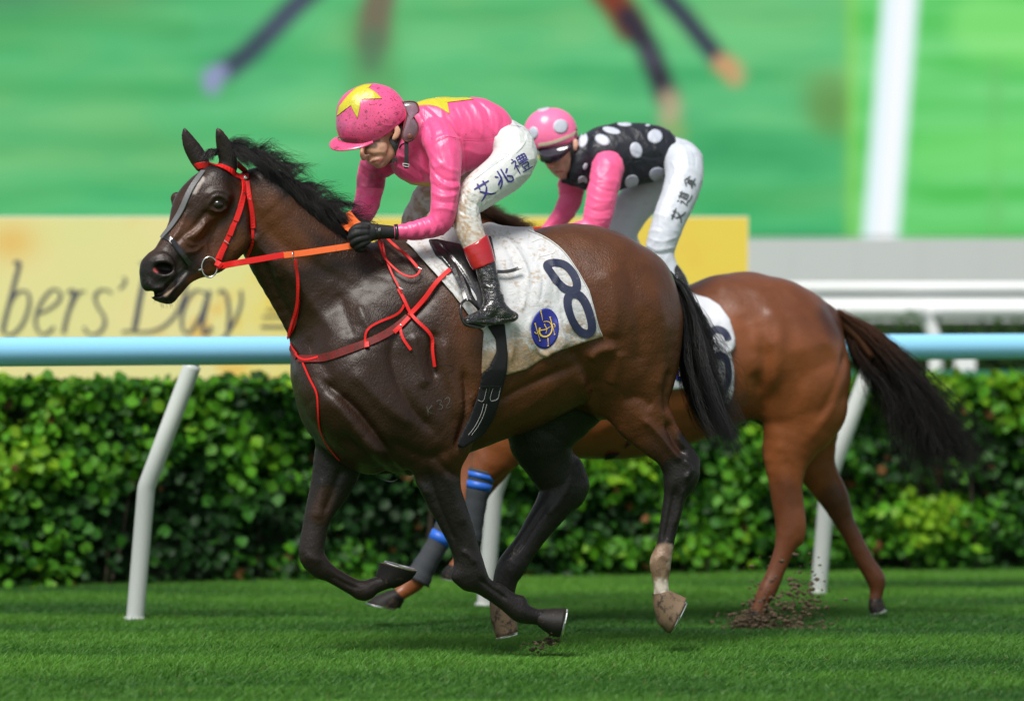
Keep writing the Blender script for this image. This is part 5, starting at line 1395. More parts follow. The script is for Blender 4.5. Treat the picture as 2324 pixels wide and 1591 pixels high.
def write_kanji(mb, surf, fr, ch, c, size, ang, wd):
    ca, sa = math.cos(math.radians(ang)), math.sin(math.radians(ang)); out = []
    for st in kanji(ch):
        out.append([(c[0] + ((u - .5) * ca - (v - .5) * sa) * size, c[1] + ((u - .5) * sa + (v - .5) * ca) * size) for u, v in st])
    for st in out:
        L = toM(fr, st); L = resample(L if len(L) < 3 or len(L) > 4 else catmull(L, 4), 2.0)
        P, N = surf.lay(L, .0016)
        t = np.linspace(0, 1, len(P))
        V, F = ribbon(P, N, wd * (.55 + .6 * np.sin(.5 + t * 2.4)), .0007); mb.add(V, F)
def fld(V, F, frame, st, k=.55): return sculpt(V, F, [(s_[0], s_[1] * .8, s_[2]) for s_ in st], frame, scale=k, cusp=1.3)
def skinny(rows, d):
    out = []
    for c in rows: c = c.copy(); c[:, 3] = np.maximum(c[:, 3] - d, .004); out.append(c)
    return out
def plate(poly, frame, Y, th, name, m, parent, bulge=.0):
    poly = toM(frame, poly); R = resample(catmull(np.vstack([poly, poly[:1]]), 4), 3.0)[:-1]; n = len(R); c = R.mean(0)
    rings = [0.001, .35, .7, 1.0]; V = []
    for sgn in (0, 1):
        for k in rings:
            for q in c + (R - c) * k: V.append(W(q[0], q[1], Y - bulge * (1 - k * k) + sgn * th))
    V = np.array(V); F = []; j = np.arange(n)
    for s_ in (0, 1):
        for k in range(3):
            a = (s_ * 4 + k) * n; f = np.stack([a + j, a + n + j, a + n + (j + 1) % n, a + (j + 1) % n], 1); F.append(f if s_ == 0 else f[:, ::-1])
    f = np.stack([3 * n + j, 7 * n + j, 7 * n + (j + 1) % n, 3 * n + (j + 1) % n], 1); F.append(f)
    return mesh(name, V, np.vstack(F), m, parent, True), np.array([W(q[0], q[1], Y) for q in R])
def yr1(x): return -.02 + (x - 1060) * .00030
def build_rider1():
    root = empty('person', (W(1090, 640, 0)[0], -.1, W(1090, 640, 0)[2]), 'jockey crouching in pink silks with yellow stars and white breeches on the front horse', 'person')
    T = chains([[(720, 470, 150, 0, 1.2), (800, 460, 235, 0, .95), (900, 468, 268, 0, .85), (1010, 462, 262, 0, .82), (1120, 448, 246, 0, .82), (1215, 440, 212, 0, .9), (1275, 445, 140, 0, 1.15)],
                [(700, 640, 150, -.02, 1.0), (800, 640, 185, -.02, .9), (920, 600, 180, -.02, .9)]], 'B', yr1)
    SHN = chains([[(880, 470, 120, -.13, .9), (925, 560, 125, -.19, .8), (940, 700, 112, -.225, .8), (940, 830, 103, -.24, .8), (930, 960, 96, -.25, .85), (912, 1052, 92, -.25, .85), (870, 1098, 84, -.25, .85), (790, 1122, 74, -.245, .85), (700, 1140, 62, -.24, .85), (600, 1146, 52, -.235, .85)]], 'B', yr1)
    SHF = chains([[(720, 520, 120, .10, .9), (540, 620, 120, .15, .85), (432, 690, 100, .17, .8), (410, 800, 98, .17, .8), (392, 900, 92, .16, .8), (372, 980, 88, .14, .85), (330, 1040, 78, .11, .85), (285, 1070, 60, .07, .85), (250, 1085, 50, .03, .85)]], 'B', yr1)
    BT = chains([[(1270, 450, 140, 0, 1.2), (1400, 520, 150, 0, 1.15), (1438, 590, 150, 0, 1.1)]], 'B', yr1)
    LN = chains([[(1425, 560, 150, -.10, .8), (1430, 620, 158, -.12, .75), (1360, 722, 150, -.15, .72), (1245, 808, 140, -.18, .75), (1135, 898, 124, -.20, .8), (1086, 958, 104, -.215, .85), (1088, 1040, 100, -.23, .85), (1105, 1125, 100, -.245, .8), (1140, 1210, 92, -.262, .8), (1185, 1320, 84, -.28, .8)]], 'B', yr1)
    LF = chains([[(1380, 600, 150, .10, .8), (1200, 700, 140, .16, .75), (980, 800, 120, .2, .8), (815, 885, 98, .21, .85), (760, 960, 80, .22, .85), (700, 1060, 72, .23, .85), (690, 1200, 60, .24, .85)]], 'B', yr1)
    NK = chains([[(640, 500, 95, -.02, 1.0), (700, 480, 110, -.01, 1.0), (760, 460, 120, 0, 1.0)]], 'B', yr1)
    # face, J frame
    hd = -.045
    HD = chains([[(640, 640, 320, hd, .70), (700, 780, 290, hd, .70)], [(690, 920, 232, hd - .002, .80), (712, 1000, 226, hd - .005, .84), (745, 1080, 196, hd - .008, .84)], [(745, 1080, 190, hd - .008, .84), (768, 1170, 128, hd - .012, .85), (768, 1238, 76, hd - .016, .9)],
                 [(960, 980, 90, hd - .02, .7), (900, 1100, 92, hd - .022, .7), (800, 1210, 70, hd - .02, .8)]], 'J', yr1)
    NOSE = chains([[(560, 980, 34, hd - .046, .9), (528, 1060, 32, hd - .052, .9), (522, 1130, 34, hd - .058, .85), (545, 1180, 36, hd - .060, .85)], [(590, 1158, 30, hd - .064, .8), (618, 1142, 26, hd - .068, .8)], [(530, 1150, 28, hd - .045, .8)]], 'J', yr1)
    FACE = chains([[(520, 960, 40, hd - .03, .9), (600, 975, 36, hd - .05, .8)], [(700, 1070, 70, hd - .050, .6), (800, 1040, 84, hd - .052, .5)], [(650, 1225, 26, hd - .046, .8), (700, 1210, 30, hd - .054, .8), (760, 1200, 26, hd - .056, .8), (800, 1190, 16, hd - .052, .8)], [(680, 1252, 24, hd - .042, .8), (730, 1248, 30, hd - .050, .8), (775, 1225, 20, hd - .05, .8)], [(745, 1285, 40, hd - .035, .9), (790, 1275, 36, hd - .038, .9)]], 'J', yr1)
    EAR = chains([[(1005, 745, 42, hd - .076, .42), (1030, 800, 44, hd - .080, .42), (1000, 870, 44, hd - .078, .42), (968, 905, 26, hd - .076, .45)]], 'J', yr1)
    # gloved fist round the rein
    y0 = -.235
    PALM = chains([[(560, 1148, 46, y0, .8), (480, 1145, 52, y0, .8), (410, 1150, 62, y0 - .005, .72), (360, 1170, 66, y0 - .008, .7)]], 'B', yr1)
    FING = chains([[(380, 1115, 27, y0 - .022, .9), (315, 1118, 26, y0 - .026, .9), (276, 1145, 25, y0 - .010, .9), (292, 1168, 24, y0 + .012, .9), (335, 1170, 22, y0 + .022, .9)],
                   [(378, 1150, 27, y0 - .026, .9), (308, 1158, 27, y0 - .032, .9), (268, 1186, 25, y0 - .014, .9), (288, 1210, 24, y0 + .010, .9), (335, 1208, 22, y0 + .020, .9)],
                   [(380, 1185, 26, y0 - .026, .9), (320, 1200, 26, y0 - .030, .9), (284, 1226, 24, y0 - .014, .9), (302, 1246, 23, y0 + .008, .9), (345, 1242, 21, y0 + .018, .9)],
                   [(390, 1212, 24, y0 - .020, .9), (344, 1234, 24, y0 - .024, .9), (312, 1256, 22, y0 - .010, .9), (328, 1272, 20, y0 + .006, .9), (360, 1266, 18, y0 + .014, .9)],
                   [(440, 1120, 28, y0 + .018, .9), (380, 1100, 26, y0 + .030, .9), (320, 1106, 23, y0 + .022, .9), (288, 1122, 20, y0 + .012, .9)]], 'B', yr1)
    HF = chains([[(262, 1082, 46, .03, .8), (225, 1085, 50, 0, .8), (200, 1095, 44, -.02, .8)]], 'B', yr1)
    # body: one continuous figure under the clothes
    Fd = Field((-.98, -.46, 1.12), (.52, .46, 2.32), .0042)
    for c in skinny(T, .012): Fd.add(c, .04, 2)
    for c in skinny(SHN + SHF, .016): Fd.add(c, .03, 2)
    for c in skinny(BT + LN + LF, .014): Fd.add(c, .03, 2)
    for c in NK: Fd.add(c, .03, 2)
    for c in HD: Fd.add(c, .02, 2)
    for c in FACE: Fd.add(c, .012, 2)
    for c in NOSE: Fd.add(c, .010, 2)
    for c in EAR: Fd.add(c, .006, 2)
    for c in skinny(PALM, .004): Fd.add(c, .012, 2)
    for c in skinny(FING, .004): Fd.add(c, .003, 2)
    Fd.sub(chains([[(1005, 800, 14, hd - .098, .8), (1000, 850, 16, hd - .098, .8)]], 'J', yr1)[0], .006)
    Fd.sub(chains([[(560, 1035, 26, hd - .075, .8), (640, 1020, 30, hd - .095, .7), (700, 1010, 22, hd - .10, .7)]], 'J', yr1)[0], .014)
    V, F = Fd.mesh()
    V = fld(V, F, 'J', [([(665, 1238), (710, 1232), (760, 1214), (800, 1196)], 9, -.0045), ([(640, 1120), (690, 1150), (740, 1170), (820, 1200)], 16, -.003), ([(600, 1168), (622, 1160)], 10, -.005), ([(640, 1010), (700, 1000)], 12, .0035), ([(700, 1100), (800, 1090), (860, 1120)], 30, .003), ([(560, 990), (640, 975), (740, 960)], 14, .004)])
    V = relax(V, F, 1, .3)
    SK = np.array([.62, .33, .22])
    C = tint(V, SK, [([(560, 1120), (560, 1180)], 30, 60, np.array([.50, .20, .14]), .8), ([(620, 1130), (720, 1160), (830, 1170), (840, 1240), (740, 1270)], 26, 60, np.array([.34, .19, .14]), .6), ([(670, 1232), (730, 1224), (790, 1200)], 12, 14, np.array([.36, .09, .08]), .9), ([(560, 1010), (640, 1000), (700, 1005)], 24, 40, np.array([.10, .06, .045]), .85), ([(520, 960), (640, 945), (760, 930)], 12, 20, np.array([.06, .035, .03]), .8), ([(800, 1040), (880, 1010)], 6, 40, np.array([.3, .17, .12]), .6),
                     ([(880, 900), (980, 1000)], 30, 70, np.array([.26, .14, .09]), .5)], 'J')
    g_ = (proj(V)[:, 0] < 905) & (proj(V)[:, 1] > 500) & (V[:, 1] < 1)
    C[g_] = [.02, .02, .02]
    mesh('body', V, F, M['skin'], root, True, colors=C)
    # silks
    Fd = Field((-.98, -.42, 1.50), (.36, .36, 2.32), .0045)
    for c in T: Fd.add(c, .05, 3)
    for c in SHN: Fd.add(c, .022, 3)
    for c in SHF: Fd.add(c, .022, 3)
    for c in chains([[(700, 330, 60, -.07, 1.), (690, 430, 70, -.09, .8), (660, 540, 60, -.10, .8), (640, 600, 50, -.09, .9)]], 'B', yr1): Fd.add(c, .03, 3)      # collar roll
    Fd.sub(chains([[(470, 560, 110, -.05, 1.2), (560, 470, 105, -.05, 1.2), (640, 380, 70, -.03, 1.2)]], 'B', yr1)[0], .01)
    px, py = Fd.px()
    V, F = Fd.mesh()
    p = proj(V); cu = (p[:, 0] - 709.4) / .32098; cv = (p[:, 1] - 158.9) / .32098
    V = fld(V, F, 'B', [
        # back and waist: fine pulled folds
        ([(760, 260), (840, 320), (900, 400), (930, 480)], 14, .007), ([(790, 250), (880, 320), (950, 420)], 12, -.005), ([(745, 300), (790, 380), (800, 480), (790, 560)], 16, .008), ([(770, 320), (830, 420), (840, 520)], 12, -.007),
        ([(1110, 220), (1180, 300), (1200, 400), (1190, 500)], 13, .006), ([(1150, 215), (1230, 290), (1260, 400)], 12, -.006), ([(1180, 215), (1280, 280), (1310, 380), (1300, 470)], 13, .007), ([(1240, 230), (1330, 300), (1350, 400)], 11, -.006),
        ([(1290, 250), (1370, 330), (1390, 420), (1380, 500)], 12, .008), ([(1060, 240), (1120, 340), (1140, 440)], 12, .004), ([(1000, 260), (1050, 360), (1060, 440)], 13, -.004), ([(960, 330), (1010, 400), (1030, 470)], 10, .005),
        ([(1060, 490), (1180, 500), (1300, 480), (1400, 450)], 9, -.004), ([(1080, 560), (1200, 600), (1300, 570)], 24, .006), ([(1090, 640), (1190, 640), (1290, 590)], 16, -.005), ([(1100, 720), (1190, 690), (1290, 630)], 14, .006),
        ([(1395, 340), (1412, 430), (1392, 530), (1330, 620), (1230, 700)], 12, .007), ([(1370, 360), (1385, 430), (1370, 520), (1310, 600)], 10, -.005),
        # armhole seam and shoulder
        ([(930, 460), (1000, 480), (1050, 500), (1060, 600), (1062, 720)], 12, .007), ([(1075, 520), (1085, 620), (1080, 740)], 14, -.014), ([(860, 520), (900, 480), (960, 470)], 12, .006),
        # near sleeve
        ([(830, 560), (880, 640), (960, 700), (1040, 720)], 15, .007), ([(810, 620), (860, 720), (940, 780), (1040, 790)], 14, -.008), ([(830, 700), (900, 790), (980, 830), (1050, 820)], 13, .007), ([(840, 800), (920, 850), (1010, 860)], 13, -.007),
        ([(840, 860), (920, 900), (1030, 880)], 12, .008), ([(850, 920), (930, 940), (1020, 940)], 12, -.006), ([(860, 980), (940, 980), (1010, 1000)], 13, .007), ([(960, 540), (990, 640), (985, 760), (1000, 900), (970, 1040)], 16, .006), ([(1020, 560), (1030, 700), (1040, 840), (1010, 980)], 12, -.005),
        ([(880, 560), (920, 680), (930, 800)], 16, -.005), ([(850, 640), (870, 740)], 12, .006), ([(900, 1060), (940, 1120), (900, 1170)], 14, -.006), ([(850, 1020), (880, 1090), (850, 1180)], 11, .008), ([(810, 1040), (840, 1110), (810, 1190)], 9, -.007),
        ([(770, 1050), (800, 1110), (775, 1190)], 10, .007), ([(730, 1062), (760, 1120), (735, 1190)], 9, -.006), ([(690, 1075), (720, 1130), (700, 1195)], 9, .006), ([(650, 1085), (676, 1130), (660, 1190)], 8, -.005), ([(622, 1092), (640, 1140), (630, 1190)], 7, .004),
        # chest, under the chin
        ([(560, 660), (640, 700), (720, 760), (800, 800)], 15, .007), ([(620, 640), (700, 680), (780, 760)], 14, -.009), ([(700, 560), (760, 640), (800, 740)], 18, .009), ([(760, 540), (800, 620), (820, 720)], 12, -.012), ([(640, 730), (720, 790), (800, 820)], 10, .005), ([(600, 600), (660, 620), (700, 600)], 12, .006),
        # far sleeve
        ([(330, 650), (400, 700), (480, 700)], 14, .006), ([(340, 720), (400, 770), (500, 760)], 12, -.007), ([(310, 800), (400, 840), (490, 830)], 13, .007), ([(310, 870), (390, 900), (480, 890)], 11, -.007), ([(270, 930), (360, 950), (460, 930)], 11, .008), ([(240, 975), (330, 990), (450, 970)], 9, -.006), ([(220, 1020), (310, 1030), (420, 1030)], 9, .007), ([(430, 620), (450, 760), (430, 900)], 16, .005), ([(380, 620), (380, 760), (350, 900)], 14, -.004)])
    V = crease(V, F, .0065, (12, 4, 2.4), 7.0, 71)
    V = relax(V, F, 2, .4)
    pink, dpink = np.array([.86, .088, .265]), np.array([.55, .035, .13])
    nzz = fbm(V * 26, 3, 73)
    C = np.tile(pink, (len(V), 1))
    dirt = np.clip((760 - cu) / 220, 0, 1) * np.clip((cv - 330) / 150, 0, 1) * np.clip(.55 + .6 * nzz, 0, 1) * (cv < 840)
    dirt = np.maximum(dirt, np.clip((cv - 1080) / 60, 0, 1) * np.clip((980 - cu) / 200, 0, 1) * .35 * np.clip(.5 + nzz, 0, 1))
    dirt = dirt[:, None] * .80; C = C * (1 - dirt) + np.array([.24, .03, .075]) * dirt
    C = tint(V, C, [([(590, 795), (700, 835), (820, 830)], 22, 26, np.array([.50, .40, .04]), .95, V[:, 1] > -.21)], 'B')
    o = mesh('silk_jacket', V, F, M['silk'], root, True, colors=np.clip(C, .01, 1))
    SJ = Surf(V, F)
    star = toM('B', [(735, 236), (800, 214), (910, 194), (1000, 196), (1090, 198), (1140, 212), (1050, 212), (950, 222), (958, 265), (968, 314), (925, 285), (885, 262), (820, 250), (748, 254)])
    Vp, Fp, Tp = patch(SJ, star, .003, 4); mesh('yellow_star', Vp, Fp, M['yellow'], o, True, T=Tp)
    mb = MB(); pen(mb, SJ, [[(935, 468), (1000, 478), (1052, 503), (1058, 600)], [(1062, 494), (1180, 500), (1300, 486), (1402, 440)], [(820, 470), (890, 500), (960, 470)]], .0022, off=.0008, frame='B', th=.0008); mb.build('seam', M['silk2'], o)
    # breeches
    Fd = Field((-.62, -.42, 1.40), (.52, .38, 2.22), .005)
    for c in BT: Fd.add(c, .05, 3)
    for c in LN: Fd.add(c, .03, 3)
    for c in LF: Fd.add(c, .03, 3)
    V, F = Fd.mesh()
    V = fld(V, F, 'B', [([(1400, 350), (1450, 430), (1470, 520)], 10, .005), ([(1430, 370), (1490, 440), (1510, 530)], 9, -.005), ([(1470, 390), (1540, 470), (1550, 560)], 9, .005), ([(1400, 400), (1480, 400), (1520, 430), (1500, 520), (1420, 600), (1330, 690)], 7, .004), ([(1380, 560), (1300, 640), (1180, 720), (1080, 780)], 10, .006), ([(1330, 640), (1240, 700), (1120, 780)], 9, -.005),
                        ([(1060, 800), (1110, 860), (1190, 900)], 11, .006), ([(1050, 850), (1100, 920), (1170, 960)], 10, -.007), ([(1050, 910), (1090, 970), (1150, 1000)], 10, .007), ([(1180, 900), (1150, 980), (1160, 1040)], 10, .006), ([(1210, 900), (1190, 990), (1170, 1040)], 8, -.005), ([(1560, 560), (1560, 680), (1490, 800), (1350, 900)], 9, .004), ([(1500, 620), (1440, 740), (1320, 850), (1220, 930)], 9, -.004), ([(1030, 980), (1060, 1010), (1140, 1040)], 9, -.006), ([(1230, 880), (1300, 860), (1400, 790)], 8, .004)])
    V = crease(V, F, .0040, (5, 5, 9), 5.0, 171)
    p = proj(V); cu = (p[:, 0] - 709.4) / .32098; cv = (p[:, 1] - 158.9) / .32098
    nf = fbm(V * 110, 2, 76); nl = fbm(V * 20, 3, 77)
    m_ = np.clip((cv - 930 + .3 * (1100 - cu)) / 160 + .5 * nl + .45 * nf, 0, 1)
    m_ = np.maximum(m_, np.clip((1240 - cu) / 260 + .35 * nl + .45 * nf - .15, 0, 1) * (cv > 640))
    m_ = m_ * np.clip(.62 + .5 * nf, 0, 1)
    m_ = np.where(V[:, 1] > .06, np.clip(.3 + .9 * fbm(V * 70, 2, 99), 0, .8), m_)
    C = np.array([.60, .62, .61]) * (1 - m_[:, None]) + np.array([.36, .24, .14]) * m_[:, None]
    o = mesh('breeches', V, F, M['breech'], root, True, colors=np.clip(C, .01, 1))
    SBr = Surf(V, F); mb = MB()
    write_kanji(mb, SBr, 'B', 'ai', (1212, 848), 128, -30, .0068); write_kanji(mb, SBr, 'B', 'siu', (1348, 760), 128, -30, .0068); write_kanji(mb, SBr, 'B', 'lai', (1472, 664), 124, -30, .0046)
    mb.build('lettering', M['ink'], o)
    mb = MB(); pen(mb, SBr, [[(1400, 392), (1470, 402), (1515, 440), (1500, 520), (1440, 590)], [(1140, 780), (1260, 690), (1390, 600)]], .003, off=.001, frame='B', th=.0008); mb.build('piping', M['breech2'], o)
    # boots
    def boot(side, legB):
        dy0 = {'n': 0, 'f': .50}[side]
        R = empty_child('boot', root)
        Fd = Field((-.4, -.5 + dy0, 1.16), (.12, -.12 + dy0 * 1.05, 1.74), .0045)
        for c in chains([[(1150, 1215, 100, -.264 + dy0, .85), (1180, 1300, 98, -.278 + dy0, .85), (1212, 1385, 86, -.29 + dy0, .85)]], 'B', yr1): Fd.add(c, .01, 2)
        PX, PY = Fd.px()
        poly = toM('B', [(1030, 1276), (1062, 1262), (1150, 1222), (1234, 1166), (1262, 1180), (1300, 1352), (1210, 1392), (1120, 1424)])
        PX3 = PX[:, :, None] + 0 * PY[None]; PY3 = PY[None] + 0 * PX[:, :, None]
        Fd.clip((poly_sd(PX3, PY3, poly) / 573).astype(np.float32))
        V, F = Fd.mesh(); V = relax(V, F, 1); mesh('boot_top', V, F, M['boottop'], R)
        Fd = Field((-.4, -.5 + dy0, 1.16), (.12, -.12 + dy0 * 1.05, 1.74), .0045)
        for c in chains([[(568, 330, 72, -.286 + dy0, .85), (580, 400, 70, -.296 + dy0, .85), (602, 480, 66, -.31 + dy0, .85), (618, 560, 66, -.325 + dy0, .85), (640, 620, 66, -.34 + dy0, .85), (680, 668, 56, -.35 + dy0, .8)], [(630, 590, 62, -.335 + dy0, .8), (600, 650, 58, -.35 + dy0, .8), (560, 690, 48, -.36 + dy0, .9), (510, 705, 40, -.37 + dy0, 1.1), (455, 722, 28, -.38 + dy0, 1.4)],
                         [(680, 680, 50, -.35 + dy0, .8), (745, 690, 36, -.345 + dy0, .9), (768, 694, 26, -.345 + dy0, 1)], [(455, 738, 22, -.38 + dy0, 1.7), (560, 735, 24, -.365 + dy0, 1.6), (660, 732, 22, -.355 + dy0, 1.4), (755, 706, 22, -.345 + dy0, 1.3)]], 'F', yr1): Fd.add(c, .016, 3)
        Fd.clip((.0 + (Fd.grid()[2][None, None, :] - wp('F', 0, 352, -.3)[2]) - .35 * (Fd.grid()[0][:, None, None] - wp('F', 560, 0, -.3)[0]) + 0 * Fd.f).astype(np.float32))
        V, F = Fd.mesh()
        if side == 'n':
            V = fld(V, F, 'F', [([(545, 470), (600, 500), (680, 490)], 9, .005), ([(560, 510), (620, 530), (690, 520)], 8, -.006), ([(560, 550), (630, 560), (705, 550)], 9, .006), ([(560, 590), (640, 590), (715, 590)], 8, -.005), ([(540, 400), (600, 420), (660, 400)], 12, .004), ([(600, 370), (620, 440), (600, 500)], 12, -.004), ([(560, 640), (600, 620), (680, 640), (730, 640)], 10, .004), ([(440, 712), (560, 722), (680, 716), (780, 690)], 5, -.003)])
        mesh('boot_shaft', V, F, M['boot'], R)
    boot('n', None); boot('f', None)
    # glove
    Fd = Field((-.74, -.42, 1.58), (-.38, -.16, 1.84), .003)
    for c in PALM: Fd.add(c, .012, 3)
    for c in FING: Fd.add(c, .0035, 3)
    V, F = Fd.mesh(); V = relax(V, F, 1, .4)
    gl = mesh('glove', V, F, M['glove'], root)
    SGl = Surf(V, F); mb = MB(); pen(mb, SGl, [[(470, 1092), (462, 1145), (470, 1200)]], .024, off=.0012, frame='B', th=.0025); mb.build('wrist_strap', M['blackleather'], gl)
    mb = MB(); pen(mb, SGl, [[(463, 1123), (463, 1140)], [(470, 1121), (470, 1141)], [(477, 1120), (477, 1139)]], .0014, off=.004, frame='B', th=.0005); mb.build('glove_logo', M['stitch'], gl)
    mb = MB(); Pq = np.array([wp('B', 578, 1148, yr1(895) + y0), wp('B', 602, 1147, yr1(902) + y0)]); mb.tube(np.array([Pq[0], (Pq[0] + Pq[1]) / 2, Pq[1]]), [.0305, .0315, .032], 24, True, .85); mb.build('wrist_band', M['blackleather'], root, True)
    Fd = Field((-.84, -.24, 1.58), (-.50, .16, 1.84), .004)
    for c in HF: Fd.add(c, .012, 3)
    V, F = Fd.mesh(); mesh('glove', V, F, M['glove'], root)
    # helmet with satin cap
    hb = hd
    Fd = Field((-.80, -.30, 1.90), (-.34, .16, 2.34), .0042)
    for c in chains([[(545, 560, 392, hb, .86), (650, 520, 398, hb, .86), (740, 535, 396, hb, .86)], [(400, 770, 232, hb, 1.2), (560, 780, 262, hb, 1.22), (760, 700, 270, hb, 1.2), (900, 610, 235, hb, 1.25)], [(940, 560, 200, hb, 1.1), (900, 600, 230, hb, 1.2)]], 'J', yr1): Fd.add(c, .03, 3)
    PX, PY = Fd.px(); PX3 = PX[:, :, None] + 0 * PY[None]; PY3 = PY[None] + 0 * PX[:, :, None]
    keep = toM('J', [(0, -100), (1500, -100), (1500, 400), (1190, 560), (1145, 615), (1060, 690), (900, 830), (750, 925), (600, 965), (400, 985), (220, 955), (100, 900)])
    Fd.clip((poly_sd(PX3, PY3, keep) / 573).astype(np.float32))
    V, F = Fd.mesh(); V = relax(V, F, 1)
    V = fld(V, F, 'J', [([(500, 310), (560, 500), (650, 700), (740, 920)], 9, .0022), ([(270, 430), (240, 600), (235, 780), (260, 930)], 9, .003), ([(700, 200), (900, 330), (1050, 520), (1110, 640)], 10, .0015), ([(760, 520), (820, 600), (900, 640)], 30, .003), ([(900, 300), (960, 420), (1040, 480)], 24, .003), ([(820, 700), (900, 720), (980, 700)], 24, .003), ([(1000, 480), (1060, 560), (1050, 640)], 18, .003), ([(1125, 600), (1050, 680), (900, 810), (740, 905)], 14, .004), ([(180, 940), (260, 975), (400, 985), (520, 965)], 14, .004)])
    p = proj(V); cu = (p[:, 0] - 737.75) / .16049; cv = (p[:, 1] - 170.25) / .16049
    nn = fbm(V * 34, 3, 81)
    d_ = (np.clip((760 - cu) / 420, 0, 1) * np.clip((cv - 250) / 260, 0, 1) * np.clip(.75 + .5 * nn, 0, 1))[:, None] * .72
    C = np.array([.90, .10, .28]) * (1 - d_) + np.array([.36, .07, .17]) * d_
    he = mesh('helmet', V, F, M['helmet'], root, True, colors=C)
    SH = Surf(V, F)
    Vp, Fp, Tp = patch(SH, toM('J', [(170, 585), (200, 450), (330, 290), (440, 185), (560, 140), (670, 138), (600, 182), (700, 240), (805, 340), (640, 305), (512, 306), (490, 460), (460, 620), (400, 510), (345, 386), (240, 470)]), .0025, 3.5)
    mesh('yellow_star', Vp, Fp, M['yellow'], he, True, T=Tp)
    inn = [(1, 240, 890, .07), (0, 185, 880, .03), (0, 190, 905, -.02), (0, 260, 945, -.055), (0, 340, 962, -.068), (0, 450, 972, -.078), (0, 560, 966, -.084), (0, 660, 948, -.086)]
    out = [(1, 150, 915, .09), (0, 78, 940, .05), (0, 56, 985, 0), (0, 95, 1042, -.055), (0, 210, 1068, -.092), (0, 390, 1050, -.110), (0, 540, 1016, -.108), (0, 680, 958, -.090)]
    A_ = catmull(np.array([wp('J', a[1], a[2], yr1(800) + hb + a[3]) for a in inn]), 6); B_ = catmull(np.array([wp('J', a[1], a[2], yr1(800) + hb + a[3]) for a in out]), 6)
    rows = [A_ * (1 - t) + B_ * t + np.array([0, 0, .006 * math.sin(t * 3.1)]) for t in (0, .25, .5, .75, 1)]
    top = np.stack(rows, 1); bot = top - np.array([0, 0, .004]); n = len(A_)
    V = np.concatenate([top, bot[:, ::-1]], 1).reshape(-1, 3); i, j = np.meshgrid(np.arange(n - 1), np.arange(10), indexing='ij')
    F = np.stack([i * 10 + j, i * 10 + (j + 1) % 10, (i + 1) * 10 + (j + 1) % 10, (i + 1) * 10 + j], -1).reshape(-1, 4)
    mesh('peak', V, F, M['helmet'], he, True, colors=np.tile(np.array([.80, .075, .22]), (len(V), 1)))
    mb = MB(); free(mb, 'J', [(885, 840, hb - .104), (960, 960, hb - .116), (1010, 1070, hb - .114), (1035, 1180, hb - .11)], 60, .005); free(mb, 'J', [(1075, 690, hb - .09), (1050, 850, hb - .10), (1010, 1000, hb - .112)], 46, .005); free(mb, 'J', [(1040, 1170, hb - .11), (980, 1210, hb - .105), (900, 1240, hb - .09), (820, 1290, hb - .05)], 40, .005)
    mb.build('chin_strap', M['blackleather'], he)
    # goggles pushed round behind the neck
    Yg = yr1(930) - .165
    gg, rim = plate([(1095, 385), (1190, 375), (1290, 400), (1328, 520), (1250, 575), (1300, 680), (1318, 780), (1270, 890), (1190, 945), (1110, 920), (1095, 840), (1130, 700), (1160, 560), (1140, 450)], 'J', Yg, .004, 'goggles', M['lens'], root, .012)
    closed_tube('goggle_rim', rim, .0028, M['goggle_rim'], gg, 6)
    kb, rk = plate([(1150, 875), (1180, 835), (1225, 835), (1246, 865), (1225, 905), (1175, 912)], 'J', Yg - .016, .006, 'vent_knob', M['goggle_rim'], gg, .002)
    mb = MB(); free(mb, 'J', [(1150, 940, -.215), (1152, 1060, -.225), (1152, 1180, -.235), (1148, 1325, -.24)], 58, .003); free(mb, 'J', [(1150, 975, -.215), (1090, 985, -.2), (1050, 1040, -.18)], 22, .004); mb.build('goggle_strap', M['blackcloth'], gg)
    mb = MB()
    bk = np.array([wp('J', x, y, -.248) for x, y in ((1100, 1255), (1145, 1258), (1188, 1268), (1184, 1300), (1140, 1298), (1102, 1285))]); closed_tube('buckle', bk, .0016, M['white'], gg, 6)
    return root
def empty_child(name, root):
    o = bpy.data.objects.new(name, None); COL.objects.link(o); o.parent = root; o.empty_display_size = .05; return o
rider1 = build_rider1()
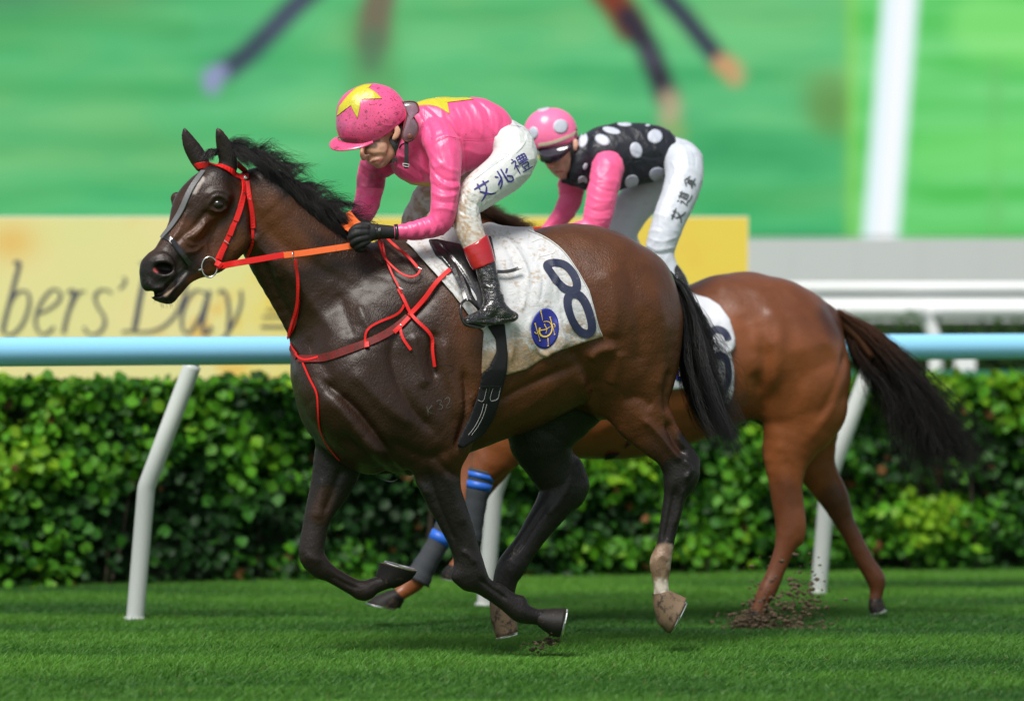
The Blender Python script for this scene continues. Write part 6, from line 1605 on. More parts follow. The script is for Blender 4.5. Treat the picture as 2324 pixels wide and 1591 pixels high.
# ------------------------------------------------------------------ second horse, behind on the rail side
def yc2(x): return 1.72 + (x - 1500) * .00050
def build_horse2():
    h = .0075
    Fd = Field((-.75, 1.0, -.02), (1.95, 2.5, 2.05), h)
    def add(lst, frame='M', k=.03, n=2, dy=0):
        for P in chains(lst if isinstance(lst[0][0], (list, tuple)) else [lst], frame, yc2):
            P[:, 1] += dy; Fd.add(P, k, n)
    add([(1160, 850, 150, 0, .85), (1260, 830, 195, 0, .72), (1350, 836, 198, 0, .76), (1450, 842, 186, 0, .82), (1560, 826, 172, 0, .86), (1650, 796, 168, 0, .86), (1738, 792, 164, 0, .88), (1788, 838, 141, 0, .96)], k=.06)
    add([(1846, 735, 50, 0, .9), (1892, 730, 22, 0, .8)], k=.10)
    add([(1640, 690, 60, .03, 1.2), (1690, 680, 55, .05, 1.0)], k=.06)
    add([(1240, 700, 130, 0, .45), (1330, 700, 80, 0, .5), (1420, 690, 60, 0, .6)], k=.10)
    add([(1230, 790, 170, 0, .65), (1160, 690, 130, 0, .55), (1100, 600, 92, 0, .5), (1040, 528, 66, 0, .5), (1000, 488, 46, 0, .55)], k=.06)
    add([(996, 476, 40, 0, .8), (978, 506, 46, -.01, .72), (945, 575, 40, -.02, .62), (915, 640, 32, -.03, .7), (900, 670, 30, -.03, .8)], k=.03)
    add([(1000, 510, 46, 0, .6), (965, 610, 38, -.01, .55), (920, 675, 24, -.03, .7)], k=.04)
    for dy in (-.04, .05): add([(990, 446, 15, dy, .7), (984, 432, 12, dy, .6), (980, 420, 5, dy, .6)], k=.02)
    # near foreleg (bandaged, cannon upright) and far foreleg (bandaged, reaching)
    add([(1200, 880, 110, -.14, .7), (1160, 960, 85, -.15, .65), (1125, 1030, 52, -.15, .7), (1105, 1062, 36, -.15, .85), (1092, 1085, 25, -.15, .85), (1082, 1120, 20, -.15, .8), (1073, 1190, 19, -.15, .8), (1063, 1235, 22, -.15, .85), (1048, 1265, 18, -.15, .9), (1030, 1288, 17, -.15, .95)], k=.03)
    add([(1180, 900, 100, .14, .7), (1130, 1000, 72, .15, .65), (1075, 1100, 46, .15, .7), (1046, 1150, 36, .15, .85), (1022, 1185, 26, .15, .85), (990, 1240, 21, .15, .8), (962, 1285, 21, .15, .8), (942, 1318, 24, .15, .85), (920, 1338, 18, .15, .9), (906, 1348, 17, .15, 1)], k=.03)
    # near hind
    add([(1780, 830, 145, -.06, .8), (1815, 915, 112, -.11, .62), (1800, 975, 80, -.125, .6), (1786, 1035, 56, -.13, .62), (1784, 1090, 42, -.135, .66), (1788, 1140, 37, -.135, .7), (1792, 1185, 34, -.135, .75), (1790, 1215, 31, -.135, .8), (1778, 1252, 23, -.135, .8), (1760, 1300, 20, -.135, .78), (1742, 1340, 22, -.135, .85), (1730, 1362, 18, -.135, .9), (1718, 1390, 18, -.135, 1)], k=.04)
    add([(1806, 1130, 14, -.135, .8), (1816, 1190, 15, -.135, .8), (1814, 1225, 13, -.135, .8)], k=.03)
    # far hind
    add([(1800, 880, 120, .10, .8), (1830, 980, 74, .14, .65), (1848, 1050, 50, .145, .65), (1874, 1098, 39, .15, .7), (1894, 1132, 35, .15, .75), (1915, 1180, 25, .15, .75), (1940, 1228, 21, .15, .75), (1968, 1282, 21, .15, .8), (1988, 1314, 23, .15, .85), (1990, 1340, 17, .15, .9), (1986, 1362, 16, .15, .95)], k=.035)
    add([(1300, 930, 100, 0, 1.1), (1450, 930, 92, 0, 1.1), (1580, 900, 80, 0, 1.1)], k=.08)
    Fd.sub(chains([[(1700, 1000, 30, -.02, 2), (1725, 960, 22, -.05, 1.5)]], 'M', yc2)[0], .03)
    V, F = Fd.mesh()
    ycv = yc2(proj(V)[:, 0]); near = V[:, 1] < ycv + .02; far = ~near
    V = sculpt(V, F, [([(60, 230), (120, 300), (110, 420), (80, 560)], 26, .010, 'I'), ([(40, 330), (60, 460), (30, 580)], 24, -.012, 'I'), ([(130, 280), (180, 400), (200, 520), (150, 660)], 30, -.006, 'I'), ([(270, 320), (340, 420), (350, 540), (300, 660), (230, 760)], 26, .008, 'I'),
                      ([(380, 400), (330, 560), (270, 680)], 14, -.008, 'I'), ([(60, 600), (90, 700), (120, 820)], 26, .007, 'I'), ([(140, 820), (180, 950), (190, 1050)], 18, -.006, 'I'), ([(1130, 620), (1200, 560), (1260, 620)], 50, .008, 'G'), ([(1130, 780), (1180, 900), (1190, 1050)], 40, -.012, 'G'),
                      ([(1040, 420), (1100, 500), (1120, 700)], 40, -.006, 'G'), ([(900, 240), (1050, 220), (1200, 280)], 40, .006, 'G'), ([(100, 1180), (200, 1120), (320, 1080)], 40, .006, 'G'), ([(700, 1080), (800, 1040), (900, 980)], 40, -.005, 'G'), ([(1270, 130), (1330, 220), (1390, 260)], 20, .004, 'E')], 'I', near)
    V = V + vnormals(V, F) * (fbm(V * 11, 3, 18) * .0018 + fbm(V * 4, 2, 38) * .004)[:, None]
    V = relax(V, F, 9, .5)
    B2 = np.array([.205, .060, .017]); D2 = np.array([.12, .038, .014])
    C = np.tile(B2, (len(V), 1))
    p = proj(V); near = V[:, 1] < ycv
    C = tint(V, C, [([(1600, 640), (1700, 640), (1860, 710)], 30, 70, D2, .8), ([(1100, 500), (1180, 560)], 80, 80, D2, .9), ([(1890, 715), (1900, 740)], 16, 30, D2 * .5, .9), ([(1700, 980), (1720, 1010)], 40, 50, D2 * .35, .9, V[:, 1] > ycv - .12),
                    ([(1300, 1010), (1500, 1005)], 20, 60, B2 * 1.2, .7), ([(1780, 1130), (1740, 1350)], 26, 40, np.array([.10, .030, .011]), .8), ([(1895, 1140), (1985, 1330)], 24, 30, np.array([.075, .025, .010]), .9)], 'M')
    body = mesh('racehorse', V, F, M['coat2'], None, True, colors=np.clip(C, .003, 1))
    tag(body, 'chestnut brown racehorse running behind, half hidden, with streaming dark tail and bandaged forelegs', 'horse')
    SF = Surf(V, F)
    hoof('hoof', body, (1016, 1283), (1045, 1292), (1003, 1308), (1058, 1318), yc2(1030) - .15, .055, 'M', M['hoof'])
    hoof('hoof', body, (888, 1338), (918, 1362), (834, 1368), (908, 1380), yc2(880) + .15, .055, 'M', M['hoof'])
    hoof('hoof', body, (1700, 1388), (1738, 1396), (1686, 1418), (1744, 1424), yc2(1715) - .135, .055, 'M', M['hoof'])
    hoof('hoof', body, (1972, 1362), (2002, 1358), (1978, 1392), (2010, 1380), yc2(1990) + .15, .05, 'M', M['hoof'])
    bmesh_sphere(W(962, 496, yc2(962) - .055), .017, (1.2, .8, .9), 'eye', M['eye'], body)
    # bandages with two blue tapes each
    def wrap(pts, r, dy, tapes):
        P = np.array([W(x, y, yc2(x) + dy) for x, y in pts]); C_ = catmull(P, 5); s = FPX / (CAM_D + yc2(1050)); R = np.interp(np.linspace(0, 1, len(C_)), np.linspace(0, 1, len(r)), r) / s
        mb = MB(); mb.tube(C_, R * (1 + .03 * np.sin(np.arange(len(C_)) * 1.9)), 20, True, .9); o = mb.build('leg_bandage', M['bandage'], body, True)
        for a, b in tapes:
            i0 = a * (len(C_) - 1); i1 = b * (len(C_) - 1)
            Q = np.array([[np.interp(t, np.arange(len(C_)), C_[:, k]) for k in range(3)] for t in (i0, i1)]); rr_ = np.interp([i0, i1], np.arange(len(C_)), R) + .0015
            mb = MB(); mb.tube(Q, rr_, 20, True, .9); mb.build('blue_tape', M['bluetape'], o, True)
    wrap([(1096, 1068), (1088, 1100), (1080, 1140), (1072, 1195), (1066, 1228)], [32, 28, 25, 24, 28], -.15, [(.06, .16), (.21, .33)])
    wrap([(1028, 1176), (1008, 1208), (985, 1248), (960, 1290), (945, 1318)], [31, 27, 25, 27, 33], .15, [(.08, .19), (.28, .40)])
    # mane and tail
    rgc = np.random.default_rng(4)
    G = []
    for k, (x, y) in enumerate(catmull([(1000, 446), (1035, 468), (1080, 482), (1130, 500), (1180, 540)], 4)):
        Y = yc2(x); G.append(np.array([W(x - 4, y + 14, Y), W(x + 16, y - 4, Y - .02), W(x + 40, y - 2 - 6 * math.sin(k), Y - .04), W(x + 66, y + 6 + 8 * math.cos(k * 2), Y - .05)]))
    Va, Fa = hairs(G, 1800, (.009, .012, .010), .0013, 8, 43, .008)
    mesh('mane', Va, Fa, M['hair_brown'], body, colors=np.tile([.045, .018, .009], (len(Va), 1)))
    def tl(pts, dd=0.0):
        L = toM('I', pts); return np.array([W(x, y, yc2(1900) + dd + .03 * k) for k, (x, y) in enumerate(L)])
    T = [tl([(330, 255), (400, 340), (440, 440), (560, 560), (640, 700), (690, 860), (700, 960)], .02), tl([(340, 250), (440, 320), (540, 440), (630, 560), (700, 690), (740, 820), (760, 960)], -.02),
         tl([(350, 250), (460, 320), (570, 430), (660, 540), (740, 660), (800, 780), (860, 900)], -.04), tl([(350, 250), (480, 320), (600, 430), (690, 540), (780, 650), (850, 780), (930, 880)], 0)]
    Va, Fa = hairs(T, 2300, (.012, .02, .008), .0013, 14, 47, .03, bend=.7, locks=46, lockj=3.0)
    T2 = [tl([(340, 260), (410, 360), (450, 470), (500, 540), (560, 680), (600, 760)]), tl([(340, 260), (420, 360), (520, 480), (600, 640), (660, 800), (680, 900)]), tl([(350, 250), (480, 330), (620, 480), (720, 640), (800, 800), (880, 940)]), tl([(350, 250), (500, 340), (660, 520), (800, 680), (900, 800), (980, 880)])]
    Vb, Fb = hairs(T2, 700, (.03, .04, .02), .0011, 14, 49, .05)
    t = np.concatenate([np.tile(np.repeat(np.linspace(0, 1, 14), 3), 2300), np.tile(np.repeat(np.linspace(0, 1, 14), 3), 700)])[:, None]
    t = np.clip(t * 2.2, 0, 1)
    Cc = np.array([.075, .028, .012]) * (1 - t) + np.array([.011, .009, .008]) * t
    mb = MB(); dock = np.array([W(*toM('I', q), yc2(1900)) for q in ((315, 262), (370, 290), (430, 350), (490, 430))]); mb.tube(catmull(dock, 4), np.linspace(.040, .014, 13), 12)
    nd = mb.n; mb.add(Va, Fa); mb.add(Vb, Fb)
    V_ = np.vstack(mb.V); mesh('tail', V_, np.vstack(mb.F), M['hair_brown'], body, True, colors=np.vstack([np.tile([.07, .026, .011], (nd, 1)), Cc]), T=np.vstack(mb.T))
    return body, SF, Fd
horse2, SF2, FD2 = build_horse2()
# saddlecloth number 6, saddle, girth, bridle
def wob2(PX, PY, Y): return .006 * np.sin((PX + PY * .3) / 14) + .005
V, F = shell(FD2, SF2, 'G', [(-300, 200), (300, 180), (560, 170), (770, 285), (850, 305), (920, 350), (985, 440), (1020, 560), (1015, 600), (985, 640), (1002, 700), (1016, 780), (1010, 900), (985, 975), (940, 980), (900, 880), (700, 880), (620, 892), (400, 900), (-200, 900)], .016, 'x', wob=wob2)
V = sculpt(V, F, [([(990, 560), (1000, 620), (960, 650)], 16, .010), ([(800, 420), (880, 440), (910, 480)], 20, .006)], 'G')
cloth2 = mesh('saddle_cloth', V, F, M['cloth2'], None, True)
tag(cloth2, 'clean white saddlecloth with navy number 6 partly hidden on the chestnut horse behind', 'saddlecloth')
SC2 = Surf(V, F)
mb = MB(); pen(mb, SC2, [[(975, 575), (955, 530), (915, 505), (880, 510), (850, 550), (838, 620), (835, 720), (850, 820), (880, 885), (925, 905), (962, 860), (975, 780), (962, 700), (925, 668), (885, 685), (862, 740)]], .032, off=.003, frame='G', th=.0015, even=True); mb.build('number_six', M['navy'], cloth2)
mb = MB(); el = [toM('G', (668 + 46 * math.cos(t), 775 + 60 * math.sin(t))) for t in np.arange(30) / 30 * 2 * np.pi]
Vp, Fp, Tp = patch(SC2, el, .003, 5); bd = mesh('round_badge', Vp, Fp, M['royal'], cloth2, True, T=Tp)
mb = MB(); pen(mb, SC2, [[(655, 740), (665, 770), (680, 790)], [(690, 745), (668, 775), (655, 800)]], .007, off=.006, frame='G', th=.001); mb.build('badge_motif', M['gold'], bd)
saddle2 = empty('saddle', (W(1420, 700, yc2(1420))[0], yc2(1420), 1.4), 'black racing saddle and dark girth on the chestnut horse, mostly hidden', 'saddle')
V, F = shell(FD2, SF2, 'G', [(300, 1290), (200, 1300), (180, 1340), (240, 1330), (330, 1260), (420, 1150), (470, 1050), (480, 900), (420, 900), (410, 1050), (370, 1170)], .018, 'x'); mesh('girth', V, F, M['blackcloth'], saddle2)
Fd = Field((-.1, 1.4, 1.2), (.9, 2.1, 1.8), .009)
for P in chains([[(1330, 668, 14, 0, 3), (1400, 672, 14, 0, 6), (1480, 668, 14, 0, 7), (1540, 655, 16, 0, 5)]], 'M', yc2): Fd.add(P, .02)
V, F = Fd.mesh(); mesh('seat', V, F, M['blackleather'], saddle2)
bridle2 = empty('bridle', (W(940, 500, yc2(940))[0], yc2(940), 1.6), 'red bridle on the chestnut horse glimpsed behind the front rider', 'bridle')
mb = MB()
for pts in ([(958, 462), (972, 456), (992, 462)], [(996, 440), (996, 470), (985, 520), (965, 570), (940, 620)], [(915, 610), (935, 600), (950, 620)]): strap(mb, SF2, 'M', pts, 16, off=.004, th=.006)
mb.build('cheekpiece', M['red'], bridle2)
mb = MB(); free(mb, 'M', [(900, 602, 1.36), (960, 575, 1.38), (1010, 545, 1.40), (1120, 530, 1.45), (1230, 520, 1.5)], 12, .006); free(mb, 'M', [(1008, 540, 1.39), (1030, 556, 1.39), (1048, 580, 1.4)], 9, .006); mb.build('rein', M['red'], bridle2)

# ------------------------------------------------------------------ second rider
def yr2(x): return 1.66 + (x - 1430) * .00035
def build_rider2():
    root = empty('person', (W(1500, 650, 1.7)[0], 1.7, 1.35), 'jockey behind in black jacket with white spots, pink sleeves and pink spotted cap', 'person')
    h = .0055
    T = chains([[(760, 470, 130, 0, 1.15), (830, 488, 212, 0, .98), (950, 482, 228, 0, .90), (1080, 470, 214, 0, .9), (1180, 458, 178, 0, 1.0), (1235, 445, 110, 0, 1.25)], [(730, 580, 120, -.02, 1.0), (850, 600, 130, -.02, .9)]], 'C', yr2)
    SHN = chains([[(850, 560, 108, -.17, .9), (845, 600, 112, -.20, .85), (815, 740, 108, -.23, .82), (785, 880, 106, -.245, .82), (760, 970, 92, -.25, .82), (700, 1000, 70, -.25, .85), (600, 1020, 56, -.24, .85), (540, 1030, 46, -.23, .85)]], 'C', yr2)
    SHF = chains([[(700, 560, 110, .10, .9), (600, 660, 96, .16, .85), (592, 770, 84, .17, .8), (545, 880, 74, .16, .8), (480, 960, 60, .13, .85), (430, 1010, 50, .10, .85)]], 'C', yr2)
    BT = chains([[(1230, 450, 120, 0, 1.2), (1350, 500, 135, 0, 1.2), (1385, 530, 140, 0, 1.15)]], 'C', yr2)
    LN = chains([[(1385, 540, 140, -.10, .8), (1390, 640, 134, -.14, .75), (1352, 780, 124, -.18, .75), (1292, 920, 116, -.21, .78), (1245, 1050, 108, -.225, .82), (1225, 1130, 100, -.23, .85), (1235, 1210, 84, -.235, .85), (1290, 1330, 70, -.25, .85)]], 'C', yr2)
    LF = chains([[(1340, 560, 130, .08, .85), (1190, 690, 138, .14, .8), (1060, 810, 136, .18, .78), (990, 920, 124, .20, .8), (960, 1010, 108, .21, .82), (980, 1100, 90, .22, .82), (1060, 1220, 76, .23, .82), (1140, 1340, 64, .24, .82)]], 'C', yr2)
    NK = chains([[(640, 480, 80, -.02, 1.0), (740, 470, 100, 0, 1.0)]], 'C', yr2)
    hd = -.03
    HD = chains([[(620, 600, 330, hd, .85), (700, 760, 300, hd, .85)], [(720, 860, 232, hd, .86), (740, 980, 204, hd - .004, .86), (775, 1080, 165, hd - .006, .86), (800, 1180, 92, hd - .01, .9)], [(960, 900, 90, hd - .03, .7), (900, 1060, 80, hd - .03, .7)]], 'K', yr2)
    NOSE = chains([[(610, 900, 36, hd - .05, .8), (575, 990, 40, hd - .056, .8), (585, 1060, 44, hd - .06, .8)], [(640, 1060, 30, hd - .062, .8)], [(690, 1130, 24, hd - .05, .8), (760, 1130, 24, hd - .056, .8)], [(710, 1168, 26, hd - .045, .8), (760, 1165, 24, hd - .05, .8)], [(770, 1215, 40, hd - .03, .9)]], 'K', yr2)
    EAR = chains([[(1000, 660, 46, hd - .076, .45), (1005, 740, 44, hd - .080, .45), (990, 810, 26, hd - .076, .45)]], 'K', yr2)
    HN = chains([[(540, 1030, 44, -.23, .8), (470, 1045, 56, -.235, .75), (430, 1060, 52, -.235, .8)], [(430, 1035, 22, -.26, .9), (385, 1050, 22, -.255, .9), (385, 1080, 20, -.23, .9)], [(432, 1062, 22, -.262, .9), (388, 1080, 22, -.256, .9), (392, 1106, 20, -.232, .9)], [(440, 1088, 20, -.26, .9), (402, 1106, 20, -.254, .9), (410, 1128, 18, -.232, .9)], [(450, 1108, 18, -.255, .9), (420, 1126, 18, -.25, .9), (428, 1144, 16, -.23, .9)], [(480, 1020, 22, -.20, .9), (430, 1012, 20, -.20, .9), (395, 1030, 18, -.21, .9)]], 'C', yr2)
    Fd = Field((-.62, 1.15, 1.0), (1.0, 2.05, 2.30), h)
    for c in skinny(T, .012): Fd.add(c, .04, 2)
    for c in skinny(SHN + SHF + BT + LN + LF, .014): Fd.add(c, .03, 2)
    for c in NK + HD: Fd.add(c, .02, 2)
    for c in NOSE: Fd.add(c, .010, 2)
    for c in EAR: Fd.add(c, .006, 2)
    for c in HN: Fd.add(c, .004, 2)
    V, F = Fd.mesh(); V = relax(V, F, 1, .3)
    V = sculpt(V, F, [([(680, 1150), (730, 1148), (790, 1138)], 10, -.004), ([(640, 1080), (700, 1120)], 14, -.003)], 'K')
    SK = np.array([.66, .37, .28])
    C = tint(V, SK, [([(575, 1000), (590, 1060)], 30, 50, np.array([.58, .22, .17]), .8), ([(690, 1145), (790, 1138)], 12, 14, np.array([.38, .09, .08]), .9), ([(850, 1000), (900, 1120), (800, 1230)], 20, 50, np.array([.34, .18, .12]), .5)], 'K')
    g_ = (proj(V)[:, 0] < 1282) & (proj(V)[:, 1] > 510); C[g_] = [.02, .02, .02]
    mesh('body', V, F, M['skin'], root, True, colors=C)
    Fd = Field((-.3, 1.15, 1.62), (.78, 2.05, 2.22), h)
    for c in T: Fd.add(c, .05, 3)
    for c in chains([[(690, 400, 70, -.06, 1), (660, 500, 72, -.08, .9), (640, 590, 62, -.08, .9), (620, 640, 46, -.06, .9)]], 'C', yr2): Fd.add(c, .03)
    V, F = Fd.mesh()
    V = fld(V, F, 'C', [([(760, 300), (860, 380), (900, 460)], 14, .006), ([(720, 320), (800, 420), (820, 500)], 12, -.007), ([(1100, 270), (1180, 360), (1190, 470)], 12, .006), ([(1160, 270), (1240, 340), (1260, 450)], 12, -.006), ([(1230, 290), (1310, 370), (1310, 480)], 12, .007), ([(980, 600), (1080, 640), (1180, 600)], 16, .007), ([(960, 680), (1060, 700), (1160, 660)], 12, -.006), ([(1040, 460), (1140, 500), (1300, 480)], 10, -.005), ([(1000, 330), (1040, 420), (1020, 520)], 12, .004)])
    V = crease(V, F, .006, (9, 6, 5), 5.0, 91, .002, 18)
    vest = mesh('spotted_jacket', V, F, M['silkb'], root, True)
    SV = Surf(V, F)
    def spots(SS, frame, lst, name, m, parent):
        for (cx, cy, rx, ry, *a) in lst:
            a = math.radians(a[0]) if a else 0
            pl = [toM(frame, (cx + rx * math.cos(t) * math.cos(a) - ry * math.sin(t) * math.sin(a), cy + rx * math.cos(t) * math.sin(a) + ry * math.sin(t) * math.cos(a))) for t in np.arange(32) / 32 * 2 * np.pi]
            Vp, Fp, Tp = patch(SS, pl, .0025, 4); mesh(name, Vp, Fp, m, parent, True, T=Tp)
    spots(SV, 'C', [(676, 378, 30, 52, 15), (812, 374, 56, 36, 25), (876, 307, 66, 22, 14), (968, 262, 52, 14, 4), (1184, 349, 52, 50), (1050, 446, 42, 58, -18), (1200, 613, 58, 48, -10), (1018, 666, 52, 44, -40), (1132, 270, 20, 6), (690, 560, 14, 26, 20), (672, 660, 34, 34)], 'white_spot', M['spot'], vest)
    Fd = Field((-.35, 1.1, 1.55), (.75, 2.05, 2.14), h)
    for c in SHN + SHF: Fd.add(c, .02, 3)
    V, F = Fd.mesh()
    V = fld(V, F, 'C', [([(720, 560), (800, 640), (900, 680)], 14, .006), ([(700, 640), (800, 720), (900, 740)], 13, -.007), ([(690, 740), (780, 800), (890, 800)], 13, .007), ([(680, 830), (780, 880), (880, 860)], 12, -.007), ([(680, 900), (780, 930), (870, 920)], 12, .007), ([(900, 500), (930, 600), (900, 740)], 14, .006), ([(520, 720), (580, 760), (650, 760)], 12, -.006), ([(500, 820), (560, 850), (630, 840)], 12, .007), ([(450, 900), (530, 930), (600, 910)], 10, -.006), ([(740, 520), (780, 620), (760, 760)], 14, .005)], .4)
    V = crease(V, F, .006, (7, 6, 8), 4.0, 93, .002, 18)
    mesh('sleeves', V, F, M['silk2'], root, True)
    Fd = Field((-.30, 1.15, 1.28), (1.0, 2.05, 2.14), h)
    for c in BT: Fd.add(c, .05)
    for c in LN + LF: Fd.add(c, .03)
    V, F = Fd.mesh()
    V = fld(V, F, 'C', [([(1340, 380), (1400, 460), (1420, 560)], 10, .006), ([(1380, 390), (1460, 470), (1470, 580)], 9, -.006), ([(1300, 520), (1330, 600), (1280, 680)], 10, .006), ([(1240, 620), (1230, 740), (1200, 840)], 10, .006), ([(1120, 1110), (1200, 1150), (1320, 1130)], 9, .007), ([(1120, 1150), (1220, 1180), (1330, 1160)], 9, -.007), ([(1130, 1060), (1220, 1090), (1340, 1060)], 9, .006), ([(1330, 560), (1290, 700), (1220, 860), (1210, 1010)], 8, .004), ([(920, 800), (1020, 840), (1130, 800)], 14, -.006), ([(900, 900), (1000, 930), (1080, 900)], 12, .005)])
    V = crease(V, F, .004, (7, 6, 7), 5.0, 95, .001, 20)
    br = mesh('breeches', V, F, M['breech2'], root, True)
    SB2 = Surf(V, F); mb = MB()
    write_kanji(mb, SB2, 'C', 'ai', (1342, 905), 92, -68, .0075); write_kanji(mb, SB2, 'C', 'do', (1388, 785), 92, -68, .0055); write_kanji(mb, SB2, 'C', 'na', (1432, 672), 86, -68, .0065)
    mb.build('lettering', M['ink2'], br)
    for d_ in (0, .46):
        R = empty_child('boot', root); Fd = Field((.45, 1.2 + d_ * .8, 1.05), (1.05, 1.75 + d_, 1.72), .007); q = d_ - (.0)
        for c in chains([[(555, 60, 72, -.235 + q, .85), (570, 100, 70, -.24 + q, .85), (640, 200, 72, -.25 + q, .85), (690, 330, 66, -.265 + q, .85), (730, 440, 58, -.28 + q, .85), (775, 540, 54, -.29 + q, .85), (810, 610, 58, -.29 + q, .85), (845, 655, 44, -.29 + q, .9)], [(800, 610, 52, -.29 + q, .85), (740, 670, 44, -.30 + q, 1.0), (680, 700, 32, -.31 + q, 1.2)]], 'G', yr2): Fd.add(c, .02)
        z_, x_ = Fd.grid()[2], Fd.grid()[0]
        a_, b_ = wp('G', 480, 78, 1.45), wp('G', 640, 30, 1.45); sl = (b_[2] - a_[2]) / (b_[0] - a_[0])
        Fd.clip(((z_[None, None, :] - a_[2]) - sl * (x_[:, None, None] - a_[0]) + 0 * Fd.f).astype(np.float32))
        V, F = Fd.mesh(); mesh('boot_shaft', V, F, M['boot'], R)
    # cap
    Fd = Field((-.06, 1.42, 1.86), (.40, 1.85, 2.28), .0055)
    for c in chains([[(560, 520, 385, hd, .86), (640, 520, 392, hd, .86)], [(540, 640, 330, hd, .9), (640, 660, 350, hd, .9)]], 'K', yr2): Fd.add(c, .03)
    PX, PY = Fd.px(); PX3 = PX[:, :, None] + 0 * PY[None]; PY3 = PY[None] + 0 * PX[:, :, None]
    Fd.clip((poly_sd(PX3, PY3, toM('K', [(0, -100), (1400, -100), (1400, 500), (1080, 590), (960, 650), (900, 690), (700, 735), (420, 780), (0, 850)])) / 573).astype(np.float32))
    V, F = Fd.mesh(); V = relax(V, F, 1)
    he = mesh('helmet', V, F, M['helmet2'], root, True); SH = Surf(V, F)
    spots(SH, 'K', [(762, 425, 118, 112), (330, 530, 76, 104, 10), (490, 155, 100, 26, -14)], 'white_spot', M['spot'], he)
    mb = MB(); strap(mb, SH, 'K', [(412, 718), (600, 690), (800, 620), (980, 540), (1010, 520)], 54, off=.002, th=.002); mb.build('cap_band', M['cream'], he)
    mb = MB(); strap(mb, SH, 'K', [(1010, 380), (1012, 470), (985, 570), (940, 670)], 24, off=.003, th=.003); mb.build('goggle_strap', M['blackcloth'], he)
    mb = MB(); free(mb, 'K', [(940, 690, 1.52), (950, 850, 1.515), (960, 1000, 1.52), (940, 1120, 1.53), (860, 1230, 1.56)], 70, .006); mb.build('chin_strap', M['blackcloth'], he)
    # peak is black and low over wrap-round goggles
    Yg = yr2(1260)
    pts_t = [(360, 800, .02), (420, 770, -.055), (560, 768, -.085), (720, 742, -.098), (860, 715, -.100), (930, 700, -.095)]
    pts_b = [(380, 900, .01), (440, 970, -.06), (540, 1010, -.088), (700, 990, -.102), (820, 900, -.104), (930, 790, -.095)]
    A_ = catmull(np.array([wp('K', x, y, Yg + hd + d) for x, y, d in pts_t]), 5); B_ = catmull(np.array([wp('K', x, y, Yg + hd + d) for x, y, d in pts_b]), 5)
    n = len(A_); rows = [A_ * (1 - t) + B_ * t + np.array([0, -.012 * math.sin(t * 3.14), 0]) for t in np.linspace(0, 1, 7)]
    G_ = np.stack(rows, 1); Bk = G_[:, ::-1] + np.array([0, .012, 0]); V = np.concatenate([G_, Bk], 1).reshape(-1, 3)
    i, j = np.meshgrid(np.arange(n - 1), np.arange(14), indexing='ij'); F = np.stack([i * 14 + j, i * 14 + (j + 1) % 14, (i + 1) * 14 + (j + 1) % 14, (i + 1) * 14 + j], -1).reshape(-1, 4)
    mesh('goggles', V, F, M['darklens'], root)
    # dark neck guard under the jaw
    Fd = Field((-.02, 1.35, 1.80), (.42, 1.9, 2.12), .0055)
    for c in chains([[(1090, 640, 90, hd - .02, 1.0), (1080, 820, 120, hd - .03, .9), (1060, 980, 140, hd - .02, .9), (1040, 1120, 150, hd - .01, .9), (1000, 1260, 120, hd - .01, .9), (880, 1280, 70, hd, 1.0), (800, 1290, 40, hd, 1.2)], [(1120, 1200, 150, hd, .9), (1160, 1330, 110, hd, .9)]], 'K', yr2): Fd.add(c, .03)
    V, F = Fd.mesh()
    V = fld(V, F, 'K', [([(1000, 800), (1080, 900), (1100, 1040)], 24, .006), ([(1100, 760), (1180, 900), (1180, 1060)], 22, -.006), ([(980, 1020), (1050, 1140), (1030, 1260)], 22, .006)])
    ng = mesh('neck_guard', V, F, M['silkb'], root); SN = Surf(V, F)
    spots(SN, 'K', [(1120, 650, 60, 100, 12), (1006, 940, 26, 42), (1180, 965, 24, 44)], 'white_spot', M['spot'], ng)
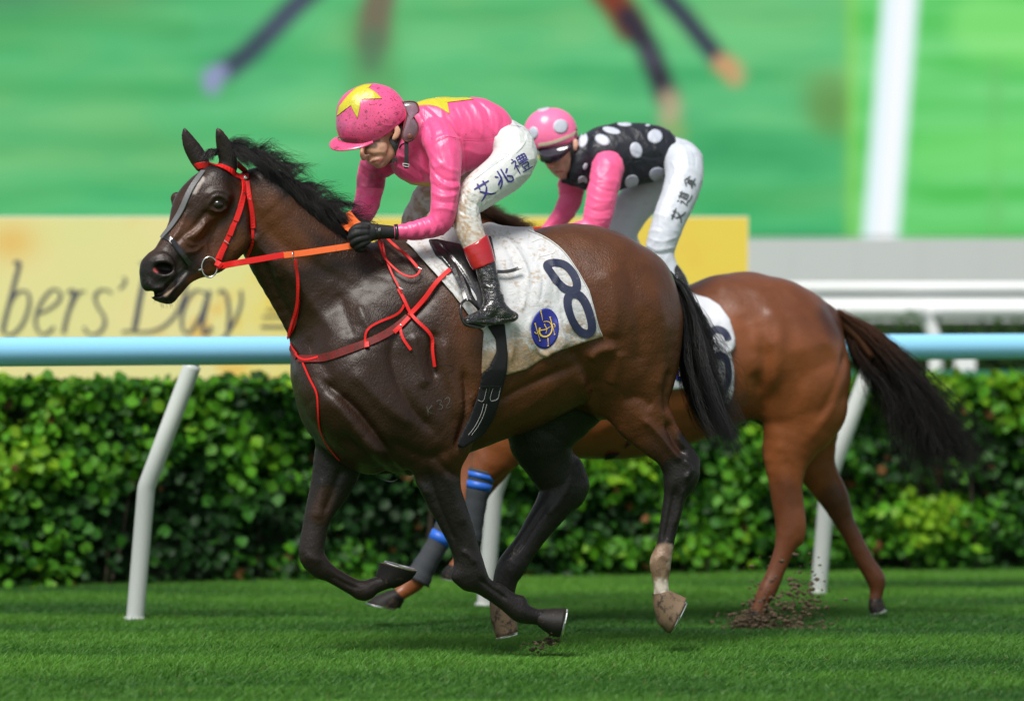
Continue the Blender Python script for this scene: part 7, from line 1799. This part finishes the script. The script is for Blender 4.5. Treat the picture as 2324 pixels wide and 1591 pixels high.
    mb = MB(); pen(mb, SN, [[(960, 1000), (975, 1050), (970, 1110)]], .008, off=.002, frame='K'); mb.build('red_toggle', M['red'], ng)
    Fd = Field((-.05, 1.15, 1.55), (.5, 1.8, 1.92), .005)
    for c in HN: Fd.add(c, .006, 2)
    V, F = Fd.mesh(); mesh('glove', V, F, M['glove'], root)
    return root
rider2 = build_rider2()
# ------------------------------------------------------------------ clods of turf thrown up
def clods():
    rg = np.random.default_rng(3)
    def lump(mb, c, r):
        u = np.array([[0, 0, 1], [.9, 0, .3], [.28, .85, .3], [-.72, .53, .3], [-.72, -.53, .3], [.28, -.85, .3], [.72, .53, -.3], [-.28, .85, -.3], [-.9, 0, -.3], [-.28, -.85, -.3], [.72, -.53, -.3], [0, 0, -1]])
        t = [[0, 1, 2], [0, 2, 3], [0, 3, 4], [0, 4, 5], [0, 5, 1], [1, 6, 2], [2, 7, 3], [3, 8, 4], [4, 9, 5], [5, 10, 1], [2, 6, 7], [3, 7, 8], [4, 8, 9], [5, 9, 10], [1, 10, 6], [6, 11, 7], [7, 11, 8], [8, 11, 9], [9, 11, 10], [10, 11, 6]]
        mb.add(u * (r * (.7 + .6 * rg.random((12, 1)))) * np.array([1.3, 1, .8]) + c, T=t)
    for (pts, n, Y, lab) in (([(1690, 1412, 30, 16), (1700, 1410, 36, 18), (1730, 1400, 40, 24), (1800, 1395, 50, 36), (1835, 1345, 26, 50), (1780, 1425, 70, 16), (1770, 1350, 60, 60)], 2000, 1.58, 'brown spray of mud and turf crumbs thrown up at the chestnut hind hoof'),
                             ([(1232, 1462, 26, 10), (1250, 1448, 20, 10)], 150, -.05, 'small splash of dark soil under the front horse trailing hoof')):
        mb = MB()
        for k in range(n):
            x, y, sx, sy = pts[rg.integers(len(pts))]
            px_, py_ = x + rg.normal() * sx * .75, y + rg.normal() * sy * .75
            P = W(px_, py_, Y + rg.normal() * .07)
            if P[2] < .002: P[2] = .004 + .01 * rg.random()
            lump(mb, P, .0016 + .011 * rg.random() ** 5)
        o = mb.build('mud_spray', M['soil'], None, False); tag(o, lab, 'mud', kind='stuff')
clods()
